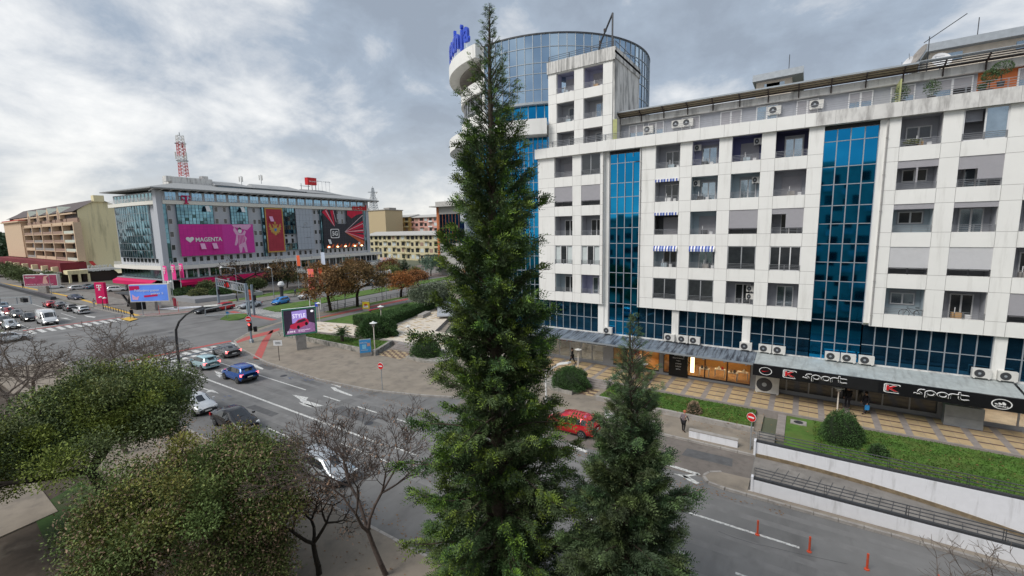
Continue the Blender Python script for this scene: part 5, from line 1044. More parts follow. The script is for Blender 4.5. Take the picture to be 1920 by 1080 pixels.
m.bar((-3, Ev+.4, RZ0-.35), (69, Ev+.4, RZ0-.35), .08); m.build('eaves_brackets', 'frame_white', TB)
def dormer(px0, px1, py, off, dz, w):
    u0, z = TP(px0, py, off); u1, _ = TP(px1, py, off); t = MB(); t.box(u0, u1, off, off+9, RZ0+1, z, 1); t.box(u0+.6, u1-.6, off-.04, off, z-1.3, z-.3, 2); o = t.build('dormer', ['roof_grey', 't_wall', 'glass_sky2'], TB)
    t = MB(); t.poly([(u0-.6, off-1, z), (u1+.9, off-1, z-.1), (u1-2.2, off+4.5, z+dz), (u0+1, off+4.5, z+dz)]); t.poly([(u0-.6, off-1, z), (u0+1, off+4.5, z+dz), (u0+1, off+10, z)]); t.poly([(u1+.9, off-1, z-.1), (u1+.9, off+10, z), (u1-2.2, off+4.5, z+dz)]); t.poly([(u0-.6, off-1, z-.15), (u0-.6, off-1, z), (u1+.9, off-1, z-.1), (u1+.9, off-1, z-.25)]); t.build('dormer_roof', 'roof_grey', o)
dormer(404, 470, 347, 5, 1.5, 0); dormer(478, 567, 352.5, 5, 1.6, 0); dormer(574, 632, 361, 5, 1.5, 0)
u0, z0 = TP(322, 337, 7); u1, _ = TP(398, 337, 7); m = MB(); m.box(u0, u1, 7, 12, RZ1-.5, z0+.9); m.box(u0-1.2, u0+.4, 7.3, 9, z0-.4, z0+1.0); m.box(u1-2.4, u1-.9, 7.3, 9, z0+.9, z0+1.7); m.build('roof_plant_housing', 'facade_worn', TB)
# red roof sign
sg = thing('rooftop_sign', 'red rounded rooftop sign cube with white m:tel lettering on the office building', 'sign', (C0[0], C0[1], 0), TRZ, world=False)
u0, z0 = TP(577.5, 346, 9); u1, z1 = TP(593, 334, 9); m = MB(); m.prism([(u0, 9), (u1, 9), (u1, 10.6), (u0, 10.6)], z0, z1); m.build('sign_box', 'red', sg); text('lettering', 'm:tel', 'white', sg, ((u0+u1)/2, 8.95, (z0+z1)/2), (1, 0, 0), (u1-u0)*.7, .55, .04, center=True)
m = MB()
for k in range(3): x = u0+.3+k*(u1-u0-.6)/2; m.bar((x, 9.3, RZ1), (x, 9.3, z0), .15)
m.bar((u0-3, 9.3, z0-.6), (u0+1, 9.3, z0-.6), .12); m.bar((u0-2.5, 9.3, RZ1), (u0-2.5, 9.3, z0+.2), .12); m.build('support', 'metal_dark', sg)
text('lettering', 'imate prijatelje', 'steel_grey', sg, (u1+.2, 9.0, z0+1.2), (1, 0, 0), 5.6, .55, .05); m = MB()
for k in range(4): m.bar((u1+.8+k*1.6, 9.3, RZ1), (u1+.8+k*1.6, 9.3, z0+1.6), .06)
m.build('support', 'steel_grey', sg)
# lattice masts
def lattice(nm, label, cat, base, H_, w0, w1, n, mats, antennas=True):
    t = thing(nm, label, cat, base); x0, y0, z0 = base; bands = {}
    for k in range(n):
        za, zb = z0+H_*k/n, z0+H_*(k+1)/n; wa, wb = w0+(w1-w0)*k/n, w0+(w1-w0)*(k+1)/n; m = bands.setdefault((k//2) % len(mats), MB()); q = ((-1, -1), (1, -1), (1, 1), (-1, 1)); th = max(.06, w0*.055)
        for i in range(4):
            a, b = q[i], q[(i+1) % 4]; A = (x0+a[0]*wa/2, y0+a[1]*wa/2, za); A2 = (x0+a[0]*wb/2, y0+a[1]*wb/2, zb); B = (x0+b[0]*wa/2, y0+b[1]*wa/2, za); B2 = (x0+b[0]*wb/2, y0+b[1]*wb/2, zb)
            m.bar(A, A2, th); m.bar(A, B2, th*.6); m.bar(B, A2, th*.6); m.bar(A2, B2, th*.7)
    for k, m in bands.items(): m.build('lattice', mats[k], t)
    m = MB(); m.tube((x0, y0, z0+H_), (x0, y0, z0+H_*1.08), .08); m.build('lightning_rod', 'metal_dark', t)
    if antennas:
        for k, (f, rr_, hh) in enumerate(((.42, 1.1, 1.9), (.42, 1.1, 1.9), (.42, 1.1, 1.9), (.72, .9, 1.2), (.72, .9, 1.2))): a = k*2.1+.4; z = z0+H_*f; m = MB(); x, y = x0+(w0*.5+rr_*.5)*cos(a), y0+(w0*.5+rr_*.5)*sin(a); m.box(x-.18, x+.18, y-.12, y+.12, z, z+hh); m.bar((x, y, z+hh/2), (x0+w0*.3*cos(a), y0+w0*.3*sin(a), z+hh/2), .08); m.build('antenna', 'ac_white', t)
        m = MB(); m.lathe([(w0*.75, 0), (w0*.85, .1), (w0*.75, .2)], (x0, y0, z0+H_*.38), 12); m.lathe([(w0*.7, 0), (w0*.8, .1), (w0*.7, .2)], (x0, y0, z0+H_*.8), 12); m.build('platform', 'steel_grey', t)
    return t
mat('mast_red', (.50, .035, .03), .6)
_, zt = TP(341, 253, 10); ub, zb = TP(345, 329, 10); bx, by, _ = toworld(ub, 10); lattice('antenna_mast', 'red and white lattice antenna mast on the roof of the office building', 'antenna mast', (bx, by, zb-.3), zt-zb, 1.75, 1.4, 12, ['mast_red', 'mast_red', 'ac_white'])
for px, py, lb in ((453, 344, 'small white mobile antenna cluster left on the office roof'), (490, 341, 'small white mobile antenna cluster right on the office roof')):
    ub, zb = TP(px, py, 7); bx, by, _ = toworld(ub, 7); t = thing('roof_antenna', lb, 'antenna', (bx, by, zb)); m = MB(); m.bar((bx, by, zb-.6), (bx, by, zb+2.2), .12); m.build('pole', 'steel_grey', t)
    for k in range(3): m = MB(); a = k*2.1; m.box(bx+.5*cos(a)-.15, bx+.5*cos(a)+.15, by+.5*sin(a)-.1, by+.5*sin(a)+.1, zb+.5, zb+2.0); m.build('antenna_panel', 'ac_white', t)
# ================= YELLOW APARTMENT BLOCK AT THE LEFT =================
GS = -208.; YN0 = 46.
def PS(px, py, s): d = ray(px, py); t = s/d[0]; return (t*d[1], t*d[2]+HC)       # (y, z) on the plane x = s
YB = thing('apartment_block', 'yellow apartment block with pinkish arched dormers and a blank gable wall', 'building', (GS, YN0, 0))
mat('yellow_wall', (.76, .67, .42), .85, noise=.04, dirt=((.33, .29, .18), (1, 1.6, .22), .35, .52, .8)); mat('peach', (.62, .46, .32), .85, noise=.08); mat('salmon', (.34, .23, .18), .85, noise=.15); mat('dark_roof', (.10, .08, .08), .8, noise=.2); mat('maroon', (.17, .02, .03), .8, noise=.15); mat('awning_red', (.42, .03, .03), .8); mat('cream_awning', (.62, .56, .38), .8); mat('light_green', (.55, .58, .50), .8)
yA, zA = PS(144, 394, GS); yB_, zB_ = PS(222, 389, GS); yP, zP = PS(184, 373, GS); yb2, zlow = PS(150, 486, GS)
m = MB(); x1 = PN(24, 450, yA)[0]
k = len(m.v); prof = [(yA, 0), (yB_+.5, 0), (yB_+.5, zB_), (yP+1, zP-.3), (yP-1, zP-.3), (yA, zA)]
m.v += [(GS, y, z) for y, z in prof]+[(x1, y, z) for y, z in prof]; m.f.append(tuple(range(k, k+6))); m.f.append(tuple(range(k+11, k+5, -1))); m.m += [0, 0]
for i in range(6): j = (i+1) % 6; m.f.append((k+i, k+6+i, k+6+j, k+j)); m.m.append([1, 1, 1, 2, 2, 2][i])
m.build('gable_wall', ['yellow_wall', 'salmon', 'dark_roof'], YB)
m = MB(); m.poly([(GS+.6, yA-1.2, zA-.4), (GS+.6, yP, zP), (x1, yP, zP), (x1, yA-1.2, zA-.4)]); m.poly([(GS+.6, yP, zP), (GS+.6, yB_+1, zB_), (x1, yB_+1, zB_), (x1, yP, zP)]); m.build('roof', 'dark_roof', YB)
m = MB(); m.box(GS-2, GS+.8, yP-1.4, yP+1.4, zP-1, zP+1.2); m.build('chimney', 'yellow_wall', YB)
xs_ = [PN(p, 440, yA-1.5)[0] for p in (143, 122, 101.5, 82, 64.5, 48, 30)]
FL = 3.1; z0 = zlow-.6; m = MB(); m2 = MB(); m3 = MB(); nb = 5
for j in range(5):
    z = z0+j*FL
    m.box(xs_[-2], GS-.3, yA-1.9, yA, z-.15, z+.12)
for i, x in enumerate(xs_[:-1]): m.box(x-.45, x+.35, yA-2.0, yA, z0, z0+4*FL+.8)
m.build('balcony_slab', 'peach', YB)
r = random.Random(21)
for i in range(nb):
    xa, xb = xs_[i+1]+.45, xs_[i]-.5
    for j in range(5 if i else 5):
        z = z0+j*FL
        if j == 4: continue
        w = MB(); w.box(xa, xb, yA-1.85, yA-1.75, z+.13, z+1.05); w.build('balcony_front', r.choice(['peach', 'salmon', 'salmon', 'concrete']) if i else 'light_green', YB)
        w = MB(); w.box(xa+.5, xb-.8, yA-.06, yA-.01, z+.3, z+2.4); w.build('balcony_window', r.choice(['glass_dark', 'metal_brown', 'balcony_grey']), YB)
    w = MB(); zt = z0+4*FL; w.box(xa, xb, yA-.6, yA-.05, zt+.5, zt+2.3, 0); w.box(xa-.3, xb+.3, yA-1.7, yA-1.6, zt+.2, zt+1.0, 1); w.build('upper_loggia', ['salmon', 'peach'], YB)
for i in range(1, 5):
    xc = (xs_[i]+xs_[i+1])/2+1; zt = z0+4*FL+2.2; pr = [(-1.9, 0), (-1.9, 2.2), (0, 4.6), (1.9, 2.2), (1.9, 0)]
    d = MB(); k = len(d.v); d.v += [(xc+a, yA-1.3, zt+b) for a, b in pr]+[(xc+a, yA+5, zt+b) for a, b in pr]; d.f.append((k, k+1, k+2, k+3, k+4)[::-1]); d.m.append(0)
    for q in range(4): d.f.append((k+q, k+q+1, k+5+q+1, k+5+q)); d.m.append(1 if q in (1, 2) else 0)
    o = d.build('dormer', ['peach', 'light_green'], YB); d = MB(); pr = [(1.0, .1)]+[(1.0*cos(t*pi/6), 1.7+1.0*sin(t*pi/6)) for t in range(7)]+[(-1.0, .1)]; d.poly([(xc+a, yA-1.34, zt+b) for a, b in pr][::-1]); d.build('arched_window', 'salmon', o)
m = MB(); m.prism([(x1+2, yA-2.4), (xs_[-2]-.5, yA-2.4), (xs_[-2]-.5, yA+6), (x1+2, yA+6)], z0, z0+4*FL+2.6, 0); m.prism([(x1+1, yA-3.2), (xs_[-2]+.4, yA-3.2), (xs_[-2]+.4, yA+7), (x1+1, yA+7)], z0+4*FL+2.6, z0+4*FL+3.2, 0); m.prism([(x1+1.5, yA-2.8), (xs_[-2], yA-2.8), (xs_[-2], yA+6), (x1+1.5, yA+6)], z0+4*FL+3.21, z0+4*FL+3.6, 1); m.build('end_tower', ['peach', 'awning_red'], YB)
m = MB(); m.box(xs_[-1]-2, GS-.3, yA-1.2, yA-.2, zA-1.2, zA-.7); m.build('eaves_cornice', 'peach', YB)
# podium with maroon upper level, porticoes, awnings
m = MB(); m.box(x1-3, GS+2, yA-6.5, yA, 3.3, z0-.3, 0); m.box(x1-5, GS+3, yA-8.4, yA-6.5, 3.3, 3.7, 1); m.box(x1-3, GS+1, yA-6.4, yA, 0, 3.3, 2); m.build('podium', ['maroon', 'concrete', 'metal_brown'], YB)
for i, x in enumerate(xs_[:-1]):
    m = MB(); m.box(x-4.5, x-2.6, yA-8.0, yA-6.4, 3.7, z0-1.6); m.build('portico_pier', 'yellow_wall', YB)
    for k in range(4): m = MB(); q = x-1.2-k*3.0; m.box(q-.3, q+.3, yA-8.2, yA-7.6, 0, 3.3); m.build('column', 'yellow_wall', YB)
m = MB(); yR = PS(222, 500, GS+3)[0]; m.poly([(GS+.4, yA+1, z0-.2), (GS+.4, yR-6, z0-.2), (GS+4, yR-6, z0-1.6), (GS+4, yA+1, z0-1.6)]); m.build('red_awning', 'awning_red', YB)
m = MB(); m.box(GS, GS+6, yA-2, yR+4, 3.6, 4.3, 0); m.box(GS+5, GS+5.3, yA-2, yR+4, 0, 3.6, 2); m.poly([(GS+6, yA+6, 3.6), (GS+6, yR, 3.6), (GS+10, yR, 2.5), (GS+10, yA+6, 2.5)], 1); m.build('cafe_canopy', ['frame_white', 'cream_awning', 'metal_brown'], YB)
m = MB(); m.box(GS-1, GS+7, yA-6, yA-1, 2.9, 4.2); m.build('cafe_porch', 'yellow_wall', YB)
for y in (yA-5.8, yA-3.5, yA-1.2): m = MB(); m.box(GS+6.3, GS+7, y, y+.6, 0, 2.9); m.build('column', 'yellow_wall', YB)
text('lettering', 'FABRIKA', 'white', YB, (GS+7.2, yA-1, 4.5), (0, 1, 0), 6.5, 1.1, .2, bold=.02); text('lettering', 'COFFEE', 'white', YB, (GS+7.2, yA-.2, 3.5), (0, 1, 0), 5.0, .75, .2, bold=.02)
# ================= BLOCKS BEHIND THE CROSS STREET =================
def block(name, label, px0, px1, ytop, ybase, n, depth, wallm, roofm, floors, bays, ridge=None, bal='cream_band', z_base=0., cat='building', accents=()):
    x0, zt = PN(px0, ytop, n); x1, _ = PN(px1, ytop, n); zt = PN((px0+px1)/2, ytop, n)[1]
    t = thing(name, label, cat, ((x0+x1)/2, n, 0)); m = MB(); m.box(x0, x1, n, n+depth, 0, zt); m.build('wall', wallm, t)
    rz_ = ridge or zt+depth*.12; m = MB(); m.poly([(x0-.6, n-1.2, zt), (x1+.6, n-1.2, zt), (x1+.6, n+depth*.5, rz_), (x0-.6, n+depth*.5, rz_)]); m.poly([(x0-.6, n+depth+1, zt), (x0-.6, n+depth*.5, rz_), (x1+.6, n+depth*.5, rz_), (x1+.6, n+depth+1, zt)]); m.poly([(x0-.6, n-1.2, zt), (x0-.6, n+depth*.5, rz_), (x0-.6, n+depth+1, zt)]); m.poly([(x1+.6, n-1.2, zt), (x1+.6, n+depth+1, zt), (x1+.6, n+depth*.5, rz_)]); m.poly([(x0-.6, n-1.2, zt-.3), (x1+.6, n-1.2, zt-.3), (x1+.6, n-1.2, zt), (x0-.6, n-1.2, zt)]); m.build('roof', roofm, t)
    r = random.Random(int(px0)); fh = (zt-z_base)/floors; bw = (x1-x0)/bays
    for j in range(floors):
        for i in range(bays):
            xa = x0+i*bw; z = z_base+j*fh; k = (i*7+j) % 3
            w = MB(); ww = bw*r.uniform(.45, .75); w.box(xa+.3, xa+.3+ww, n-.06, n-.01, z+.9, z+fh-.55); w.build('window', r.choice(['glass_dark', 'glass_dark', 'curtain', 'salmon']), t)
            if i % 2 == 0: w = MB(); w.box(xa+.1, xa+bw*.9, n-1.1, n-1.0, z+.05, z+.95); w.box(xa+.1, xa+bw*.9, n-1.0, n, z-.05, z+.05); w.build('balcony_front', bal if not accents else accents[(i//4) % len(accents)], t)
    return t
mat('pale_yellow', (.58, .52, .34), .85, noise=.06); mat('ochre', (.58, .38, .14), .85, noise=.08); mat('beige', (.50, .40, .25), .85, noise=.06); mat('pink_wall', (.60, .34, .29), .85, noise=.06); mat('pale_roof', (.42, .41, .39), .85, noise=.15); mat('orange_trim', (.50, .16, .06), .8)
block('apartment_block', 'pale yellow four storey block with grey roof across the square', 686, 760, 441, 505, 165, 16, 'pale_yellow', 'pale_roof', 4, 9, bal='pale_yellow')
block('apartment_block', 'pale yellow four storey block partly behind the tall cypress', 761, 850, 440, 505, 163, 16, 'pale_yellow', 'pale_roof', 4, 10, bal='pale_yellow')
block('apartment_block', 'ochre and orange stepped block rising behind the pale yellow block', 706, 768, 408, 440, 220, 16, 'ochre', 'pale_roof', 7, 7, accents=('ochre', 'yellow_wall'))
block('apartment_block', 'pink and white block rising behind the pale yellow block', 769, 822, 407, 440, 222, 16, 'pink_wall', 'pale_roof', 7, 6, accents=('pink_wall', 'frame_white', 'pink_wall'))
bk = thing('apartment_block', 'plain beige windowless tower block carrying the lattice mast', 'building', (-175, 200, 0)); x0, z0 = PN(687, 396, 200); x1, _ = PN(722, 396, 200); m = MB(); m.box(x0, x1, 200, 215, 0, z0); m.build('wall', 'beige', bk); m = MB(); m.box(x0-.3, x1+.5, 199.6, 215.5, z0, z0+.5); m.build('parapet', 'concrete', bk); m = MB(); m.box(x1-6, x1-.5, 204, 210, z0+.5, z0+1.8); m.build('stair_head', 'concrete', bk)
xm, zm = PN(701, 394, 207); _, zt = PN(701, 352, 207); lattice('antenna_mast', 'grey tapering lattice mast on the beige tower block', 'antenna mast', (xm, 207, zm), zt-zm, 4.4, .9, 9, ['steel_grey'])
bk = thing('office_building', 'office block with dark blue glass front and orange edges, partly behind the tall cypress', 'building', (-60, 100, 0)); x0, z0 = PN(818, 378, 112); x1, zb_ = PN(866, 455, 112); z0 = PN(840, 384, 112)[1]
m = MB(); m.box(x0, x1+12, 112, 126, 0, z0-.6); m.build('wall', 'pale_roof', bk); m = MB(); m.box(x0+1.2, x1+11, 111.9, 111.98, zb_, z0-3); m.build('glass_front', 'glass_deep', bk); m = MB(); m.box(x0-1.6, x1+12, 110, 128, z0-.6, z0-.3); m.prism([(x0-.5, 112), (x1+9, 112), (x1+9, 124), (x0-.5, 124)], z0-.3, z0+1.2); m.build('roof', 'pale_roof', bk); m = MB()
for k in range(7): m.box(x0+1.2+k*1.4, x0+1.28+k*1.4, 111.8, 111.9, zb_, z0-3)
m.box(x0, x0+.9, 111.8, 112, 3, z0-.6); m.build('orange_trim', 'orange_trim', bk)
# cafe terraces on the square
cf = thing('cafe_terrace', 'row of dark cafe canopies below the pale yellow block', 'cafe terrace', (-125, 150, 0)); m = MB()
for k in range(9): xa = -152+k*7.5; m.prism([(xa, 150), (xa+6.9, 150), (xa+6.9, 161), (xa, 161)], 3.2, 3.5+.2*(k % 3)); m.box(xa+.3, xa+.5, 150.2, 150.4, 0, 3.2); m.box(xa+6.4, xa+6.6, 150.2, 150.4, 0, 3.2)
m.build('canopy', 'black', cf, split=True); m = MB(); m.box(-152, -86, 160, 162.5, 0, 3.2); m.build('back_wall', 'metal_brown', cf)
m = MB(); x0, z0 = PN(714, 518, 140); x1, z1 = PN(734, 506, 140); mat('mural', (.75, .35, .15), .7, noise=.9, scale=.35, col2=(.35, .5, .75)); m.box(x0, x1, 140, 140.3, .3, max(z1, 3)); tag(m.build('poster_wall', 'mural'), 'colourful painted panel in front of the dark cafe canopies', 'panel')
m = MB(); m.flat([(-133, 112), (-100, 106), (-84, 130), (-70, 148), (-90, 165), (-150, 165)], .02); struct('square', 'salmon_paving' if 'salmon_paving' in MT else (mat('salmon_paving', (.24, .19, .17), .9, noise=.15), 'salmon_paving')[1], m)
# ================= VEGETATION =================
def leafmesh(name, V, F, tint, m, parent, extra=None):
    """V (n,3) float, F (k,4) or (k,3) int, tint (k,3) colour per face stored on its corners"""
    me = bpy.data.meshes.new(name); nv, nf, c = len(V), len(F), F.shape[1]
    me.vertices.add(nv); me.vertices.foreach_set('co', np.ascontiguousarray(V, dtype=np.float32).ravel()); me.loops.add(nf*c); me.loops.foreach_set('vertex_index', np.ascontiguousarray(F, dtype=np.int32).ravel())
    me.polygons.add(nf); me.polygons.foreach_set('loop_start', np.arange(0, nf*c, c, dtype=np.int32))
    try: me.polygons.foreach_set('loop_total', np.full(nf, c, dtype=np.int32))
    except Exception: pass
    me.update(calc_edges=True); a = me.color_attributes.new('tint', 'FLOAT_COLOR', 'CORNER')
    col = np.ones((nf*c, 4), dtype=np.float32); col[:, :3] = np.repeat(tint, c, axis=0); a.data.foreach_set('color', col.ravel())
    me.materials.append(MT[m]); o = bpy.data.objects.new(name, me); COL.objects.link(o)
    if parent: o.parent = parent
    return o
def lmat(name, col, rough=.65, sub=.0):
    m = mat(name, col, rough, noise=.18, scale=2.5, tint=True, spec=.25); return m
lmat('needles', (.075, .124, .052)); lmat('needles_grey', (.095, .145, .075)); lmat('leaf_dark', (.112, .145, .06)); lmat('leaf_olive', (.15, .165, .065)); lmat('leaf_dry', (.27, .19, .13), .8); lmat('leaf_autumn', (.22, .13, .06), .8)
lmat('leaf_olive_tree', (.16, .19, .13)); lmat('hedge_leaf', (.058, .115, .036)); lmat('palm_leaf', (.035, .075, .02)); lmat('pine_far', (.04, .075, .035))
mat('bark', (.085, .065, .05), .95, noise=.3, scale=6, bump=.6); mat('bark_dark', (.03, .025, .02), .95, noise=.3, scale=6, bump=.6); mat('bark_twig', (.11, .085, .075), .95, noise=.25, scale=6); mat('bark_grey', (.17, .14, .12), .95, noise=.25, scale=6, bump=.5)
rng = np.random.default_rng(5)
def norm(v): return v/np.maximum(np.linalg.norm(v, axis=-1, keepdims=True), 1e-9)
def leaves_at(P, D, size, rng, aspect=.5, droop=.0, jitter=.6):
    """diamond leaves at the points P pointing roughly along D"""
    n = len(P); d = norm(D+rng.normal(0, jitter, (n, 3))+np.array([0, 0, -droop])); a = norm(np.cross(d, rng.normal(0, 1, (n, 3)))); s = (size*rng.uniform(.6, 1.35, n))[:, None]
    V = np.stack([P, P+d*s*.5+a*s*aspect*.5, P+d*s, P+d*s*.5-a*s*aspect*.5], 1).reshape(-1, 3); F = np.arange(4*n).reshape(n, 4); return V, F
def tubes_mesh(segs, name, m, parent, sides=5):
    mb = MB()
    for p0, p1, r0, r1 in segs: mb.tube(p0, p1, r0, r1, sides if r0 > .03 else 3, cap=False)
    o = mb.build(name, m, parent, org=(0, 0, 0), smooth=True); return o
# ---- conifers: rising limbs set with hanging sprays ----
def conifer(name, label, base, H_, radf, seed, m, nl, sprays, zmin=.05, tips=(1.5, 1.5, .7), spray_len=.34):
    r = np.random.default_rng(seed); t = thing(name, label, 'tree', base); segs = []
    n_ = 14; px = [0.]; py = [0.]
    for k in range(n_): px.append(px[-1]+r.normal(0, .03)); py.append(py[-1]+r.normal(0, .03))
    for k in range(n_): segs.append(((px[k], py[k], H_*k/n_), (px[k+1], py[k+1], H_*(k+1)/n_), .3*(1-k/n_)**.8*H_/20+.012, .3*(1-(k+1)/n_)**.8*H_/20+.008))
    P, D, C = [], [], []; ga = 2.399
    for i in range(nl):
        f = zmin+(1-zmin)*(i/nl)**.92; z = H_*f; a = i*ga+r.normal(0, .35); R_ = radf(f)*(1+.20*math.sin(a*3+f*23)+.17*r.normal()); R_ = max(R_, .12)
        if r.random() < .07: R_ *= 1.22
        rise = .55+.75*f+r.normal(0, .15); n = max(3, int(R_/.3)); p = np.array([0, 0, z-R_*rise*.55]); p[2] = max(p[2], .3); d = np.array([cos(a), sin(a), rise]); pts = [p]
        tintb = np.array([1., 1., 1.])*r.uniform(.72, 1.2); tintb = tintb*np.array([r.uniform(.85, 1.2), 1, r.uniform(.8, 1.1)])
        for k in range(n):
            q = pts[-1]+d/np.linalg.norm(d)*R_*1.08/n; d = d+np.array([r.normal(0, .09), r.normal(0, .09), -.10 if k < n*.6 else .1]); pts.append(q)
        for k in range(n): segs.append((tuple(pts[k]), tuple(pts[k+1]), .035*(1-k/n)*R_/2+.006, .035*(1-(k+1)/n)*R_/2+.004))
        ns = max(5, int(sprays*R_*(.42 if f > .84 else .85 if f > .7 else 1)))
        for s in range(ns):
            u = (r.random()**.55); u = min(u, .999); k = int(u*n); w = u*n-k; q = pts[k]*(1-w)+pts[k+1]*w; dd = pts[k+1]-pts[k]; dd = dd/np.linalg.norm(dd); side = np.cross(dd, [0, 0, 1]); side = side/np.linalg.norm(side)*r.choice([-1, 1])
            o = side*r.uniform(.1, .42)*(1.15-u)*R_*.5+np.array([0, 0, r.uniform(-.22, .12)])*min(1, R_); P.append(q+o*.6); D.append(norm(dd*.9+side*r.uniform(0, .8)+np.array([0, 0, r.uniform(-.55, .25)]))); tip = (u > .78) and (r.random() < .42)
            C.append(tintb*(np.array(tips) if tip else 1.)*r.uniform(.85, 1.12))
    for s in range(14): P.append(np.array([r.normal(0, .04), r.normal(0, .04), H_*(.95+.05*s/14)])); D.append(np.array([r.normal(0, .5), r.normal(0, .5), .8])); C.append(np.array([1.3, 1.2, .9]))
    P, D, C = np.array(P), norm(np.array(D)), np.array(C); n = len(P)
    # each spray: a flat frond of short scale twigs alternating on a bent axis
    K = 9; Vs, Fs, Cs = [], [], []; L = spray_len*r.uniform(.7, 1.35, n)[:, None]*np.clip(np.array(radf(np.clip(P[:, 2]/H_, 0, 1)))[:, None]*.75, .42, 1)
    S_ = norm(np.cross(D, r.normal(0, 1, (n, 3))+np.array([0, 0, .3]))); Nn = np.cross(S_, D); off = 0
    for k in range(K):
        u = (k+.5)/K; ax = P+D*L*u+np.array([0, 0, -1])*L*.35*u*u; sg = 1 if k % 2 else -1; tw = norm(D*.75+S_*sg*.85+Nn*r.normal(0, .25, (n, 1))+np.array([0, 0, -.12])); ln = L*(.42*(1-u*.55)); wd = norm(np.cross(tw, Nn+r.normal(0, .3, (n, 3))))*ln*.17
        if k == K-1: tw = D; ln = L*.25
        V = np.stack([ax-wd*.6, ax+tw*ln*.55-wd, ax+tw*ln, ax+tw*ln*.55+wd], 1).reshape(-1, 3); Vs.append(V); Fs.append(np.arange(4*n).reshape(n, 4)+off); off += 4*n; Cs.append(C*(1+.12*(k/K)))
    leafmesh('crown', np.concatenate(Vs), np.concatenate(Fs), np.concatenate(Cs), m, t); tubes_mesh(segs, 'trunk', 'bark', t, 6); return t
def tree_h(px, py, s, n): return HT(px, py, s, n)
by = 11.6; bx = ray(916, 8)[0]*by/ray(916, 8)[1]; hh = HT(916, 8, bx, by)
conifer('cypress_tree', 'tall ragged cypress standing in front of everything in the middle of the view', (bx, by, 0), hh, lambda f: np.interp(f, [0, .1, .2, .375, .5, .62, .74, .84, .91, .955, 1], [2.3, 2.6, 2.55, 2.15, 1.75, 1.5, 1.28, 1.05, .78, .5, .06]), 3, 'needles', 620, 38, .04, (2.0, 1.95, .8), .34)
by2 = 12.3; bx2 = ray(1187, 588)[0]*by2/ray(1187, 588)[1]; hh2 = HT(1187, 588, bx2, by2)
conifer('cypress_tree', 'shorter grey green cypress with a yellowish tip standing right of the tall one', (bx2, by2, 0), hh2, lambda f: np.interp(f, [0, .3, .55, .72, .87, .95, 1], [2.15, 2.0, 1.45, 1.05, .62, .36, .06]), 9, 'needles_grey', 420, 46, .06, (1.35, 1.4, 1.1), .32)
# ---- branching trees ----
def grow(base, H_, spread, seed, levels=5, trunk_h=.25, r0=.2, nb=(3, 4), droop=0., up=.55, zmax=None):
    """returns limb segments and the twig ends"""
    r = random.Random(seed); segs = []; tips = []
    def rec(p, d, L, rad, lv):
        n = 3 if lv < 3 else 2; q = p
        for k in range(n):
            d = (d+Vector((r.gauss(0, .13), r.gauss(0, .13), r.gauss(0, .08)+(.05 if lv < 3 else -droop)))).normalized(); e = q+d*(L/n); r1 = rad*(1-.28/n*(k+1)); segs.append((tuple(q), tuple(e), rad*(1-.28/n*k), r1)); q = e
            if lv >= 2 and k < n-1 and lv < levels and r.random() < .55: rec(q, (d+Vector((r.gauss(0, .7), r.gauss(0, .7), r.gauss(.15, .35)))).normalized(), L*.6, rad*.45, lv+1)
        if lv == levels-1: tips.append((q, d))
        if lv >= levels: tips.append((q, d)); return
        m = r.randint(*nb)
        for k in range(m):
            a = 2*pi*(k+r.random()*.6)/m; s_ = Vector((cos(a), sin(a), 0)); s_ = (s_-d*s_.dot(d)).normalized(); nd_ = (d*up*r.uniform(.8, 1.25)+s_*spread*r.uniform(.6, 1.15)+Vector((0, 0, .12))).normalized(); rec(q, nd_, L*r.uniform(.62, .82), rad*.62, lv+1)
    rec(Vector((0, 0, 0)), Vector((r.gauss(0, .05), r.gauss(0, .05), 1)).normalized(), H_*trunk_h, r0, 0)
    zt = max(t[0].z for t in tips); k = H_/zt; return [((a[0]*k, a[1]*k, a[2]*k), (b[0]*k, b[1]*k, b[2]*k), c, d) for a, b, c, d in segs], [(t[0]*k, t[1]) for t in tips]
def bare_tree(name, label, base, H_, spread, seed, m='bark_grey', levels=6, r0=.16, thin=1., nb=(2, 3), up=.75, leaf=0, trunk_h=.2, grp=None):
    t = thing(name, label, 'tree', base, group=grp); segs, tips = grow(base, H_, spread, seed, levels, trunk_h, r0, nb, 0., up)
    tr = [(a, b, max(c, .010*thin), max(d, .008*thin)) for a, b, c, d in segs if c > r0*.16]; tw = [(a, b, max(c, .010*thin), max(d, .007*thin)) for a, b, c, d in segs if c <= r0*.16]
    tubes_mesh(tr, 'trunk', m, t, 7); tubes_mesh(tw, 'crown', m, t, 3)
    if leaf:
        r = np.random.default_rng(seed); idx = r.integers(0, len(tips), leaf); P = np.array([tuple(tips[i][0]) for i in idx])+r.normal(0, .12, (leaf, 3)); V, F = leaves_at(P, np.tile([0, 0, -1.], (leaf, 1)), .11, r, .4); leafmesh('dry_leaves', V, F, np.tile([1.1, 1, 1], (leaf, 1))*r.uniform(.6, 1.3, (leaf, 1)), 'leaf_dry', t)
    return t, tips
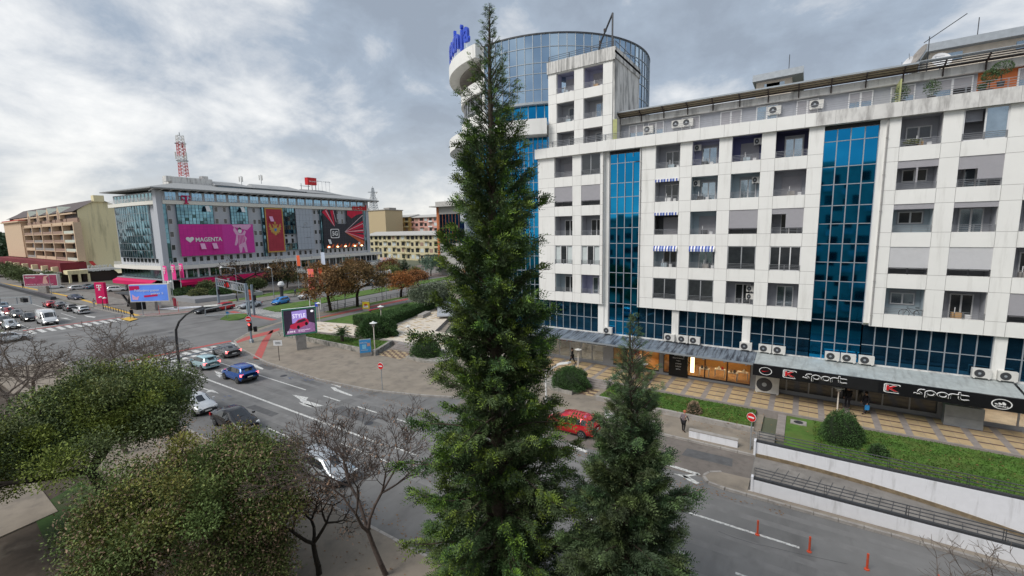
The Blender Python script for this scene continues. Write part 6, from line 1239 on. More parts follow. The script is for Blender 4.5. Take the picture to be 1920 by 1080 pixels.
def leafy_tree(name, label, base, H_, spread, seed, m, nleaf, size, levels=4, r0=.25, trunk_h=.28, up=.6, cl=.55, tints=((1, 1, 1),), bark='bark_dark', grp=None, dry=0, flat=.8, topgold=0., cat='tree', rad=None):
    t = thing(name, label, cat, base, group=grp); segs, tips = grow(base, H_*.94, spread, seed, levels, trunk_h, r0, (3, 4), 0., up)
    if rad: q_ = sorted(math.hypot(a.x, a.y) for a, b in tips)[int(len(tips)*.9)]; k_ = rad/q_; segs = [((a[0]*k_, a[1]*k_, a[2]), (b[0]*k_, b[1]*k_, b[2]), c, d) for a, b, c, d in segs]; tips = [(Vector((a.x*k_, a.y*k_, a.z)), b) for a, b in tips]
    tubes_mesh([(a, b, max(c, .02), max(d, .014)) for a, b, c, d in segs], 'trunk', bark, t, 6)
    r = np.random.default_rng(seed); T = np.array([tuple(a) for a, b in tips]); nt_ = len(T); per = r.uniform(.3, 1.7, nt_); per = per/per.sum(); idx = r.choice(nt_, nleaf, p=per)
    g = r.normal(0, 1, (nleaf, 3)); g = norm(g)*r.random((nleaf, 1))**.45*cl*r.uniform(.6, 1.3, nt_)[idx][:, None]; g[:, 2] *= flat; P = T[idx]+g; out = norm(g+np.array([0, 0, .25])); V, F = leaves_at(P, out, size, r, .55, .1)
    ct = np.array(tints); cc = ct[r.integers(0, len(ct), nt_)]*r.uniform(.75, 1.25, (nt_, 1)); c = cc[idx]*r.uniform(.7, 1.35, (nleaf, 1))
    if topgold: k = np.clip((P[:, 2]/H_-.72)/.28, 0, 1)[:, None]*(r.random((nleaf, 1)) < .5); c = c*(1-k)+c*np.array([1.9, 1.15, .7])*k*topgold+c*k*(1-topgold)
    leafmesh('crown', V, F, c, m, t)
    if dry:
        sel = r.choice(nt_, max(4, nt_//2), replace=False); di = sel[r.integers(0, len(sel), dry)]; P = T[di]+norm(r.normal(0, 1, (dry, 3)))*r.random((dry, 1))**.4*cl*1.15; V, F = leaves_at(P, np.tile([0, 0, -.6], (dry, 1)), size*1.15, r, .4); leafmesh('dry_leaves', V, F, np.tile([1., 1, 1], (dry, 1))*r.uniform(.5, 1.35, (dry, 1)), 'leaf_dry', t)
    return t
# two broad evergreens below the balcony
hL = HT(215, 683, -29.9, 6.2); leafy_tree('evergreen_tree', 'broad dark green evergreen with a forked black trunk on the soil at the lower left', (-29.9, 6.2, 0), hL, 1.15, 12, 'leaf_dark', 180000, .115, 4, .30, .10, .50, 1.0, ((1, 1, 1), (1.25, 1.3, .8), (.8, .9, .9), (1.5, 1.45, .7)), topgold=.35, rad=4.6)
hM = HT(480, 785, -20.3, 8.2); leafy_tree('evergreen_tree', 'olive green evergreen mixed with dry pinkish brown leaves in front of the parked cars', (-20.1, 8.2, 0), hM, 1.25, 33, 'leaf_olive', 150000, .105, 4, .2, .10, .42, .9, ((.8, 1, .8), (1.05, 1.05, .7), (.7, .95, .75)), topgold=.3, dry=24000, bark='bark_grey', rad=4.1)
# bare trees
bare_tree('bare_tree', 'leafless tree with many fine twigs between the evergreen and the tall cypress', (-14.5, 11.5, 0), HT(735, 735, -14.5, 11.5), .62, 5, 'bark_twig', 7, .12, 1.0, (2, 3), .85, 900, .15)
bare_tree('bare_tree', 'low leafless tree with dry hanging leaves at the bottom left of the tall cypress', (-17.0, 9.9, 0), HT(560, 900, -17.0, 9.9), .9, 17, 'bark_dark', 6, .13, 1.0, (2, 3), .6, 1600, .14)
bare_tree('bare_tree', 'wide leafless tree behind the left evergreen, twigs over the junction', (-43.5, 9.6, 0), HT(210, 590, -43.5, 9.6), .85, 8, 'bark_grey', 7, .2, 1.5, (2, 3), .7, 0, .2)
bare_tree('bare_tree', 'leafless tree reaching to the curved lamp post', (-38.5, 9.3, 0), HT(275, 612, -38.5, 9.3), .95, 14, 'bark_grey', 6, .16, 1.3, (2, 3), .6, 0, .2)
bare_tree('bare_tree', 'dense brown leafless tree at the far left edge in front of the queueing cars', (-52.5, 7.6, 0), HT(40, 600, -52.5, 7.6), .85, 23, 'bark_grey', 7, .22, 1.7, (2, 3), .7, 0, .2)
bare_tree('bare_tree', 'brown leafless tree at the left edge, the one nearest the dark evergreen', (-46.5, 5.6, 0), HT(90, 640, -46.5, 5.6), .9, 29, 'bark_grey', 6, .2, 1.6, (2, 3), .65, 0, .2)
t_, _ = bare_tree('bare_tree', 'leafless twigs of a small tree at the bottom right corner before the ramp', (6.3, 16.2, 0), HT(1830, 1010, 6.3, 16.2), .9, 41, 'bark_grey', 6, .1, .8, (2, 3), .7, 0, .25)
# ground cover bush below
# ---- trees along the cross street ----
def autumn(px, pb, pt, seed, label, spread=1.1, n=9000, tints=((1, 1, 1), (1.25, 1.15, .9), (.6, .6, .55)), base=None, size=.34, cl=1.15):
    s_, n_ = base or G(px, pb, .17); return leafy_tree('autumn_tree', label, (s_, n_, .15), HT(px, pt, s_, n_)-.15, spread, seed, 'leaf_autumn', n, size, 4, .32, .30, .42, cl, tints, 'bark_dark', 'trees along the cross street')
autumn(620, 583, 489, 61, 'autumn tree with rusty leaves behind the car billboard, the broadest of the row', 1.25, 7500)
autumn(670, 575, 487, 62, 'autumn tree with a dark trunk left of the yellow kiosk', 1.1, 6500, ((1, 1, 1), (.55, .62, .5), (.45, .5, .4)))
autumn(752, 557, 506, 63, 'small autumn tree with orange crown beside the street railing', 1.15, 6000, ((1.7, 1.15, .8), (1.3, 1, .8)), size=.28, cl=.9)
autumn(785, 545, 504, 64, 'small autumn tree partly behind the grey olive tree', 1.1, 4500, ((1.4, 1.0, .9), (1., .9, .8)), size=.28, cl=.9)
autumn(850, 560, 492, 68, 'orange autumn tree behind the tall cypress on the square', 1.1, 5000, ((1.4, 1.1, .8),), base=(-76, 96), cl=1.1)
autumn(485, 540, 486, 65, 'thin autumn tree in front of the white awning of the office building', 1.1, 2200, ((.9, .9, .9), (.5, .55, .5)), base=(-116, 64))
autumn(430, 540, 478, 66, 'sparse brown autumn tree in front of the pink awning', 1.1, 600, ((.8, .8, .8), (.5, .5, .5)), base=(-118, 55))
autumn(560, 530, 492, 67, 'autumn tree between the flag poles and the office building', 1.15, 7000, ((1.1, 1, .8), (.7, .7, .6)), base=(-114, 74))
autumn(600, 530, 484, 69, 'autumn tree behind the broad autumn tree', 1.15, 6000, ((1.1, 1, .8), (.7, .7, .6)), base=(-116, 86))
autumn(655, 520, 486, 70, 'autumn tree near the white coach', 1.1, 5000, ((1.2, 1, .8), (.7, .6, .6)), base=(-113, 98))
# olive tree, evergreens on the far side
s_, n_ = G(795, 578, .2); leafy_tree('olive_tree', 'round grey green olive tree at the end of the long hedge', (-57.5, 59.5, .15), HT(795, 528, -57.5, 59.5)-.15, 1.5, 71, 'leaf_olive_tree', 22000, .26, 4, .25, .2, .3, 1.2, ((1, 1, 1), (.8, .85, .8)), 'bark_dark')
for nm, lb, b, H_, sd, m_, n, cl in (('magnolia_tree', 'dark round evergreen tree before the ground floor of the office building', (-126.5, 50, 0), 3.0, 72, 'leaf_dark', 3000, 1.2), ('magnolia_tree', 'dark evergreen behind the leafless lamp post by the far pavement', (-117, 58, 0), 3.6, 73, 'leaf_dark', 5000, 1.2), ('magnolia_tree', 'dark evergreen below the white awning', (-119, 67, 0), 5.0, 74, 'leaf_dark', 5000, 1.2)): leafy_tree(nm, lb, b, H_, 1.0, sd, m_, n, .35, 3, .2, .25, .4, cl)
def cone_tree(label, base, H_, R_, seed): conifer('conifer_tree', label, base, H_, lambda f: R_*(1-np.clip(f, 0, 1))**.7+.1, seed, 'pine_far', 90, 10, .02, (1, 1, 1), .8)
cone_tree('small dark cone shaped conifer on the square', (-112, 104, 0), 6.6, 1.8, 81); cone_tree('small conifer beside the coach on the square', (-119, 108, 0), 4.4, 1.4, 82)
leafy_tree('fir_tree', 'bluish spreading fir tree on the square', (-104, 108, 0), 6.6, 1.3, 83, 'leaf_olive_tree', 5000, .4, 3, .2, .2, .35, 1.3, ((.8, 1.05, 1.1),), 'bark_dark')
for i, (x, y, h, lb) in enumerate(((-100, 97, 3.6, 'low green bush cluster beside the coach parking'), (-106, 93, 5.2, 'dark evergreen shrub left of the small orange autumn tree'), (-95, 120, 4, 'green shrub in the middle of the square'), (-88, 112, 4.5, 'olive green shrub right of the fir on the square'))): leafy_tree('shrub', lb, (x, y, 0), h, 1.3, 90+i, 'leaf_dark', 3500, .38, 3, .15, .12, .35, 1.2, ((1, 1, 1), (1.4, 1.3, .8)), cat='shrub')
# far woods behind the left street end and a far tree line
def far_wood(name, label, pts, h, n, size, seed, m='pine_far'):
    r = np.random.default_rng(seed); P = []
    for (x0, y0), (x1, y1) in zip(pts, pts[1:]):
        k = int(n/(len(pts)-1)); u = r.random(k); x = x0+(x1-x0)*u; y = y0+(y1-y0)*u; hh_ = h*(.75+.18*np.sin(u*31+x0)+.12*np.sin(u*77)); z = hh_*r.random(k)**.6; P.append(np.stack([x+r.normal(0, 6, k), y+r.normal(0, 6, k), z], 1))
    P = np.concatenate(P); V, F = leaves_at(P, np.tile([0, 0, .5], (len(P), 1)), size, r, .9); o = leafmesh(name, V, F, np.tile([1., 1, 1], (len(P), 1))*r.uniform(.5, 1.3, (len(P), 1)), m, None); return tag(o, label, 'trees', kind='stuff')
far_wood('wood', 'dark green wood closing the street at the far left', [(-560, 20), (-430, 46), (-330, 62)], 17, 26000, 2.2, 1); far_wood('wood', 'line of trees left of the street behind the queueing cars', [(-520, -20), (-300, 2), (-230, 6)], 9, 9000, 1.8, 2)
far_wood('wood', 'distant tree line behind the blocks on the horizon', [(-330, 420), (-60, 480), (120, 420)], 14, 9000, 3.5, 3)
for i, (x, y, h, lb) in enumerate(((-222, 33.5, 4.2, 'dark shrub behind the red far billboard'), (-200, 34.5, 4.0, 'dark shrub between the red billboard and the yellow block'), (-245, 35, 4.5, 'dark shrub at the far left beside the blue panel'), (-262, 35, 5.5, 'dark shrub farthest left in front of the yellow block'), (-236, 35, 3.6, 'low dark shrub before the yellow porticoes'))): leafy_tree('shrub', lb, (x, y, .1), h, 1.4, 110+i, 'leaf_dark', 3000, .5, 3, .15, .1, .3, 1.5, cat='shrub')
# ---- hedges and bushes: shells of small leaves over a dark core ----
def hedge(name, label, poly_, z0, z1, seed, n=9000, size=.12, m='hedge_leaf', cat='hedge', top=None):
    cx_ = sum(p[0] for p in poly_)/len(poly_); cy_ = sum(p[1] for p in poly_)/len(poly_); t = thing(name, label, cat, (cx_, cy_, z0)); r = np.random.default_rng(seed); rr_ = random.Random(seed); P, D = [], []
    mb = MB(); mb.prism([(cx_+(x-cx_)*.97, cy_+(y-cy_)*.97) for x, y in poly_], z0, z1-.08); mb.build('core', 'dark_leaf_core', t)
    per = [math.dist(poly_[i], poly_[(i+1) % len(poly_)]) for i in range(len(poly_))]; area = abs(sum(poly_[i][0]*poly_[(i+1) % len(poly_)][1]-poly_[(i+1) % len(poly_)][0]*poly_[i][1] for i in range(len(poly_))))/2; side = sum(per)*(z1-z0)
    for k in range(n):
        if rr_.random() < area/(area+side):
            while True:
                x = rr_.uniform(min(p[0] for p in poly_), max(p[0] for p in poly_)); y = rr_.uniform(min(p[1] for p in poly_), max(p[1] for p in poly_))
                if in_poly(x, y, poly_): break
            P.append((x-cx_, y-cy_, z1-z0+rr_.gauss(0, .05))); D.append((0, 0, 1))
        else:
            i = rr_.choices(range(len(poly_)), per)[0]; a, b = poly_[i], poly_[(i+1) % len(poly_)]; u = rr_.random(); nx, ny = (b[1]-a[1])/per[i], -(b[0]-a[0])/per[i]
            if in_poly(a[0]+(b[0]-a[0])*.5+nx*.05, a[1]+(b[1]-a[1])*.5+ny*.05, poly_): nx, ny = -nx, -ny
            P.append((a[0]+(b[0]-a[0])*u-cx_+nx*rr_.gauss(.0, .05), a[1]+(b[1]-a[1])*u-cy_+ny*rr_.gauss(0, .05), rr_.uniform(0, z1-z0))); D.append((nx, ny, .3))
    V, F = leaves_at(np.array(P), np.array(D, dtype=float), size, r, .6); c = r.uniform(.6, 1.5, (n, 1))*np.array([[1, 1, 1]]); leafmesh('leaves', V, F, c, m, t); return t
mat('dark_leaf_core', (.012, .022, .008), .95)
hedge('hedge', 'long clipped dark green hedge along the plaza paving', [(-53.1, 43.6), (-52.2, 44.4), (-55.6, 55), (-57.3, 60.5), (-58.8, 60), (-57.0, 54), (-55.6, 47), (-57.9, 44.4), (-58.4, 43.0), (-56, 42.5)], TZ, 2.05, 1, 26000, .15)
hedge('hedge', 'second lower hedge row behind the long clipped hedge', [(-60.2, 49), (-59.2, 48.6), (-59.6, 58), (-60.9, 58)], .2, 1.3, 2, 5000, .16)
def bush(name, label, c, rx, ry, rz, seed, n=7000, size=.11, m='hedge_leaf', spiky=0.):
    t = thing(name, label, 'bush', c); r = np.random.default_rng(seed); u = norm(r.normal(0, 1, (n, 3))); u[:, 2] = np.abs(u[:, 2]*1.0)-.12; a = np.arctan2(u[:, 1], u[:, 0]); k = 1+.10*np.sin(a*5+u[:, 2]*7)+.07*np.sin(a*11+u[:, 2]*13); P = u*np.array([rx, ry, rz])*k[:, None]*(1-.12*r.random((n, 1))); P[:, 2] += rz*.12
    V, F = leaves_at(P, u, size*(1+spiky), r, .5 if not spiky else .3, 0, .5 if not spiky else .35); leafmesh('leaves', V, F, r.uniform(.55, 1.5, (n, 1))*np.ones((1, 3)), m, t)
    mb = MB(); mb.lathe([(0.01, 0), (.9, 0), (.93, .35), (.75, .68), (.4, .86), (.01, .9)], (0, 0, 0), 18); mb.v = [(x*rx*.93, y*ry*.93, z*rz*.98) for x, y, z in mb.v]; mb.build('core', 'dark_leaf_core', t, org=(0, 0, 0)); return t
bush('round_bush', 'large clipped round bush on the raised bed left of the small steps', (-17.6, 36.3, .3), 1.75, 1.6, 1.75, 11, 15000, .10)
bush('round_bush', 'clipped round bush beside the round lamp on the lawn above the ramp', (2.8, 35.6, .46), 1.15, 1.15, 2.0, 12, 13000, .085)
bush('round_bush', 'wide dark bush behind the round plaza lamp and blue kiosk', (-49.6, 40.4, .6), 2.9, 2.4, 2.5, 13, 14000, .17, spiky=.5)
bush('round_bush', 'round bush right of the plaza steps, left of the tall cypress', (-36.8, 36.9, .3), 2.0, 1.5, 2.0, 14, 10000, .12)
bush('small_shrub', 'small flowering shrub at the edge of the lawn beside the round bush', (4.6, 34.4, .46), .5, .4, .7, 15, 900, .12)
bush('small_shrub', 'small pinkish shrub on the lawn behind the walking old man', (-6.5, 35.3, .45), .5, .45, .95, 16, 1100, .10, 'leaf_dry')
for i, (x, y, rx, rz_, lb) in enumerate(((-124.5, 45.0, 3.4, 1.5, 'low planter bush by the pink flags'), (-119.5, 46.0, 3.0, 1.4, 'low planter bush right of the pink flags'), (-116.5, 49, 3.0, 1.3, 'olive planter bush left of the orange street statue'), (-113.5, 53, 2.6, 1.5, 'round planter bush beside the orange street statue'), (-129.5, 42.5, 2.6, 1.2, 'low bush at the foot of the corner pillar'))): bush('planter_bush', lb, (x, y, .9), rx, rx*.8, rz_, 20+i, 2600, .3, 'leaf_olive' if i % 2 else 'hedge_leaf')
# cycads: crown of arching fronds on a short stem
def cycad(label, c, R_, H_, seed, m='palm_leaf'):
    t = thing('cycad_palm', label, 'palm', c); r = random.Random(seed); rn = np.random.default_rng(seed); mb = MB(); mb.lathe([(.22, 0), (.26, H_*.3), (.2, H_*.5), (.05, H_*.52)], (0, 0, 0), 10); mb.build('trunk', 'bark', t, org=(0, 0, 0)); P, D = [], []; segs = []
    for k in range(54):
        a = k*2.4; el = r.uniform(-.1, 1.35); L = R_*r.uniform(.85, 1.1); p = Vector((0, 0, H_*.5)); d = Vector((cos(a)*cos(el), sin(a)*cos(el), sin(el)))
        for s in range(9):
            q = p+d*(L/9); segs.append((tuple(p), tuple(q), .02, .015)); sd = d.cross(Vector((0, 0, 1))).normalized()
            for sg in (-1, 1):
                for h in (0, .5): P.append(tuple(p+(q-p)*h)); D.append(tuple(sd*sg+d*.6+Vector((0, 0, .15))))
            p = q; d = (d+Vector((0, 0, -.14))).normalized()
    V, F = leaves_at(np.array(P), np.array(D, dtype=float), R_*.24, rn, .12, 0, .08); leafmesh('fronds', V, F, rn.uniform(.7, 1.5, (len(P), 1))*np.ones((1, 3)), m, t); return t
cycad('dark round cycad on the lawn behind the beige pavement', (G(642, 640, .62)[0], G(642, 640, .62)[1], .62), 1.35, 1.9, 1)
cycad('spiky cycad in front of the lit shop, partly behind the small cypress', (-12.4, 39.9, TZ), 1.35, 2.2, 2); cycad('small spiky palm at the back of the plaza lawn', (-59.5, 55, .3), 1.1, 1.8, 3)
# raised beds holding the bushes
mb = MB(); mb.prism([(-20.2, 35.6), (-18.8, 34.7), (-16.7, 34.6), (-16.5, 37.3), (-16.5, 38.4), (-20.4, 38.4)], 0, .42); tag(mb.build('raised_bed', 'stone_wall'), 'low curved stone bed round the clipped bush beside the small steps', 'planter')
mb = MB(); mb.prism([(-38.5, 35.2), (-36, 34.9), (-33.5, 35.4), (-33, 38.4), (-38.5, 38.4)], 0, .42); tag(mb.build('raised_bed', 'stone_wall'), 'low stone bed round the bush right of the plaza steps', 'planter')
m2 = MB(); m2.prism([(-121.5, 41.5), (-111.5, 41.8), (-110.6, 56), (-114.5, 57), (-122, 47.6)], 0, 1.0); tag(m2.build('planter', 'frame_grey'), 'long grey stone planter between the far pavement and the office building', 'planter')
m2 = MB(); m2.prism([(-131, 40.5), (-122.6, 41), (-122.8, 45.5), (-131.5, 44.5)], 0, .8); tag(m2.build('planter', 'concrete'), 'low concrete planter under the pink flags', 'planter')
leafy_tree('evergreen_shrub', 'low olive green shrub with drooping leaves under the olive evergreen at the bottom edge', (-22.6, 5.2, 0), 4.6, 1.2, 35, 'leaf_olive', 38000, .10, 4, .12, .10, .5, .75, ((1, 1, 1), (1.2, 1.15, .8)), 'bark_grey', dry=9000, rad=2.3, cat='shrub')
leafy_tree('evergreen_shrub', 'green shrub with dry pinkish leaves right of the olive evergreen trunk', (-18.6, 7.0, 0), 4.4, 1.2, 36, 'leaf_olive', 26000, .10, 4, .12, .10, .5, .7, ((1, 1.05, .9), (.8, 1, .8)), 'bark_grey', dry=9000, rad=1.9, cat='shrub')
# ================= VEHICLES =================
def paint(name, col, rough=.25, metal=.3): 
    m = mat(name, col, rough, metal, noise=.02, spec=.6); m.node_tree.nodes['Principled BSDF'].inputs['Coat Weight'].default_value = .6; return m
for nm, c in (('paint_white', (.72, .73, .74)), ('paint_silver', (.42, .45, .48)), ('paint_grey', (.12, .12, .125)), ('paint_black', (.015, .015, .018)), ('paint_red', (.55, .012, .02)), ('paint_blue', (.006, .085, .36)), ('paint_sky', (.03, .25, .66)), ('paint_pale_blue', (.38, .56, .60)), ('paint_navy', (.02, .025, .06)), ('paint_teal', (.08, .14, .20)), ('paint_darkred', (.3, .02, .03))): paint(nm, c)
mat('car_glass', (.02, .024, .028), .05, noise=.1, spec=.9); mat('tyre', (.018, .018, .018), .8); mat('rim', (.42, .43, .44), .35, metal=.7); mat('trim', (.025, .025, .028), .6)
mat('tail_lamp', (.55, .01, .015), .3, noise=0); mat('tail_lamp_lit', (1., .12, .12), .4, noise=0, emit=2.2); mat('head_lamp', (.7, .72, .74), .15, noise=0); mat('head_lamp_lit', (1., .93, .8), .3, noise=0, emit=2.5); mat('plate', (.75, .75, .72), .5)
# stations: (x along, half width, sill z, belt z, top z, roof half width)   top z = bonnet, roof or boot height
KIND = {
 'hatch': (4.05, .86, [(-2.02, .70, .42, .80, .86, .55), (-1.98, .80, .30, .92, 1.0, .60), (-1.55, .85, .22, .95, 1.40, .56), (-1.1, .86, .20, .93, 1.47, .58), (-.1, .86, .20, .90, 1.49, .60), (.45, .86, .20, .89, 1.40, .58), (1.12, .85, .20, .88, .96, .66), (1.6, .82, .22, .78, .86, .62), (1.95, .72, .28, .62, .70, .52), (2.02, .62, .36, .55, .60, .45)], (2, 5), 1.27, -1.22, .31),
 'sedan': (4.55, .89, [(-2.27, .72, .42, .86, .92, .55), (-2.2, .84, .30, .94, 1.02, .66), (-1.55, .88, .22, .97, 1.08, .66), (-.95, .89, .20, .95, 1.40, .58), (-.1, .89, .20, .92, 1.46, .60), (.4, .89, .20, .90, 1.38, .58), (1.15, .88, .20, .88, .98, .68), (1.8, .85, .22, .78, .87, .64), (2.2, .74, .28, .62, .70, .54), (2.27, .64, .36, .55, .60, .46)], (3, 5), 1.4, -1.38, .32),
 'suv': (4.34, .90, [(-2.17, .74, .5, .95, 1.0, .58), (-2.12, .86, .38, 1.05, 1.15, .66), (-1.75, .90, .28, 1.08, 1.58, .62), (-1.2, .90, .26, 1.06, 1.65, .64), (-.1, .90, .26, 1.04, 1.67, .66), (.42, .90, .26, 1.02, 1.58, .64), (1.05, .89, .26, 1.01, 1.10, .72), (1.75, .87, .28, .93, 1.02, .70), (2.08, .80, .34, .80, .88, .62), (2.17, .68, .44, .68, .74, .5)], (2, 5), 1.36, -1.32, .35),
 'wagon': (4.5, .87, [(-2.25, .74, .42, .90, .98, .62), (-2.2, .84, .30, .98, 1.12, .66), (-1.95, .87, .22, .98, 1.52, .62), (-1.2, .87, .20, .96, 1.58, .64), (-.1, .87, .20, .93, 1.56, .64), (.5, .87, .20, .91, 1.46, .62), (1.2, .86, .20, .88, .98, .68), (1.8, .84, .22, .78, .88, .64), (2.18, .74, .28, .64, .72, .54), (2.25, .64, .36, .55, .60, .46)], (2, 5), 1.4, -1.35, .32),
 'van': (5.3, .98, [(-2.65, .94, .42, 1.3, 2.35, .88), (-2.6, .98, .30, 1.3, 2.5, .90), (-1.5, .98, .28, 1.3, 2.52, .90), (0, .98, .28, 1.3, 2.52, .90), (1.0, .98, .28, 1.3, 2.46, .88), (1.5, .98, .28, 1.25, 2.2, .84), (2.05, .96, .28, 1.15, 1.32, .84), (2.45, .92, .30, .95, 1.08, .78), (2.6, .84, .36, .75, .85, .7), (2.65, .74, .44, .62, .66, .6)], (2, 5), 1.7, -1.75, .35)}
CARS = {}
def make_car(kind, pm, rear_lit=False, front_lit=False, label='', loc=(0, 0, 0)):
    L, HW, ST, (ra, rb), fx, rx, wr = KIND[kind]; t = thing('parked_car', label, 'car', (0, 0, 0), world=False)
    def sec(s): x, w, zb, zt, tp, rw = s; return [(x, w*.90, zb), (x, w, zb+.14), (x, w*1.01, (zb+zt)/2), (x, w*.965, zt), (x, rw+.03, tp-.05), (x, rw*.72, tp+.01), (x, 0, tp+.03)]
    S_ = [sec(s) for s in ST]; m = MB(); K = 7
    for s in S_:
        m.v += [(x, y, z) for x, y, z in s]+[(x, -y, z) for x, y, z in s[:-1]]
    W_ = 13; idx = lambda i, k: i*W_+k
    order = [0, 1, 2, 3, 4, 5, 6, 12, 11, 10, 9, 8, 7]
    for i in range(len(S_)-1):
        for a, b in zip(order, order[1:]): m.f.append((idx(i, a), idx(i, b), idx(i+1, b), idx(i+1, a))); m.m.append(0)
        m.f.append((idx(i, 7), idx(i, 0), idx(i+1, 0), idx(i+1, 7))); m.m.append(1)
    m.f.append(tuple(idx(0, k) for k in order)); m.m.append(0); m.f.append(tuple(idx(len(S_)-1, k) for k in order[::-1])); m.m.append(0)
    bd = m.build('body', [pm, 'trim'], t, org=(0, 0, 0), smooth=True)
    def pt(i, k, side): x, y, z = S_[i][k]; return Vector((x, y*side, z))
    def patch(A, B, C, D, u0, u1, v0, v1, off):      # bilinear patch a bit proud of the body
        P = lambda u, v: (A*(1-u)+B*u)*(1-v)+(D*(1-u)+C*u)*v; q = [P(u0, v0), P(u1, v0), P(u1, v1), P(u0, v1)]; n = (q[1]-q[0]).cross(q[3]-q[0]).normalized()
        c = sum(q, Vector())/4; n = n if n.dot(c-Vector((c.x*.8, 0, c.z-.5))) > 0 else -n
        q = [p+n*off for p in q]; return q if (q[1]-q[0]).cross(q[3]-q[0]).dot(n) > 0 else q[::-1]
    # side windows
    for sd in (1, -1):
        w = MB(); rng_ = range(ra, rb) if kind != 'van' else range(4, 5)
        for i in rng_: A, B, C, D = pt(i, 3, sd), pt(i+1, 3, sd), pt(i+1, 4, sd), pt(i, 4, sd); w.poly(patch(A, B, C, D, .04 if i > ra else .12, .96, .10, .88, .03))
        i = rb; A, B, C, D = pt(i, 3, sd), pt(i+1, 3, sd), pt(i+1, 4, sd), pt(i, 4, sd); w.poly([p for p in patch(A, B, C, D, .04, .80, .08, .80, .03)][:4]) if kind == 'van' else w.poly([tuple(q) for q in (lambda z: (z[0], z[1], z[3]))(patch(A, B, C, D, .03, .75, .10, .84, .03))])
        if kind in ('sedan', 'hatch', 'suv', 'wagon'):
            i = ra-1; A, B, C, D = pt(i, 3, sd), pt(i+1, 3, sd), pt(i+1, 4, sd), pt(i, 4, sd); q = patch(A, B, C, D, .45, .96, .15, .80, .012); w.poly([tuple(p) for p in q]) if kind in ('wagon',) else None
        w.build('side_window', 'car_glass', t, org=(0, 0, 0))
    def cross(i0, i1, name, u0, u1, vtrim=.1):
        w = MB(); A, B, C, D = pt(i0, 4, 1), pt(i0, 4, -1), pt(i1, 4, -1), pt(i1, 4, 1); e = .03
        P = [A*(1-u0)+D*u0, B*(1-u0)+C*u0, B*(1-u1)+C*u1, A*(1-u1)+D*u1]; M1, M2 = (Vector(S_[i0][6])*(1-u0)+Vector(S_[i1][6])*u0), (Vector(S_[i0][6])*(1-u1)+Vector(S_[i1][6])*u1)
        n = Vector((1 if S_[i1][0][0] > 0 else -1, 0, 1)).normalized()*.02
        P[0].y *= .93; P[1].y *= .93; P[2].y *= .93; P[3].y *= .93
        w.poly([P[0]+n, M1+n, M2+n, P[3]+n]); w.poly([M1+n, P[1]+n, P[2]+n, M2+n]); w.build(name, 'car_glass', t, org=(0, 0, 0))
    cross(rb, rb+1, 'windscreen', .06, .92)
    if kind != 'van': cross(ra, ra-1, 'rear_window', .08, .92 if kind in ('sedan',) else .80)
    # lamps, plates, bumpers, mirrors, wheels
    xr, xf = -L/2, L/2; zl = ST[1][3]-.12; zf = ST[-2][3]-.02
    for sd in (1, -1):
        w = MB(); w.box(xr+.02, xr+.20, sd*(HW-.34), sd*(HW-.01), zl-.12, zl+.10); w.build('tail_lamp', 'tail_lamp_lit' if rear_lit else 'tail_lamp', t, org=(0, 0, 0))
        w = MB(); w.box(xf-.32, xf-.04, sd*(HW-.38), sd*(HW-.10), zf-.08, zf+.08); w.build('headlight', 'head_lamp_lit' if front_lit else 'head_lamp', t, org=(0, 0, 0))
        w = MB(); xm = ST[rb+1][0]-.25; zb_ = ST[rb][3]; w.box(xm-.05, xm+.1, sd*(HW+.02), sd*(HW+.2), zb_+.02, zb_+.17); w.build('mirror', pm if kind != 'van' else 'trim', t, org=(0, 0, 0))
        for x in (fx, rx):
            w = MB(); k0 = len(w.v); n = 18
            w.tube((x, sd*(HW-.25), wr), (x, sd*(HW+.012), wr), wr*1.14, wr*1.14, n); w.build('wheel_arch', 'trim', t, org=(0, 0, 0))
            w = MB(); w.tube((x, sd*(HW-.2), wr), (x, sd*(HW+.035), wr), wr, wr, n); wh = w.build('wheel', 'tyre', t, org=(0, 0, 0))
            w = MB(); y = HW+.037
            for k in range(5): a = 2*pi*k/5+x; c, s_ = cos(a), sin(a); w.bar((x+.05*c, sd*y, wr+.05*s_), (x+wr*.6*c, sd*y, wr+wr*.6*s_), .075, .02)
            for k in range(14):
                a, b = 2*pi*k/14, 2*pi*(k+1)/14; w.bar((x+wr*.6*cos(a), sd*y, wr+wr*.6*sin(a)), (x+wr*.6*cos(b), sd*y, wr+wr*.6*sin(b)), .03, .02)
            w.build('rim', 'rim', wh, org=(0, 0, 0))
    w = MB(); w.box(xr-.03, xr+.1, -HW+.08, HW-.08, ST[1][2]+.02, ST[1][2]+.2); w.build('rear_bumper', 'trim' if kind in ('suv', 'van') else pm, t, org=(0, 0, 0))
    w = MB(); w.box(xf-.12, xf+.02, -HW+.22, HW-.22, ST[-2][2]+.02, ST[-2][2]+.18); w.build('front_grille', 'trim', t, org=(0, 0, 0))
    w = MB(); w.box(xr-.045, xr-.03, -.26, .26, ST[1][2]+.25, ST[1][2]+.36); w.build('number_plate', 'plate', t, org=(0, 0, 0)); w = MB(); w.box(xf+.02, xf+.03, -.26, .26, ST[-2][2]+.08, ST[-2][2]+.19); w.build('number_plate', 'plate', t, org=(0, 0, 0))
    if kind in ('suv', 'wagon'):
        w = MB()
        for sd in (1, -1): w.bar((ST[ra][0], sd*.60, ST[ra][4]+.05), (ST[rb][0], sd*.60, ST[rb][4]+.08), .04)
        w.build('roof_rail', 'rim', t, org=(0, 0, 0))
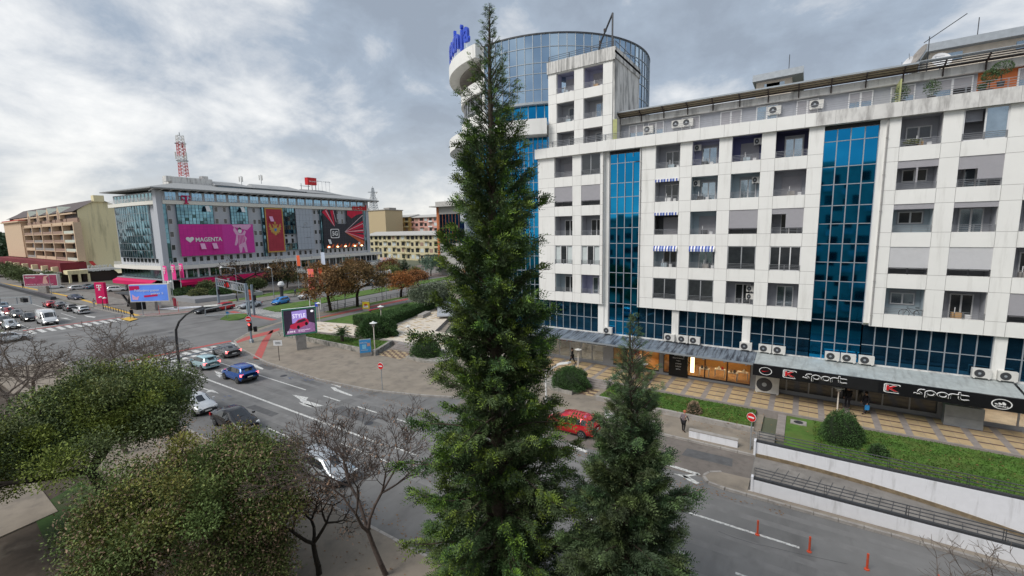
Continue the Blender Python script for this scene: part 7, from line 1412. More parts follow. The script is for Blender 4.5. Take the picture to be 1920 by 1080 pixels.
    if kind in ('suv', 'hatch', 'wagon'): w = MB(); w.box(ST[ra][0]-.22, ST[ra][0]+.05, -.55, .55, ST[ra][4]-.02, ST[ra][4]+.05); w.build('spoiler', pm, t, org=(0, 0, 0))
    return t
def car(kind, pm, label, px=None, py=None, end='r', head=180., rear=False, front=False, pos=None, group='cars on the streets', name='car', z=0., rot=None):
    L = KIND[kind][0]; h = radians(head); key = (kind, pm, rear, front)
    x, y = pos if pos else G(px, py, z)
    if not pos: s_ = 1 if end == 'r' else -1; x += cos(h)*L/2*s_; y += sin(h)*L/2*s_
    if key in CARS: o = copy_tree(CARS[key], (x, y, z), h)
    else: o = make_car(kind, pm, rear, front); CARS[key] = o; o.location = (x, y, z); o.rotation_euler = (0, 0, h)
    tag(o, label, 'van' if kind == 'van' else 'car', group); o.name = name; return o
car('sedan', 'paint_grey', 'dark grey saloon with lit tail lamps stopped on the near zebra crossing', pos=(-59.9, 25.2), rear=True, head=178)
car('hatch', 'paint_pale_blue', 'pale blue hatchback waiting behind the zebra crossing left of the blue crossover', pos=(-56.7, 21.5), rear=True)
car('suv', 'paint_blue', 'bright blue crossover with roof rails in the middle lane', pos=(-48.5, 21.45), rear=True)
car('hatch', 'paint_white', 'white hatchback parked between the curved lamp post and the dark evergreen', pos=(-43.1, 15.4), head=2)
car('sedan', 'paint_black', 'black car parked behind the olive evergreen, roof and windscreen showing', pos=(-36.8, 15.6), head=0)
car('hatch', 'paint_silver', 'silver white car parked among the bare twigs left of the tall cypress', pos=(-24.0, 15.1), head=0)
car('hatch', 'paint_red', 'bright red hatchback driving in the side lane behind the two cypresses', pos=(-13.8, 28.5), head=180)
def car2w(kind, pm, label, fw_, rw_, **k):
    a, b = Vector(G(*fw_)), Vector(G(*rw_)); d = (a-b).normalized(); c = (a+b)/2; n = Vector((-d.y, d.x)); n = n if n.dot(c) > 0 else -n; c = c+n*KIND[kind][1]*.9; return car(kind, pm, label, pos=(c.x, c.y), head=math.degrees(math.atan2(d.y, d.x)), **k)
car2w('hatch', 'paint_red', 'red hatchback turning at the junction behind the traffic island', (410, 583.5), (436, 579))
o_ = car2w('sedan', 'paint_black', 'dark car directly in front of the turning red hatchback', (381, 588.5), (407, 584))
car2w('sedan', 'paint_silver', 'silver saloon stopped at the striped crossing of the cross street', (461.4, 579), (486, 574.5))
car2w('hatch', 'paint_sky', 'light blue hatchback on the far carriageway beside the grassy median', (521, 572.6), (543, 567.5)); car2w('suv', 'paint_white', 'white crossover behind the light blue hatchback under the autumn tree', (572, 562), (592, 557.5))
car('van', 'paint_white', 'white panel van at the head of the queue at the far stop line', 97, 610, 'f', 0, front=True)
qc = [('sedan', 'paint_black', 'dark saloon just left of the white panel van', 61, 603), ('sedan', 'paint_grey', 'dark grey saloon with lit lamps between the red car and the white van', 38, 596), ('hatch', 'paint_darkred', 'red car with lit lamps in the far queue', 23, 592), ('suv', 'paint_teal', 'bluish grey crossover at the back of the far queue', 11, 583), ('sedan', 'paint_white', 'white saloon at the left picture edge in the queue', 4, 604), ('hatch', 'paint_white', 'white hatchback at the left picture edge behind the white saloon', -4, 593), ('sedan', 'paint_black', 'black saloon with an orange glint left of the grey hatchback', 15, 610), ('hatch', 'paint_silver', 'grey hatchback nearest the bare trees in the queue', 26, 618)]
for k, p, lb, x_, y_ in qc: car(k, p, lb, x_, y_, 'f', 0, front=True, group='cars queueing at the far stop line')
car('hatch', 'paint_white', 'white car seen through the bare tree left of the junction', pos=(-97, 12.2), head=95, group='cars seen through the bare trees'); car('wagon', 'paint_white', 'white estate car seen through the bare twigs at the left', pos=(-90, 8.8), head=5, group='cars seen through the bare trees'); car('hatch', 'paint_silver', 'silver car seen through the dense bare tree at the left edge', pos=(-93, 4), head=5, group='cars seen through the bare trees')
car('sedan', 'paint_darkred', 'dark red saloon with bright brake lamps driving away on the left', 100, 577, 'r', 180, rear=True); car('sedan', 'paint_grey', 'dark saloon between the red braking car and the white estate', 119, 579, 'r', 180); car('hatch', 'paint_grey', 'dark hatchback just ahead of the white estate car', 138, 584, 'r', 180); car('wagon', 'paint_white', 'white estate car with roof rails nearest the far bicycle racks', 160, 589, 'r', 181)
car('sedan', 'paint_navy', 'long navy coupe pulling out from the far pavement', pos=(-147, 30.2), head=8)
for k, (kd, p, px, py, hd, lb) in enumerate((('hatch', 'paint_white', 146, 543, 100, 'white hatchback parked alone in the car park'), ('sedan', 'paint_grey', 167, 540, 95, 'dark saloon parked right of the white hatchback'), ('sedan', 'paint_teal', 180, 541, 95, 'blue green saloon parked left of the pink totem'), ('sedan', 'paint_silver', 201, 546, 70, 'silver saloon parked right of the pink totem'), ('suv', 'paint_white', 221, 546, 60, 'white off roader parked behind the black bus shelter'), ('hatch', 'paint_white', 103, 541, 90, 'white car parked behind the red far billboard'))): car(kd, p, lb, pos=G(px, py, .13), head=hd, group='cars in the car park')
car('van', 'paint_white', 'white van at the far left end of the street', pos=(-232, 22), head=0); car('sedan', 'paint_black', 'black car at the far left end of the street', pos=(-222, 19), head=0); car('van', 'paint_white', 'small white van on the square behind the olive tree', pos=G(794, 521), head=120)
# coach
cb = thing('coach', 'white coach with dark windows half hidden by the autumn trees', 'bus', (-103.2, 84, 0), radians(98), world=False)
m = MB(); m.box(-6, 6, -1.25, 1.25, .35, 3.3, 0); m.box(-5.9, 5.9, -1.2, 1.2, 3.3, 3.45, 0); m.build('body', 'paint_white', cb, org=(0, 0, 0)); m = MB(); m.box(-5.7, 5.6, -1.27, 1.27, 1.7, 2.75); m.box(5.6, 6.03, -1.1, 1.1, 1.2, 2.9); m.build('window_band', 'car_glass', cb, org=(0, 0, 0))
for x in (-3.6, 3.6):
    for sd in (1, -1): m = MB(); m.tube((x, sd*1.0, .5), (x, sd*1.29, .5), .5, .5, 16); w = m.build('wheel', 'tyre', cb, org=(0, 0, 0)); m = MB(); m.tube((x, sd*1.29, .5), (x, sd*1.31, .5), .3, .3, 12); m.build('rim', 'rim', w, org=(0, 0, 0))
m = MB(); m.box(-4, -1, -.7, .7, 3.45, 3.65); m.build('roof_unit', 'ac_white', cb, org=(0, 0, 0))
# ================= STREET FURNITURE =================
def board(label, foot_px, xl, xr, ztop_px, zbot_px, frame, face, kz=KZ, cat='billboard', ang_=None, width=None, thick=.45, leg=(1.3, .5), legm='concrete'):
    """free standing board on one leg; foot from its ground point, size from the sight lines at that distance"""
    x, y = G(foot_px[0], foot_px[1], kz); zt = HT(foot_px[0], ztop_px, x, y); zb = HT(foot_px[0], zbot_px, x, y)
    t = thing('billboard', label, cat, (x, y, kz), ang_, world=False); w = width/2; h0, h1 = zb-kz, zt-kz
    m = MB(); m.box(-w, w, -thick/2, thick/2, h0, h1); m.build('case', frame, t, org=(0, 0, 0)); m = MB(); e = .16; m.box(-w+e, w-e, -thick/2-.02, -thick/2-.005, h0+e, h1-e); f = m.build('screen', face, t, org=(0, 0, 0))
    m = MB(); m.prism([(-leg[0]/2, -leg[1]/2), (leg[0]/2, -leg[1]/2), (leg[0]/2, leg[1]/2), (-leg[0]/2, leg[1]/2)], 0, h0-.001); m.build('leg', legm, t, org=(0, 0, 0)); ORG[t.name] = (0, 0, 0)
    return t, w, h0, h1, -thick/2-.03
def panel(par, name, pts, m_, y, th=.008):
    m = MB(); n = len(pts); a = sum(pts[i][0]*pts[(i+1) % n][1]-pts[(i+1) % n][0]*pts[i][1] for i in range(n)); pts = pts if a > 0 else pts[::-1]; m.poly([(x, y, z) for x, z in pts]); return m.build(name, m_, par, org=(0, 0, 0))
mat('green_case', (.03, .25, .16), .5); mat('screen_dark', (.03, .022, .04), .4, noise=.2, emit=.3); mat('screen_lilac', (.34, .25, .62), .4, noise=.05, emit=.35); mat('screen_purple', (.25, .12, .26), .4, noise=.2, emit=.35); mat('screen_red', (.42, .02, .06), .35, noise=.1, emit=.35); mat('screen_white', (.8, .78, .82), .4, noise=0, emit=.5)
mat('poster_blue', (.10, .22, .68), .5, noise=.12, scale=.5, emit=.2); mat('poster_sky', (.06, .33, .70), .5, noise=.05); mat('poster_wine', (.32, .04, .10), .5, noise=.25, scale=.8)
# the car advert
t, w, h0, h1, y = board('digital billboard with green edge showing a red car under the word STYLE', (566, 655), 531, 590, 577, 626, 'white', 'screen_dark', ang_=radians(66), width=3.9, thick=.55, leg=(1.15, .5)); FS = 3.9/4.45
m = MB(); 
for a in ((-w, w, h1-.12, h1+.02), (-w, w, h0-.02, h0+.12), (-w-.02, -w+.12, h0, h1), (w-.12, w+.02, h0, h1)): m.box(a[0], a[1], y-.06, y+.1, a[2], a[3])
m.build('edge', 'green_case', t, org=(0, 0, 0)); H_ = h1-h0
panel(t, 'backdrop', [(-1.0, h0+H_*.45), (.95, h0+H_*.52), (.95, h0+H_*.93), (-1.0, h0+H_*.90)], 'screen_lilac', y-.01); panel(t, 'plinth', [(-1.9, h0+.2), (1.95, h0+.2), (1.95, h0+H_*.38), (.9, h0+H_*.48), (-1.2, h0+H_*.36)], 'screen_purple', y-.012)
text('lettering', 'STYLE', 'screen_white', t, (-.05, y-.02, h0+H_*.72), (1, 0, 0), 1.7, .52, .02, center=True)
panel(t, 'picture_car', [(-1.35, h0+.95), (-1.3, h0+1.35), (-.75, h0+1.5), (-.2, h0+1.95), (.7, h0+2.1), (1.1, h0+1.85), (1.2, h0+1.45), (1.05, h0+1.25), (-.1, h0+.85), (-.9, h0+.78)], 'screen_red', y-.016)
panel(t, 'picture_car_window', [(-.55, h0+1.5), (-.12, h0+1.86), (.62, h0+1.98), (.9, h0+1.75), (.2, h0+1.58)], 'screen_dark', y-.02)
for cx_ in (-.25, .85): panel(t, 'picture_wheel', [(cx_+.2*cos(k*pi/5), h0+.98+(cx_+.25)*.32+.24*sin(k*pi/5)) for k in range(10)], 'black', y-.022)
text('lettering', '33.990 €', 'screen_white', t, (-1.75, y-.02, h0+.36), (1, 0, 0), 1.05, .24, .02); text('lettering', 'AKCIJSKA PONUDA', 'screen_white', t, (-.3, y-.02, h0+.5), (1, 0, 0), 1.6, .12, .02); text('lettering', 'TEST VOZNJA', 'screen_white', t, (-.3, y-.02, h0+.34), (1, 0, 0), .9, .09, .02)
m = MB(); m.lathe([(0, 0), (.16, 0)], (0, 0, 0), 16); m.v = [(x*1.3+1.7, y-.02, z_*.9+h1-.5) for x, z_, _ in m.v]; m.f = [f_[::-1] for f_ in m.f]; m.build('badge', 'screen_white', t, org=(0, 0, 0))
for o_ in t.children:
    if o_.name.split('.')[0] in ('backdrop', 'plinth', 'lettering', 'picture_car', 'picture_car_window', 'picture_wheel', 'badge'):
        for v in o_.data.vertices: v.co.x *= FS
# blue advert by the office building
t, w, h0, h1, y = board('white framed billboard with a blue and pink advert beside the black bus shelter', (286, 582), 250, 300, 532, 565, 'ac_white', 'poster_blue', ang_=radians(38), width=7.4, thick=.7, leg=(1.7, .8)); H_ = h1-h0
panel(t, 'advert_tab', [(-3.6, h1-1.2), (-1.7, h1-1.0), (-1.7, h1-.3), (-3.6, h1-.3)], 'magenta_dark', y-.02); text('lettering', 'Poklanjamo popust', 'white', t, (-2.6, y-.03, h0+H_*.55), (1, 0, 0), 4.6, .62, .03); text('lettering', 'paket S', 'white', t, (.4, y-.03, h0+H_*.38), (1, 0, 0), 2.3, .5, .03)
panel(t, 'advert_button', [(-1, h0+.9), (1.6, h0+1.1), (1.6, h0+1.5), (-1, h0+1.3)], 'magenta_dark', y-.02); panel(t, 'advert_shape', [(-3.2, h0+.5), (-2.2, h0+.4), (-1.9, h0+1.2), (-2.5, h0+1.0), (-3.2, h0+1.6)], 'pink_pale', y-.02)
# wine coloured billboard far left
t, w, h0, h1, y = board('white framed billboard with a wine red advert beside the long dark barrier wall', (83, 550), 63, 106, 514, 536, 'ac_white', 'poster_wine', ang_=radians(34), width=9.0, thick=.9, leg=(2.2, .9)); text('lettering', 'PREMIUM', 'white', t, (-3.9, y-.03, h1-1.0), (1, 0, 0), 2.6, .4, .03); panel(t, 'advert_shape', [(.5, h0+.7), (2.0, h0+.7), (1.6, h0+2.2), (2.6, h0+3), (1.0, h0+2.6)], 'pink_wall', y-.02); text('lettering', 'NOVA KOLEKCIJA', 'white', t, (-3.8, y-.03, h0+.35), (1, 0, 0), 7.2, .3, .03)
bl = thing('kiosk', 'dark kiosk with a round blue logo at the far left end of the pavement', 'kiosk', (-268, 31.5, 0)); m = MB(); m.box(-274, -262, 30.2, 33.5, .1, 3.2); m.build('cabin', 'metal_dark', bl); m = MB(); m.box(-275, -261, 29.8, 34, 3.2, 3.5); m.build('roof', 'concrete', bl); m = MB(); m.box(-266.5, -262.5, 30.1, 30.18, .4, 3.0); m.build('side_poster', 'poster_sky', bl)
# information totems
def totem(label, foot, top, w, m_, kz=KZ, ang_=0., d=.25, cat='totem', name='totem', tri=False):
    x, y = G(foot[0], foot[1], kz); h = HT(foot[0], top, x, y)-kz; t = thing(name, label, cat, (x, y, kz), ang_, world=False); ORG[t.name] = (0, 0, 0); m = MB(); m.box(-w/2, w/2, -d/2, d/2, 0, .45); m.build('foot', 'concrete', t, org=(0, 0, 0)); m = MB(); m.box(-w/2, w/2, -d/2, d/2, .451, h); m.build('case', 'steel_grey' if m_ == 'poster_sky' else m_, t, org=(0, 0, 0)); m = MB(); m.box(-w/2+.05, w/2-.05, -d/2-.02, -d/2-.001, .5, h-.05); m.build('poster', m_, t, org=(0, 0, 0)); return t, h, -d/2-.03
t, h, y = totem('blue advertising totem at the corner of the plaza lawn', (686, 668), 636, 1.35, 'poster_sky', KZ, radians(55)); text('lettering', 'DOBRO DOSLI', 'white', t, (-.6, y, h-.45), (1, 0, 0), .85, .14, .02); panel(t, 'poster_shape', [(-.35, h*.5-.1), (.1, h*.5-.1), (.1, h*.5+.45), (-.35, h*.5+.45)], 'cyan', y); panel(t, 'poster_shape', [(.2, h*.5+.2), (.55, h*.5+.2), (.55, h*.5+.6), (.2, h*.5+.6)], 'pink_wall', y); text('lettering', 'PODGORICA', 'white', t, (-.5, y, .75), (1, 0, 0), .8, .13, .02)
t, h, y = totem('yellow poster stand beside the cycle path', (687, 583), 566, 1.3, 'poster_yellow' if 'poster_yellow' in MT else (mat('poster_yellow', (.75, .55, .03), .5, noise=.1), 'poster_yellow')[1], .17, radians(30), .3, name='poster_stand'); panel(t, 'poster_shape', [(-.4, h*.5), (.4, h*.5), (.3, h*.75), (-.2, h*.8)], 'red', y); panel(t, 'poster_shape', [(-.45, .7), (.45, .7), (.45, 1.1), (-.45, 1.1)], 'white', y)
t, h, y = totem('tall pink totem with a white T mark in front of the car park', (193, 573), 529, 2.4, 'magenta_dark', KZ, radians(25), .5)
def tm_on(par, cx_, cz, sc, y, m_='white'):
    for pts in ([(-1, 1), (1, 1), (1.05, .45), (.85, .45), (.7, .75), (.22, .78), (.22, -.75), (.5, -.85), (.5, -1), (-.5, -1), (-.5, -.85), (-.22, -.75), (-.22, .78), (-.7, .75), (-.85, .45), (-1.05, .45)], [(-.95, .2), (-.55, .2), (-.55, -.15), (-.95, -.15)], [(.55, .2), (.95, .2), (.95, -.15), (.55, -.15)]): panel(par, 'mark', [(cx_+a*sc, cz+b*sc) for a, b in pts], m_, y)
tm_on(t, 0, h-1.1, .6, y-.02)
t, h, y = totem('dark red flat figure sign in the white gravel bed', (329, 578), 559, 1.1, 'banner_red', KZ, 0, .2, name='sign_panel', cat='sign')
# flags: pole + hanging cloth with a mark
mat('flag_pink', (.80, .05, .30), .7, noise=.05); mat('flag_orange', (.75, .13, .05), .7, noise=.05); mat('flag_pale', (.55, .62, .75), .7, noise=.2, scale=3); mat('flag_mix', (.85, .22, .05), .7, noise=.3, scale=1, col2=(.80, .10, .25))
def flag(label, foot, pxtop, fy0, fy1, fw, m_, kz=KZ, pos=None, mark=True, rz_=0., grp='flags', side=1):
    x, y = pos or G(foot[0], foot[1], kz); zt = HT(foot[0] if not pos else pxtop[0], pxtop[1], x, y); zf1 = HT(pxtop[0], fy0, x, y); zf0 = HT(pxtop[0], fy1, x, y); t = thing('flag_pole', label, 'flag', (x, y, kz), rz_, group=grp, world=False); ORG[t.name] = (0, 0, 0)
    m = MB(); m.tube((0, 0, 0), (0, 0, zt-kz), .09, .05, 8); m.build('pole', 'white', t, org=(0, 0, 0)); m = MB(); n = 10
    for i in range(n):
        for j in range(8):
            P = lambda a, b: (side*(.08+fw*a/n), .05*sin(a*.7+b*.4), zf0-kz+(zf1-zf0)*b/8); m.poly([P(i, j), P(i+1, j), P(i+1, j+1), P(i, j+1)])
    m.build('cloth', m_, t, org=(0, 0, 0), smooth=True)
    if mark: tm_on(t, side*(.08+fw/2), zf1-kz-fw*.5, fw*.32, -.16)
    return t
for i, (f, tp) in enumerate((((312, 560), (308, 495)), ((327.5, 557), (321.5, 490)), ((342, 556), (335.5, 488)))): flag('pink flag with white T mark, '+['left one of the three at the building corner', 'middle one of the three at the building corner', 'right one of the three at the building corner'][i], f, tp, (498, 496, 494)[i], (526, 524, 521)[i], 2.2, 'flag_pink', grp='pink flags at the building corner')
flag('orange banner flag on a tall white pole before the office building', (547, 540), (549, 475), 479, 499, 1.5, 'flag_orange', pos=(-115, 68), mark=False, grp='event banners'); flag('pale blue banner flag on a tall white pole before the office building', (578, 535), (574, 470), 474, 497, 1.7, 'flag_pale', pos=(-113, 74), mark=False, grp='event banners')
flag('large orange and pink event banner hanging in the broad autumn tree', (600, 575), (594, 500), 503, 542, 1.9, 'flag_mix', pos=(-79.2, 48.8), mark=False, grp='event banners')
flag('narrow pink and orange event banner beside the large one', (604, 575), (603, 500), 503, 539, 1.1, 'flag_orange', pos=(-78.2, 50.4), mark=False, grp='event banners')
# round headed plaza lamps
mat('lamp_shade', (.75, .76, .74), .35, noise=.02); mat('rusty_white', (.66, .60, .54), .7, noise=.1, dirt=((.42, .2, .1), (3, 3, .4), 2, .5, .7))
def plaza_lamp():
    t = thing('street_lamp', '', 'street lamp', world=False); m = MB(); m.tube((0, 0, 0), (0, 0, 3.0), .07, .055, 10); m.lathe([(.16, 0), (.16, .12), (.08, .2)], (0, 0, 0), 12); m.build('pole', 'rusty_white', t, org=(0, 0, 0)); m = MB(); m.lathe([(.06, 2.98), (.17, 3.06), (.20, 3.42), (.01, 3.44)], (0, 0, 0), 14); m.build('lantern', 'concrete', t, org=(0, 0, 0)); m = MB(); m.lathe([(.01, 3.44), (.44, 3.44), (.46, 3.48), (.16, 3.58), (.10, 3.68), (.01, 3.70)], (0, 0, 0), 18); m.build('shade', 'lamp_shade', t, org=(0, 0, 0)); return t
PL = plaza_lamp(); fl = True
for foot, top, kz, lb in (((703, 657), 602, .62, 'white lamp with flat round cap on the plaza lawn behind the blue totem'), ((716, 618), 572, .6, 'white lamp with flat round cap at the left end of the clipped hedge'), ((600, 606), 566, .13, 'white lamp with flat round cap right behind the car billboard'), ((766, 632), 610, .6, 'short lamp with round cap on the plaza paving near the tall cypress'), ((1084, 690), 653, .6, 'white lamp with flat round cap in front of the grey shop window'), ((1569, 778), 723, .46, 'white lamp with flat round cap beside the clipped bush under the black fascia'), ((1207, 715), 680, .6, 'lamp hidden behind the small cypress by the lit shop')):
    x, y = G(*foot, kz); h = HT(foot[0], top, x, y)-kz
    o = PL if fl else copy_tree(PL, (x, y, kz)); fl = False; o.location = (x, y, kz); s_ = h/3.7; o.scale = (max(s_, .8), max(s_, .8), s_); tag(o, lb, 'street lamp', 'round cap lamps')
# big curved lamp post in front
x, y = G(343, 745); cl_ = thing('street_lamp', 'tall dark grey lamp post bending over the road in front of the junction', 'street lamp', (x, y, 0)); zt = HT(335, 630, x, y)
pts = []
d0 = ray(331, 640); 
def atz(px, py): d = ray(px, py); t = y/d[1]; return (t*d[0], y, HC+t*d[2])
pp = [(343, 745), (331, 640), (330, 618), (336, 603), (349, 590), (366, 580), (386, 573.5)]; P3 = [(x, y, 0)]+[atz(*q) for q in pp[1:]]
m = MB()
for i, (a, b) in enumerate(zip(P3, P3[1:])): m.tube(a, b, (.14, .11, .10, .09, .08, .07)[i], (.11, .10, .09, .08, .07, .06)[i], 10)
m.build('pole', 'metal_dark', cl_); a, b = P3[-1], atz(412, 572); m = MB(); m.bar(a, b, .34, .10); m.build('lamp_head', 'lamp_shade', cl_)
m = MB(); m.lathe([(.26, 0), (.26, .5), (.15, .7)], (x, y, 0), 12); m.build('base', 'metal_dark', cl_)
# cantilever signal gantry with its grey post (lower left of the crossing)
x, y = -50.2, 13.0; gt = thing('signal_gantry', 'grey steel post with a long arm reaching over the lanes by the bare tree', 'signal gantry', (x, y, 0)); zt = HT(314, 672, x, y); m = MB(); m.tube((x, y, 0), (x, y, zt), .2, .17, 12); m.build('post', 'steel_grey', gt); d = ray(440, 646); y2 = 24.6; t_ = y2/d[1]; m = MB(); m.tube((x, y, zt-.5), (t_*d[0], y2, HC+t_*d[2]), .1, .07, 8); m.build('arm', 'steel_grey', gt); m = MB(); m.box(x-.4, x+.4, y-.15, y+.15, zt-.9, zt-.7); m.tube((x, y, zt), (x, y, zt+.5), .04, .02); m.build('bracket', 'steel_grey', gt)
# traffic signals
mat('lamp_red_lit', (1., .06, .05), .4, noise=0, emit=4.); mat('pole_blue_grey', (.24, .30, .36), .5, metal=.3)
def head(par, x, y, z, dx, dy, lit=None, n=3):
    m = MB(); w = .17; m.box(x-w, x+w, y-w, y+w, z, z+.33*n+.05); m.build('signal_head', 'black', par)
    for k in range(n):
        zz = z+.33*n-.14-k*.33; m = MB(); m.tube((x+dx*w, y+dy*w, zz), (x+dx*(w+.05), y+dy*(w+.05), zz), .11, .11, 12); m.tube((x+dx*w, y+dy*w, zz+.12), (x+dx*(w+.2), y+dy*(w+.2), zz+.12), .04, .04, 6); m.build('signal_lamp', 'lamp_red_lit' if lit == k else 'trim', par)
x, y = G(472, 642, .13); sg = thing('traffic_signal', 'grey traffic signal pole with lit red lamp and round no entry sign on top', 'traffic light', (x, y, .13)); zt = HT(470, 590, x, y); m = MB(); m.tube((x, y, .13), (x, y, zt), .14, .11, 10); m.lathe([(.28, 0), (.26, .35), (.14, .5)], (x, y, .13), 12); m.build('pole', 'pole_blue_grey', sg)
zs = HT(470, 621, x, y); head(sg, x+.28, y-.12, zs+.15, .45, -.89, 0); head(sg, x-.35, y+.1, zs-.1, -.9, .3); head(sg, x+.6, y+.35, zs-.05, .9, .3, None, 2)
def disc(par, name, c, nrm, r, m_, th=.03, n=24):
    nrm = Vector(nrm).normalized(); m = MB(); m.tube(Vector(c), Vector(c)+nrm*th, r, r, n); return m.build(name, m_, par)
mat('sign_red', (.62, .02, .02), .4); 
def noentry(par, c, nrm, r):
    nv = Vector(nrm).normalized(); c = Vector(c); disc(par, 'sign_plate', c, nv, r, 'white'); disc(par, 'sign_face', c+nv*.031, nv, r*.93, 'sign_red', .01); s_ = nv.cross(Vector((0, 0, 1))).normalized(); m = MB(); m.bar(c-s_*r*.62+nv*.05, c+s_*r*.62+nv*.05, .02, r*.32); m.build('sign_bar', 'white', par)
noentry(sg, (x+.05, y-.15, HT(467, 598, x, y)), (.55, -.83, 0), .42); m = MB(); m.box(x+.05, x+.3, y-.2, y-.17, zs-1.6, zs-1.2); m.build('sticker', 'white', sg)
# gantry frame over the cross street
x0, y0 = G(411, 571, .13); x1, y1 = G(466, 590, .1); fr = thing('signal_gantry', 'grey steel lattice gantry with signals spanning the cross street mouth', 'signal gantry', (x1, y1, 0)); za = HT(405, 524, x0, y0); zb_ = HT(466, 531, x1, y1); zt = (za+zb_)/2; m = MB(); m.bar((x0, y0, .1), (x0, y0, zt+.2), .35); m.build('leg', 'pole_blue_grey', fr); m = MB(); m.bar((x1, y1, .1), (x1, y1, zt+.2), .4); m.build('leg', 'pole_blue_grey', fr); m = MB(); m.bar((x1+1.3, y1+.4, .1), (x1+1.3, y1+.4, zt+.0), .32); m.build('leg', 'pole_blue_grey', fr)
m = MB(); A, B = Vector((x0, y0, zt)), Vector((x1, y1, zt)); n = 12
for dz in (0, -1.5): m.bar(A+Vector((0, 0, dz)), B+Vector((0, 0, dz)), .16)
for k in range(n): p, q = A+(B-A)*(k/n), A+(B-A)*((k+1)/n); m.bar(p, q+Vector((0, 0, -1.5)) if k % 2 else q, .09) if 0 else (m.bar(p, p+Vector((0, 0, -1.5)), .09), m.bar(p, q+Vector((0, 0, -1.5)), .07))
m.build('lattice_beam', 'steel_grey', fr); c = A+(B-A)*.42; m = MB(); m.box(c.x-.15, c.x+.15, c.y-.5, c.y+.5, zt-1.4, zt-.1); m.build('signal_head', 'black', fr); disc(fr, 'round_sign', (c.x+.2, c.y-.3, zt-.8), (.6, -.8, 0), .5, 'sign_red'); c = A+(B-A)*.62; m = MB(); m.box(c.x-.05, c.x+.05, c.y-.4, c.y+.4, zt-1.5, zt-.4); m.build('sign_plate', 'white', fr); head(fr, x0+.4, y0, 2.4, .8, -.6); head(fr, x1+1.6, y1+.6, 2.8, .8, -.6)
# slim rail like arm in front of the gantry
y_ = 36.2; m = MB(); a, b, c, d = [Vector(PN3) for PN3 in [(PN(px, py, y_)[0], y_, PN(px, py, y_)[1]) for px, py in ((385, 580), (466, 564), (466, 586), (385, 592))]]
for p, q in ((a, b), (b, c), (c, d), (d, a)): m.bar(p, q, .14)
for k in (.5,): m.bar(a+(b-a)*k, d+(c-d)*k, .12)
gp = thing('signal_gantry', 'thin grey rectangular gantry arm on the junction signal post', 'signal gantry', (c.x, c.y, 0)); m.build('frame', 'steel_grey', gp); m = MB(); m.tube((b.x+.1, y_, 0), (b.x+.1, y_, b.z+2.5), .14, .10, 8); m.build('post', 'pole_blue_grey', gp)
# far left gantry arm
y_ = 17.0; m = MB(); q = [(0, 559), (56, 556), (59, 569), (0, 573)]; V4 = [Vector((PN(px, py, y_)[0], y_, PN(px, py, y_)[1])) for px, py in q]
for i in range(4): m.bar(V4[i], V4[(i+1) % 4], .16)
m.bar(V4[0]+(V4[1]-V4[0])*.6, V4[3]+(V4[2]-V4[3])*.6, .12); gp = thing('signal_gantry', 'thin grey gantry arm with a dark box over the far lanes at the left edge', 'signal gantry', (V4[0].x, y_, 0)); m.build('frame', 'steel_grey', gp); m = MB(); p = V4[0]+(V4[1]-V4[0])*.82; m.box(p.x-1.2, p.x+1.2, y_-.3, y_+.3, p.z-.9, p.z-.2); m.build('signal_head', 'black', gp); m = MB(); m.tube((V4[0].x-3, 12.8, 0), (V4[0].x-3, 12.8, V4[0].z), .2, .16, 10); m.bar((V4[0].x-3, 12.8, V4[0].z-.1), V4[0], .16); m.build('post', 'steel_grey', gp)
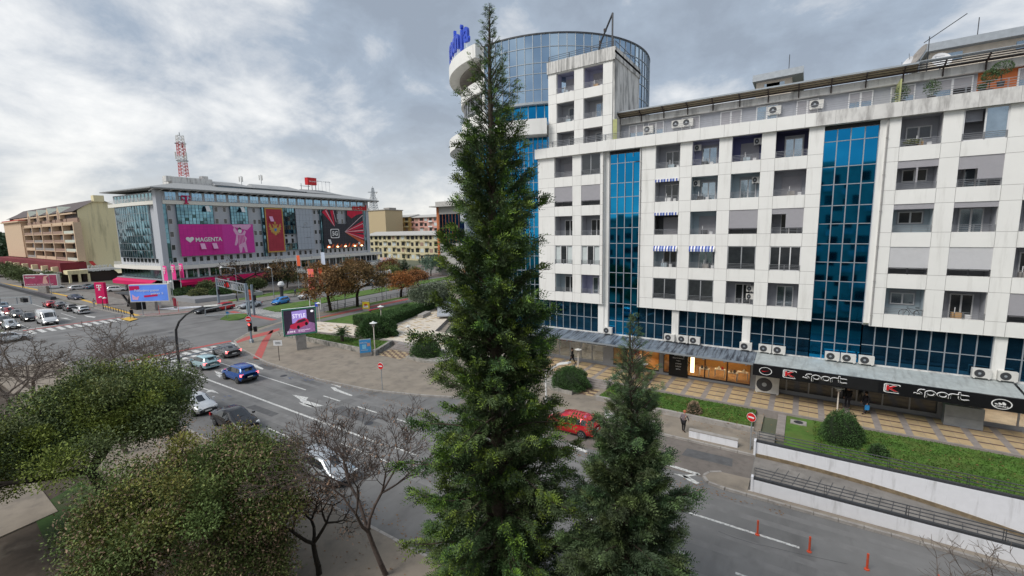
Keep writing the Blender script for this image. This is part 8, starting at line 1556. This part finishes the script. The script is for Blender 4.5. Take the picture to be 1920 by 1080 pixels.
# slender street lamps with arms
def arm_lamp(label, foot, top, armdx, kz=.13, m_='steel_grey', pos=None, r=.09, heads=((1, 0),), grp='tall street lamps', topx=None):
    x, y = pos or G(*foot, kz); h = HT(top[0], top[1], x, y)-kz; t = thing('street_lamp', label, 'street lamp', (x, y, kz), group=grp); m = MB(); m.tube((x, y, kz), (x, y, kz+h), r, r*.55, 8); m.build('pole', m_, t)
    for dx, dy in heads:
        m = MB(); m.tube((x, y, kz+h), (x+dx*armdx, y+dy*armdx, kz+h+.25), .05, .04, 6); m.build('arm', m_, t); m = MB(); m.lathe([(.02, .3), (.3, .1), (.34, 0), (.02, -.08)], (x+dx*armdx, y+dy*armdx, kz+h+.1), 12); m.build('lamp_head', 'lamp_shade', t)
    return t
arm_lamp('tall thin lamp post on the far pavement before the sparse brown tree', (514, 558), (506, 504), 2.4, heads=((-.9, .2),)); arm_lamp('lamp post with double head beside the blue billboard', (268.5, 590), (268, 566), .0, heads=()); arm_lamp('thin lamp post standing on the traffic island side of the gantry', (466, 600), (462, 502), 4.2, pos=(-104.5, 47.5), heads=((-.95, -.25),)); arm_lamp('lamp post behind the broad autumn tree', (648, 577), (640, 514), 3.0, heads=((.4, .9),)); arm_lamp('grey lamp post at the railing left of the small orange tree', (725, 562), (722, 512), 4.5, heads=((-.6, .8),), m_='steel_grey'); arm_lamp('thin dark pole at the railing', (717, 565), (716, 500), 0, heads=(), m_='metal_dark', r=.06); arm_lamp('tall lamp on the square left of the olive tree', (790, 516), (789, 472), 3, pos=(-96, 112), heads=((-1, 0), (1, 0))); arm_lamp('tall lamp on the square behind the olive tree', (802, 520), (801, 470), 3, pos=(-88, 104), heads=((-1, 0), (1, 0))); arm_lamp('far lamp at the corner of the office building', (318, 583), (318, 531), 2.6, pos=(-112, 38), heads=((-.9, .3),)); arm_lamp('short dark lamp post beside the railing under the broad tree', (634, 583), (634, 561), 0, heads=(), m_='metal_dark', r=.07); arm_lamp('dark lamp post before the far bicycle racks', (180, 584), (178, 561), 1.6, heads=((-1, .1), (.6, .1)), m_='metal_dark', pos=(-121.5, 28.9)); arm_lamp('lamp post in front of the wine red billboard', (103, 560), (99, 516), 7.5, pos=(-166, 29.6), heads=((-1, 0),))
x, y, z = -19.2, 27.2, 0; d = ray(1054, 681); t_ = 31/d[1]; hx, hz = t_*d[0], HC+t_*d[2]; cl_ = thing('street_lamp', 'street lamp with a pale flat head between the tall cypress and the round bush', 'street lamp', (hx-1.7, 31.7, KZ)); m = MB(); m.tube((hx-1.9, 31.7, KZ), (hx-1.9, 31.7, hz-1.3), .09, .06, 8); m.tube((hx-1.9, 31.7, hz-1.3), (hx-.25, 31, hz-.15), .05, .05, 6); m.build('pole', 'lamp_shade', cl_); m = MB(); m.bar((hx-.35, 31, hz-.12), (hx+.75, 30.8, hz+.22), .45, .12); m.build('lamp_head', 'lamp_shade', cl_)
# signs on poles
def pole_sign(label, foot, top, kz, kind, nrm=(.3, -.95, 0), r=.3, pm='steel_grey', pos=None, cat='road sign', name='road_sign'):
    x, y = pos or G(*foot, kz); h = HT(foot[0], top, x, y); t = thing(name, label, cat, (x, y, kz)); m = MB(); m.tube((x, y, kz), (x, y, h), .035, .035, 8); m.build('pole', pm, t); nv = Vector(nrm).normalized(); c = Vector((x, y, h-r))+nv*.05
    if kind == 'no': noentry(t, c, nv, r)
    elif kind == 'white': s_ = nv.cross(Vector((0, 0, 1))).normalized(); m = MB(); m.bar(c-s_*.5, c+s_*.5, .03, .62); m.build('sign_plate', 'white', t); m = MB(); [m.bar(c-s_*.35+nv*.03+Vector((0, 0, q)), c+s_*.3+nv*.03+Vector((0, 0, q)), .01, .06) for q in (.1, -.08)]; m.build('sign_text', 'metal_dark', t)
    elif kind == 'blue': disc(t, 'sign_face', c, nv, r, 'sign_blue')
    elif kind == 'bluesq': s_ = nv.cross(Vector((0, 0, 1))).normalized(); m = MB(); m.bar(c-s_*.35, c+s_*.35, .03, .7); m.build('sign_plate', 'letter_blue', t)
    return t
pole_sign('round red no entry sign on a grey pole at the mouth of the ramp', (1406, 840), 773, KZ, 'no', r=.30, pos=(-2.25, 31.75), nrm=(-.35, -.9, 0)); pole_sign('round red no entry sign among the twigs right of the beige pavement', (742, 742), 677, KZ, 'no', r=.33, nrm=(.2, -.95, 0), pos=(-32.6, 26.7)); pole_sign('small white rectangular sign on a thin rusty pole before the car billboard', (524, 676), 637, KZ, 'white', (.55, -.83, 0), .35, 'metal_brown'); pole_sign('small round blue sign on the grassy traffic island', (427, 596), 584, .14, 'blue', (.8, -.6, 0), .32); pole_sign('square blue sign beside the lamp behind the billboard', (597, 604), 566, .13, 'bluesq', (.4, -.9, 0), .4)
for i, (px, py, tp, lb) in enumerate(((299, 589, 572, 'small red post on the far corner by the blue billboard'), (335, 584, 565, 'thin red post on the far kerb in front of the white gravel'))): pole_sign(lb, (px, py), tp, KZ, 'none', pm='sign_red', name='post', cat='post')
m = MB(); x, y = G(296, 577, KZ); m.box(x-.7, x+.7, y-.4, y+.4, .1, 3.0); tag(m.build('utility_box', 'ac_white'), 'pale utility box at the foot of the blue billboard', 'utility box')
# orange flexible bollards on the lane line
def bollard():
    t = thing('bollard', '', 'bollard', world=False); m = MB(); m.lathe([(.01, 0), (.1, 0), (.1, .04), (.045, .06), (.045, .76), (.01, .78)], (0, 0, 0), 12); m.build('post', 'bollard_red', t, org=(0, 0, 0)); m = MB(); m.lathe([(.047, .5), (.047, .56)], (0, 0, 0), 12); m.build('band', 'bollard_band', t, org=(0, 0, 0)); return t
mat('bollard_red', (.62, .085, .035), .5, noise=.08); mat('bollard_band', (.5, .14, .09), .5); B0 = bollard()
for i, (x, y, lb) in enumerate(((-1.12, 22.96, 'orange bollard on the white lane line nearest the island'), (.98, 22.92, 'orange bollard second from the island'), (3.07, 22.97, 'orange bollard third from the island, near the bottom right'), (5.3, 22.98, 'orange bollard cut by the lower picture edge'), (-9.0, 27.3, 'orange bollard showing beside the small cypress trunk'))): o = B0 if i == 0 else copy_tree(B0, (x, y, 0)); o.location = (x, y, 0); tag(o, lb, 'bollard', 'orange lane bollards')
# railing along the cross street
rl = thing('street_railing', 'long dark railing between the cross street and the row of autumn trees', 'railing', (-75.6, 60, .13)); m = MB(); pts = [(-75.1, 49.0), (-75.5, 56), (-76.0, 66), (-76.7, 80), (-78, 96)]
for (a, b), (c, d) in zip(pts, pts[1:]):
    L = math.hypot(c-a, d-b); n = int(L/1.9)
    for z in (.45, .8, 1.12): m.bar((a, b, z), (c, d, z), .05)
    for k in range(n): u = k/n; m.box(a+(c-a)*u-.03, a+(c-a)*u+.03, b+(d-b)*u-.03, b+(d-b)*u+.03, .1, 1.14)
m.build('bars', 'metal_dark', rl)
# bicycle racks on the far pavement
def rack(): 
    t = thing('bicycle_rack', '', 'bicycle rack', world=False); m = MB(); m.path([(-.35, 0, 0), (-.35, 0, .8), (.35, 0, .8), (.35, 0, 0)], .035, 6); m.build('hoop', 'metal_dark', t, org=(0, 0, 0)); return t
K0 = rack()
for i in range(9): x, y = -120.5+i*1.45, 28.85+.02*i; o = K0 if i == 0 else copy_tree(K0, (x, y, KZ)); o.location = (x, y, KZ); o.rotation_euler = (0, 0, radians(15)); tag(o, ['first', 'second', 'third', 'fourth', 'fifth', 'sixth', 'seventh', 'eighth', 'last'][i]+' dark steel hoop from the left in the row of bicycle racks', 'bicycle rack', 'bicycle racks along the far kerb')
# black bus shelter
t = thing('bus_shelter', 'black bus shelter with slanting roof left of the blue billboard', 'bus shelter', (-117, 32.5, KZ)); m = MB(); m.prism([(-122.5, 31.2), (-112.5, 31.6), (-112.5, 35), (-122.5, 34.5)], 3.0, 3.2); m.build('roof', 'metal_dark', t); m = MB(); m.box(-116, -112.6, 31.8, 34.6, KZ, 2.9); m.build('kiosk_body', 'black', t); m = MB(); m.bar((-121.8, 32.2, 3), (-118, 32.6, KZ), .3); m.bar((-116.6, 32.2, 3), (-120.5, 32.6, KZ), .3); m.build('crossed_struts', 'metal_dark', t); m = MB(); m.box(-121, -117, 34.2, 34.3, KZ+.2, 2.6); m.build('rear_panel', 'glass_dark', t); m = MB(); m.box(-118.6, -116.9, 33, 33.5, KZ, .6); m.build('bench', 'banner_red', t)
# red bench by the cycle path, stone bench by the hedge
x, y = G(704, 584, .17); t = thing('bench', 'dark red bench beside the yellow poster stand', 'bench', (x, y, .17)); m = MB(); m.box(x-.3, x+.3, y-1.4, y+1.6, .6, .68); m.build('seat', 'banner_red', t)
for q in (-1.2, 1.3): m = MB(); m.box(x-.25, x+.25, y+q-.05, y+q+.05, .17, .6); m.build('leg', 'metal_dark', t)
t = thing('bench', 'grey stone bench at the end of the clipped hedge on the plaza', 'bench', (-54, 53.5, TZ)); m = MB(); m.prism([(-53.3, 51.8), (-52.3, 52.0), (-53.6, 55.3), (-54.6, 55.0)], TZ, TZ+.55); m.build('block', 'concrete', t)
mat('ribbed', (.50, .52, .55), .5, metal=.3, bump=1.0, wave=('DIAGONAL', 2.))
# striped grey roof beside the plaza
t = thing('ribbed_roof', 'pale grey ribbed metal roof seen through the left edge of the tall cypress', 'roof', (-50, 60, TZ)); m = MB(); q = [(-49.6, 52.5), (-59.5, 63.5), (-56, 68), (-45.5, 56)]; m.prism(q, 1.0, 1.15); m.build('roof_sheet', 'ribbed', t)
# statues on the far pavement
t = thing('street_statue', 'orange fire hydrant shaped street sculpture on the far pavement', 'sculpture', (-103.5, 49.5, KZ)); m = MB(); m.lathe([(.5, 0), (.5, .2), (.36, .3), (.36, 1.3), (.5, 1.35), (.5, 1.55), (.36, 1.6), (.34, 2.1), (.2, 2.45), (.01, 2.55)], (-103.5, 49.5, KZ), 14); m.build('body', 'flag_orange', t); m = MB(); m.tube((-104.1, 49.5, 1.5), (-102.9, 49.5, 1.5), .16, .16, 8); m.build('side_caps', 'flag_orange', t)
t = thing('street_statue', 'dark standing column figure with a white round head on the far pavement', 'sculpture', (-102, 56, KZ)); m = MB(); m.lathe([(.45, 0), (.45, .2), (.35, .3), (.4, 2.4), (.6, 2.6)], (-102, 56, KZ), 12); m.build('body', 'metal_dark', t); m = MB(); m.lathe([(.5, 2.6), (.75, 3.0), (.55, 3.6), (.1, 3.8)], (-102, 56, KZ), 12); m.build('head', 'frame_white', t)
# ---- roof terrace plants, dishes ----
def pot_plant(label, x, y, z, hp, rp_, hc, rc, seed, ball=False, m_='needles'):
    t = thing('potted_plant', label, 'potted plant', (x, y, z)); r = np.random.default_rng(seed); m = MB(); m.lathe([(.01, 0), (rp_*.8, 0), (rp_, hp), (.01, hp)], (x, y, z), 12); m.build('pot', 'metal_dark', t); n = 900
    P = norm(r.normal(0, 1, (n, 3)))*rc*(1 if ball else r.random((n, 1))**.5)*np.array([1, 1, hc/rc])+np.array([0, 0, hp+hc+(.45 if ball else 0)]); V, F = leaves_at(P, P-np.array([0, 0, hp+hc]), .09, r, .5); leafmesh('foliage', V, F, r.uniform(.6, 1.4, (n, 1))*np.ones((1, 3)), m_, t)
    if ball: m = MB(); m.tube((x, y, z+hp), (x, y, z+hp+.6), .03, .03, 6); m.build('stem', 'bark', t)
    return t
for px, lb, a in ((1690, 'bushy potted shrub beside the yellow terrace screen', (.3, .25, .55, .45)), (1745, 'bushy potted shrub before the open terrace door', (.35, .25, .55, .5)), (1838, 'small dark potted plant against the orange wall', (.3, .2, .22, .25))): s_, _ = PN(px, 180, 43.4); pot_plant(lb, s_, 43.2, 23.3, *a, seed=int(px))
s_, _ = PN(1855, 160, 43.2); pot_plant('ball shaped low potted plant against the orange wall', s_, 43.2, 23.3, .3, .22, .38, .38, 7, True); s_, _ = PN(1877, 150, 43.2); pot_plant('ball shaped topiary on a tall stem on the orange terrace', s_, 43.2, 23.7, .3, .2, .38, .5, 8, True); pot_plant('bushy plant at the far right of the orange terrace', 12.9, 43.2, 23.3, .3, .25, .6, .45, 9)
pot_plant('flowering balcony plants in the top balcony right of the wide blue strip', 6.0, 42.9, 20.2, .2, .3, .22, .5, 10, m_='leaf_olive')
def dish(label, x, y, z, r_, nrm, m_='frame_white'):
    t = thing('satellite_dish', label, 'satellite dish', (x, y, z), group='satellite dishes on the roof'); nv = Vector(nrm).normalized(); a = nv.orthogonal().normalized(); b = nv.cross(a); m = MB(); c = Vector((x, y, z+1.4)); rings = [(0, 0), (.5, .06), (.8, .15), (1, .25)]; k0 = 0; n = 18
    for rr_, d in rings:
        for i in range(n): q = 2*pi*i/n; m.v.append(tuple(c+(a*cos(q)+b*sin(q))*rr_*r_+nv*d*r_))
    for k in range(3):
        for i in range(n): j = (i+1) % n; m.f.append((k*n+i, k*n+j, (k+1)*n+j, (k+1)*n+i)); m.m.append(0)
    m.build('reflector', m_, t, smooth=True); m = MB(); m.tube((x, y, z), (x, y, z+1.4), .05, .05, 6); m.tube(c-b*r_, c+nv*r_*.9, .02, .02, 5); m.build('mount', 'steel_grey', t)
for px, py, r_, nrm, lb in ((1703, 118, .55, (-.8, -.4, .4), 'small white satellite dish leftmost on the roof'), (1725, 105, .9, (-.9, -.3, .5), 'large pale satellite dish seen edge on'), (1764, 112, .62, (.2, -.9, .4), 'round white satellite dish facing the street in front of the penthouse')): s_, z_ = PN(px, py, 47.5); dish(lb, s_, 47.5, z_-1.5, r_, nrm, 'concrete' if r_ == .9 else 'frame_white')
s_, z_ = PN(1738, 120, 48); t = thing('roof_antenna', 'thin roof antenna with a slanting arm behind the satellite dishes', 'antenna', (s_, 48, 25.6)); m = MB(); m.tube((s_, 48, 25.6), (s_, 48, z_+2), .04, .03, 6); m.tube((s_-.3, 48, z_+1.6), (s_+1.9, 47.6, z_+3.0), .03, .03, 6); m.build('mast', 'metal_dark', t)
# bicycle leaning in the low balcony
t = thing('bicycle', 'black bicycle leaning on the lowest balcony right of the wide blue strip', 'bicycle', (6.9, 42.62, 8.1)); 
def ringm(cx_, cz, r_, y, n=20):
    m = MB()
    for i in range(n): a, b = 2*pi*i/n, 2*pi*(i+1)/n; m.tube((cx_+r_*cos(a), y, cz+r_*sin(a)), (cx_+r_*cos(b), y, cz+r_*sin(b)), .02, .02, 5)
    return m
y = 42.62; ringm(6.4, 8.32, .3, y).build('wheel', 'tyre', t); ringm(7.25, 8.32, .3, y).build('wheel', 'tyre', t); m = MB()
for p, q in (((6.4, 8.32), (6.6, 8.75)), ((6.6, 8.72), (7.1, 8.65)), ((6.62, 8.68), (6.85, 8.35)), ((7.1, 8.65), (6.85, 8.35)), ((7.1, 8.65), (7.25, 8.32)), ((6.85, 8.35), (7.25, 8.32))): m.tube((p[0], y, p[1]), (q[0], y, q[1]), .018, .018, 6)
m.build('frame', 'metal_dark', t); m = MB(); m.bar((6.5, y-.12, 8.8), (6.62, y+.15, 8.8), .03); m.build('handlebar', 'black', t); m = MB(); m.box(7.0, 7.22, y-.05, y+.05, 8.75, 8.8); m.build('saddle', 'black', t)
# ================= PEOPLE =================
mat('skin', (.42, .25, .18), .6, noise=.05); mat('coat_grey', (.15, .12, .13), .9, noise=.1); mat('cloth_black', (.015, .015, .018), .9); mat('cloth_dark', (.03, .03, .04), .9); mat('hat_orange', (.40, .12, .06), .9); mat('bag_blue', (.03, .28, .65), .6); mat('cloth_blue', (.05, .06, .14), .9); mat('cloth_rose', (.35, .2, .2), .9); mat('hair', (.03, .02, .015), .8)
def person(label, x, y, z, H_=1.7, rz=0., skinm='skin', coat='coat_grey', legs='cloth_black', hat=None, stride=.22, lean=.0, armf=.25, seed=0, hair_='hair', bag=None, coatlen=.0):
    """one skinned body (grown from a joint skeleton), clothing as thicker shells of the same skeleton"""
    t = thing('person', label, 'person', (x, y, z), rz, world=False); k = H_/1.72
    J = {'pel': (0, 0, .93), 'spine': (lean*.3, 0, 1.15), 'chest': (lean*.8, 0, 1.36), 'neck': (lean*1.1, 0, 1.50), 'head0': (lean*1.25+.015, 0, 1.585), 'head1': (lean*1.4+.02, 0, 1.665)}
    for sd, nm, ph in ((1, 'L', 1), (-1, 'R', -1)):
        J['hip'+nm] = (0, .10*sd, .90); J['knee'+nm] = (stride*.55*ph+.04, .105*sd, .50); J['ank'+nm] = (stride*ph-(.05 if ph < 0 else 0), .105*sd, .09+(.05 if ph < 0 else 0)); J['toe'+nm] = (stride*ph+.17, .12*sd, .045)
        J['sh'+nm] = (lean*.95, .19*sd, 1.42); J['el'+nm] = (lean*.9-armf*.35*ph, .25*sd, 1.15); J['wr'+nm] = (lean*.9+armf*.2-armf*.3*ph+.05, .25*sd, .92)
    E_ = [('pel', 'spine'), ('spine', 'chest'), ('chest', 'neck'), ('neck', 'head0'), ('head0', 'head1')]
    for nm in 'LR': E_ += [('pel', 'hip'+nm), ('hip'+nm, 'knee'+nm), ('knee'+nm, 'ank'+nm), ('ank'+nm, 'toe'+nm), ('chest', 'sh'+nm), ('sh'+nm, 'el'+nm), ('el'+nm, 'wr'+nm)]
    rad = {'pel': .135, 'spine': .12, 'chest': .145, 'neck': .055, 'head0': .085, 'head1': .098, 'hip': .09, 'knee': .058, 'ank': .04, 'toe': .032, 'sh': .062, 'el': .042, 'wr': .028}
    def skin_part(name, names, edges, m_, grow=1., sub=1):
        ids = {n: i for i, n in enumerate(names)}; me = bpy.data.meshes.new(name); me.from_pydata([tuple(c*k for c in J[n]) for n in names], [(ids[a], ids[b]) for a, b in edges], []); o = bpy.data.objects.new(name, me); COL.objects.link(o); md = o.modifiers.new('skin', 'SKIN'); md.use_smooth_shade = True
        for i, n in enumerate(names): q = rad.get(n, rad.get(n[:-1])); sv_ = me.skin_vertices[0].data[i]; sv_.radius = (q*grow*k*(.85 if n in ('chest', 'pel', 'spine') else 1), q*grow*k*(1.2 if n in ('chest', 'pel') else 1)); sv_.use_root = (i == 0)
        s_ = o.modifiers.new('sub', 'SUBSURF'); s_.levels = sub; s_.render_levels = sub; bpy.context.view_layer.update(); dg = bpy.context.evaluated_depsgraph_get(); m2 = bpy.data.meshes.new_from_object(o.evaluated_get(dg)); bpy.data.objects.remove(o); m2.materials.clear(); m2.materials.append(MT[m_]); q = bpy.data.objects.new(name, m2); COL.objects.link(q); q.parent = t; return q
    # hands: palm with five bent fingers
    names = list(J); edges = list(E_)
    for sd, nm in ((1, 'L'), (-1, 'R')):
        wx, wy, wz = J['wr'+nm]; J['palm'+nm] = (wx+.01, wy, wz-.08); rad['palm'] = .026; names.append('palm'+nm); edges.append(('wr'+nm, 'palm'+nm))
        for f, (dx, ln) in enumerate(((-.03, .055), (-.01, .068), (.01, .066), (.03, .05))): a, b = 'f%da%s' % (f, nm), 'f%db%s' % (f, nm); J[a] = (wx+.01+dx, wy-.006*sd, wz-.08-ln*.6); J[b] = (wx+.01+dx, wy-.025*sd, wz-.08-ln); rad[a[:-1]] = .009; rad[b[:-1]] = .008; names += [a, b]; edges += [('palm'+nm, a), (a, b)]
        a, b = 'tha'+nm, 'thb'+nm; J[a] = (wx+.045, wy-.01*sd, wz-.06); J[b] = (wx+.055, wy-.02*sd, wz-.09); rad['tha'] = .011; rad['thb'] = .009; names += [a, b]; edges += [('palm'+nm, a), (a, b)]
    b_ = skin_part('body', names, edges, skinm)
    skin_part('coat', ['chest', 'spine', 'pel', 'neck', 'shL', 'elL', 'wrL', 'shR', 'elR', 'wrR'], [('chest', 'spine'), ('spine', 'pel'), ('chest', 'neck'), ('chest', 'shL'), ('shL', 'elL'), ('elL', 'wrL'), ('chest', 'shR'), ('shR', 'elR'), ('elR', 'wrR')], coat, 1.22)
    skin_part('trousers', ['pel', 'hipL', 'kneeL', 'ankL', 'hipR', 'kneeR', 'ankR'], [('pel', 'hipL'), ('hipL', 'kneeL'), ('kneeL', 'ankL'), ('pel', 'hipR'), ('hipR', 'kneeR'), ('kneeR', 'ankR')], legs, 1.2)
    skin_part('shoes', ['ankL', 'toeL'], [('ankL', 'toeL')], 'cloth_black', 1.25); skin_part('shoes', ['ankR', 'toeR'], [('ankR', 'toeR')], 'cloth_black', 1.25)
    hx, _, hz_ = J['head1']; m = MB(); m.lathe([(.102, -.02), (.112, .03), (.105, .09), (.07, .13), (.01, .145)], ((hx-.012)*k, 0, hz_*k-.01), 14); m.v = [(a, b, c) for a, b, c in m.v]; m.build('hat' if hat else 'hair', hat or hair_, t, org=(0, 0, 0), smooth=True)
    hx0 = (hx+.095)*k; m = MB(); m.poly([(hx0-.01, -.012, hz_*k-.045), (hx0+.02, 0, hz_*k-.06), (hx0-.01, .012, hz_*k-.045)]); m.poly([(hx0-.012, -.012, hz_*k-.045), (hx0-.004, 0, hz_*k-.01), (hx0+.02, 0, hz_*k-.06)]); m.poly([(hx0+.02, 0, hz_*k-.06), (hx0-.004, 0, hz_*k-.01), (hx0-.012, .012, hz_*k-.045)]); m.build('nose', skinm, t, org=(0, 0, 0))
    for sd in (1, -1): m = MB(); m.lathe([(.001, -.008), (.010, 0), (.001, .008)], (hx0-.006, .035*sd, hz_*k-.015), 8); m.build('eye', 'cloth_black', t, org=(0, 0, 0))
    if bag: wx, wy, wz = J['wrL']; m = MB(); m.box(wx*k-.13, wx*k+.13, wy*k-.04, wy*k+.06, wz*k-.48, wz*k-.12); m.tube((wx*k-.08, wy*k, wz*k-.12), (wx*k, wy*k, wz*k-.06), .01); m.tube((wx*k+.08, wy*k, wz*k-.12), (wx*k, wy*k, wz*k-.06), .01); tag(m.build('bag', bag, t, org=(0, 0, 0)))
    return t
person('old man in a grey coat and orange cap standing between the two low white walls', -6.6, 32.2, KZ, 1.56, radians(75), coat='coat_grey', legs='cloth_black', hat='hat_orange', stride=.08, lean=.09, armf=.45)
person('person in dark clothes walking past the round lamp at the grey shop', -19.9, 41.4, TZ, 1.78, radians(185), coat='cloth_black', legs='cloth_black', stride=.3)
person('dark clad person standing left of the one with a blue bag under the black fascia', 3.5, 41.9, TZ, 1.72, radians(100), coat='cloth_black', legs='cloth_dark', stride=.05)
person('dark clad person holding a blue bag under the black fascia', 4.55, 41.3, TZ, 1.72, radians(200), coat='cloth_dark', legs='cloth_dark', stride=.12, bag='bag_blue')
person('person in black striding at the far corner on the yellow paving', G(248, 597, KZ)[0], G(248, 597, KZ)[1], KZ, 1.85, radians(10), coat='cloth_black', legs='cloth_black', stride=.36)
person('person in blue walking behind the dark column sculpture', -101.8, 59.2, KZ, 1.75, radians(260), coat='cloth_blue', legs='cloth_black', stride=.25)
person('person in black on the far pavement behind the long dark barrier wall', G(44, 541, KZ)[0], G(44, 541, KZ)[1], KZ, 1.8, radians(0), coat='cloth_black', legs='cloth_black', stride=.25)
person('person in a pale rose coat at the foot of the pink totem', G(191, 572, KZ)[0]+1.2, G(191, 572, KZ)[1]-1.5, KZ, 1.7, radians(-30), coat='cloth_rose', legs='frame_grey', stride=.1)
person('person in dark clothes beside the orange sculpture', -104.8, 47.4, KZ, 1.75, radians(90), coat='cloth_dark', legs='cloth_black', stride=.15)
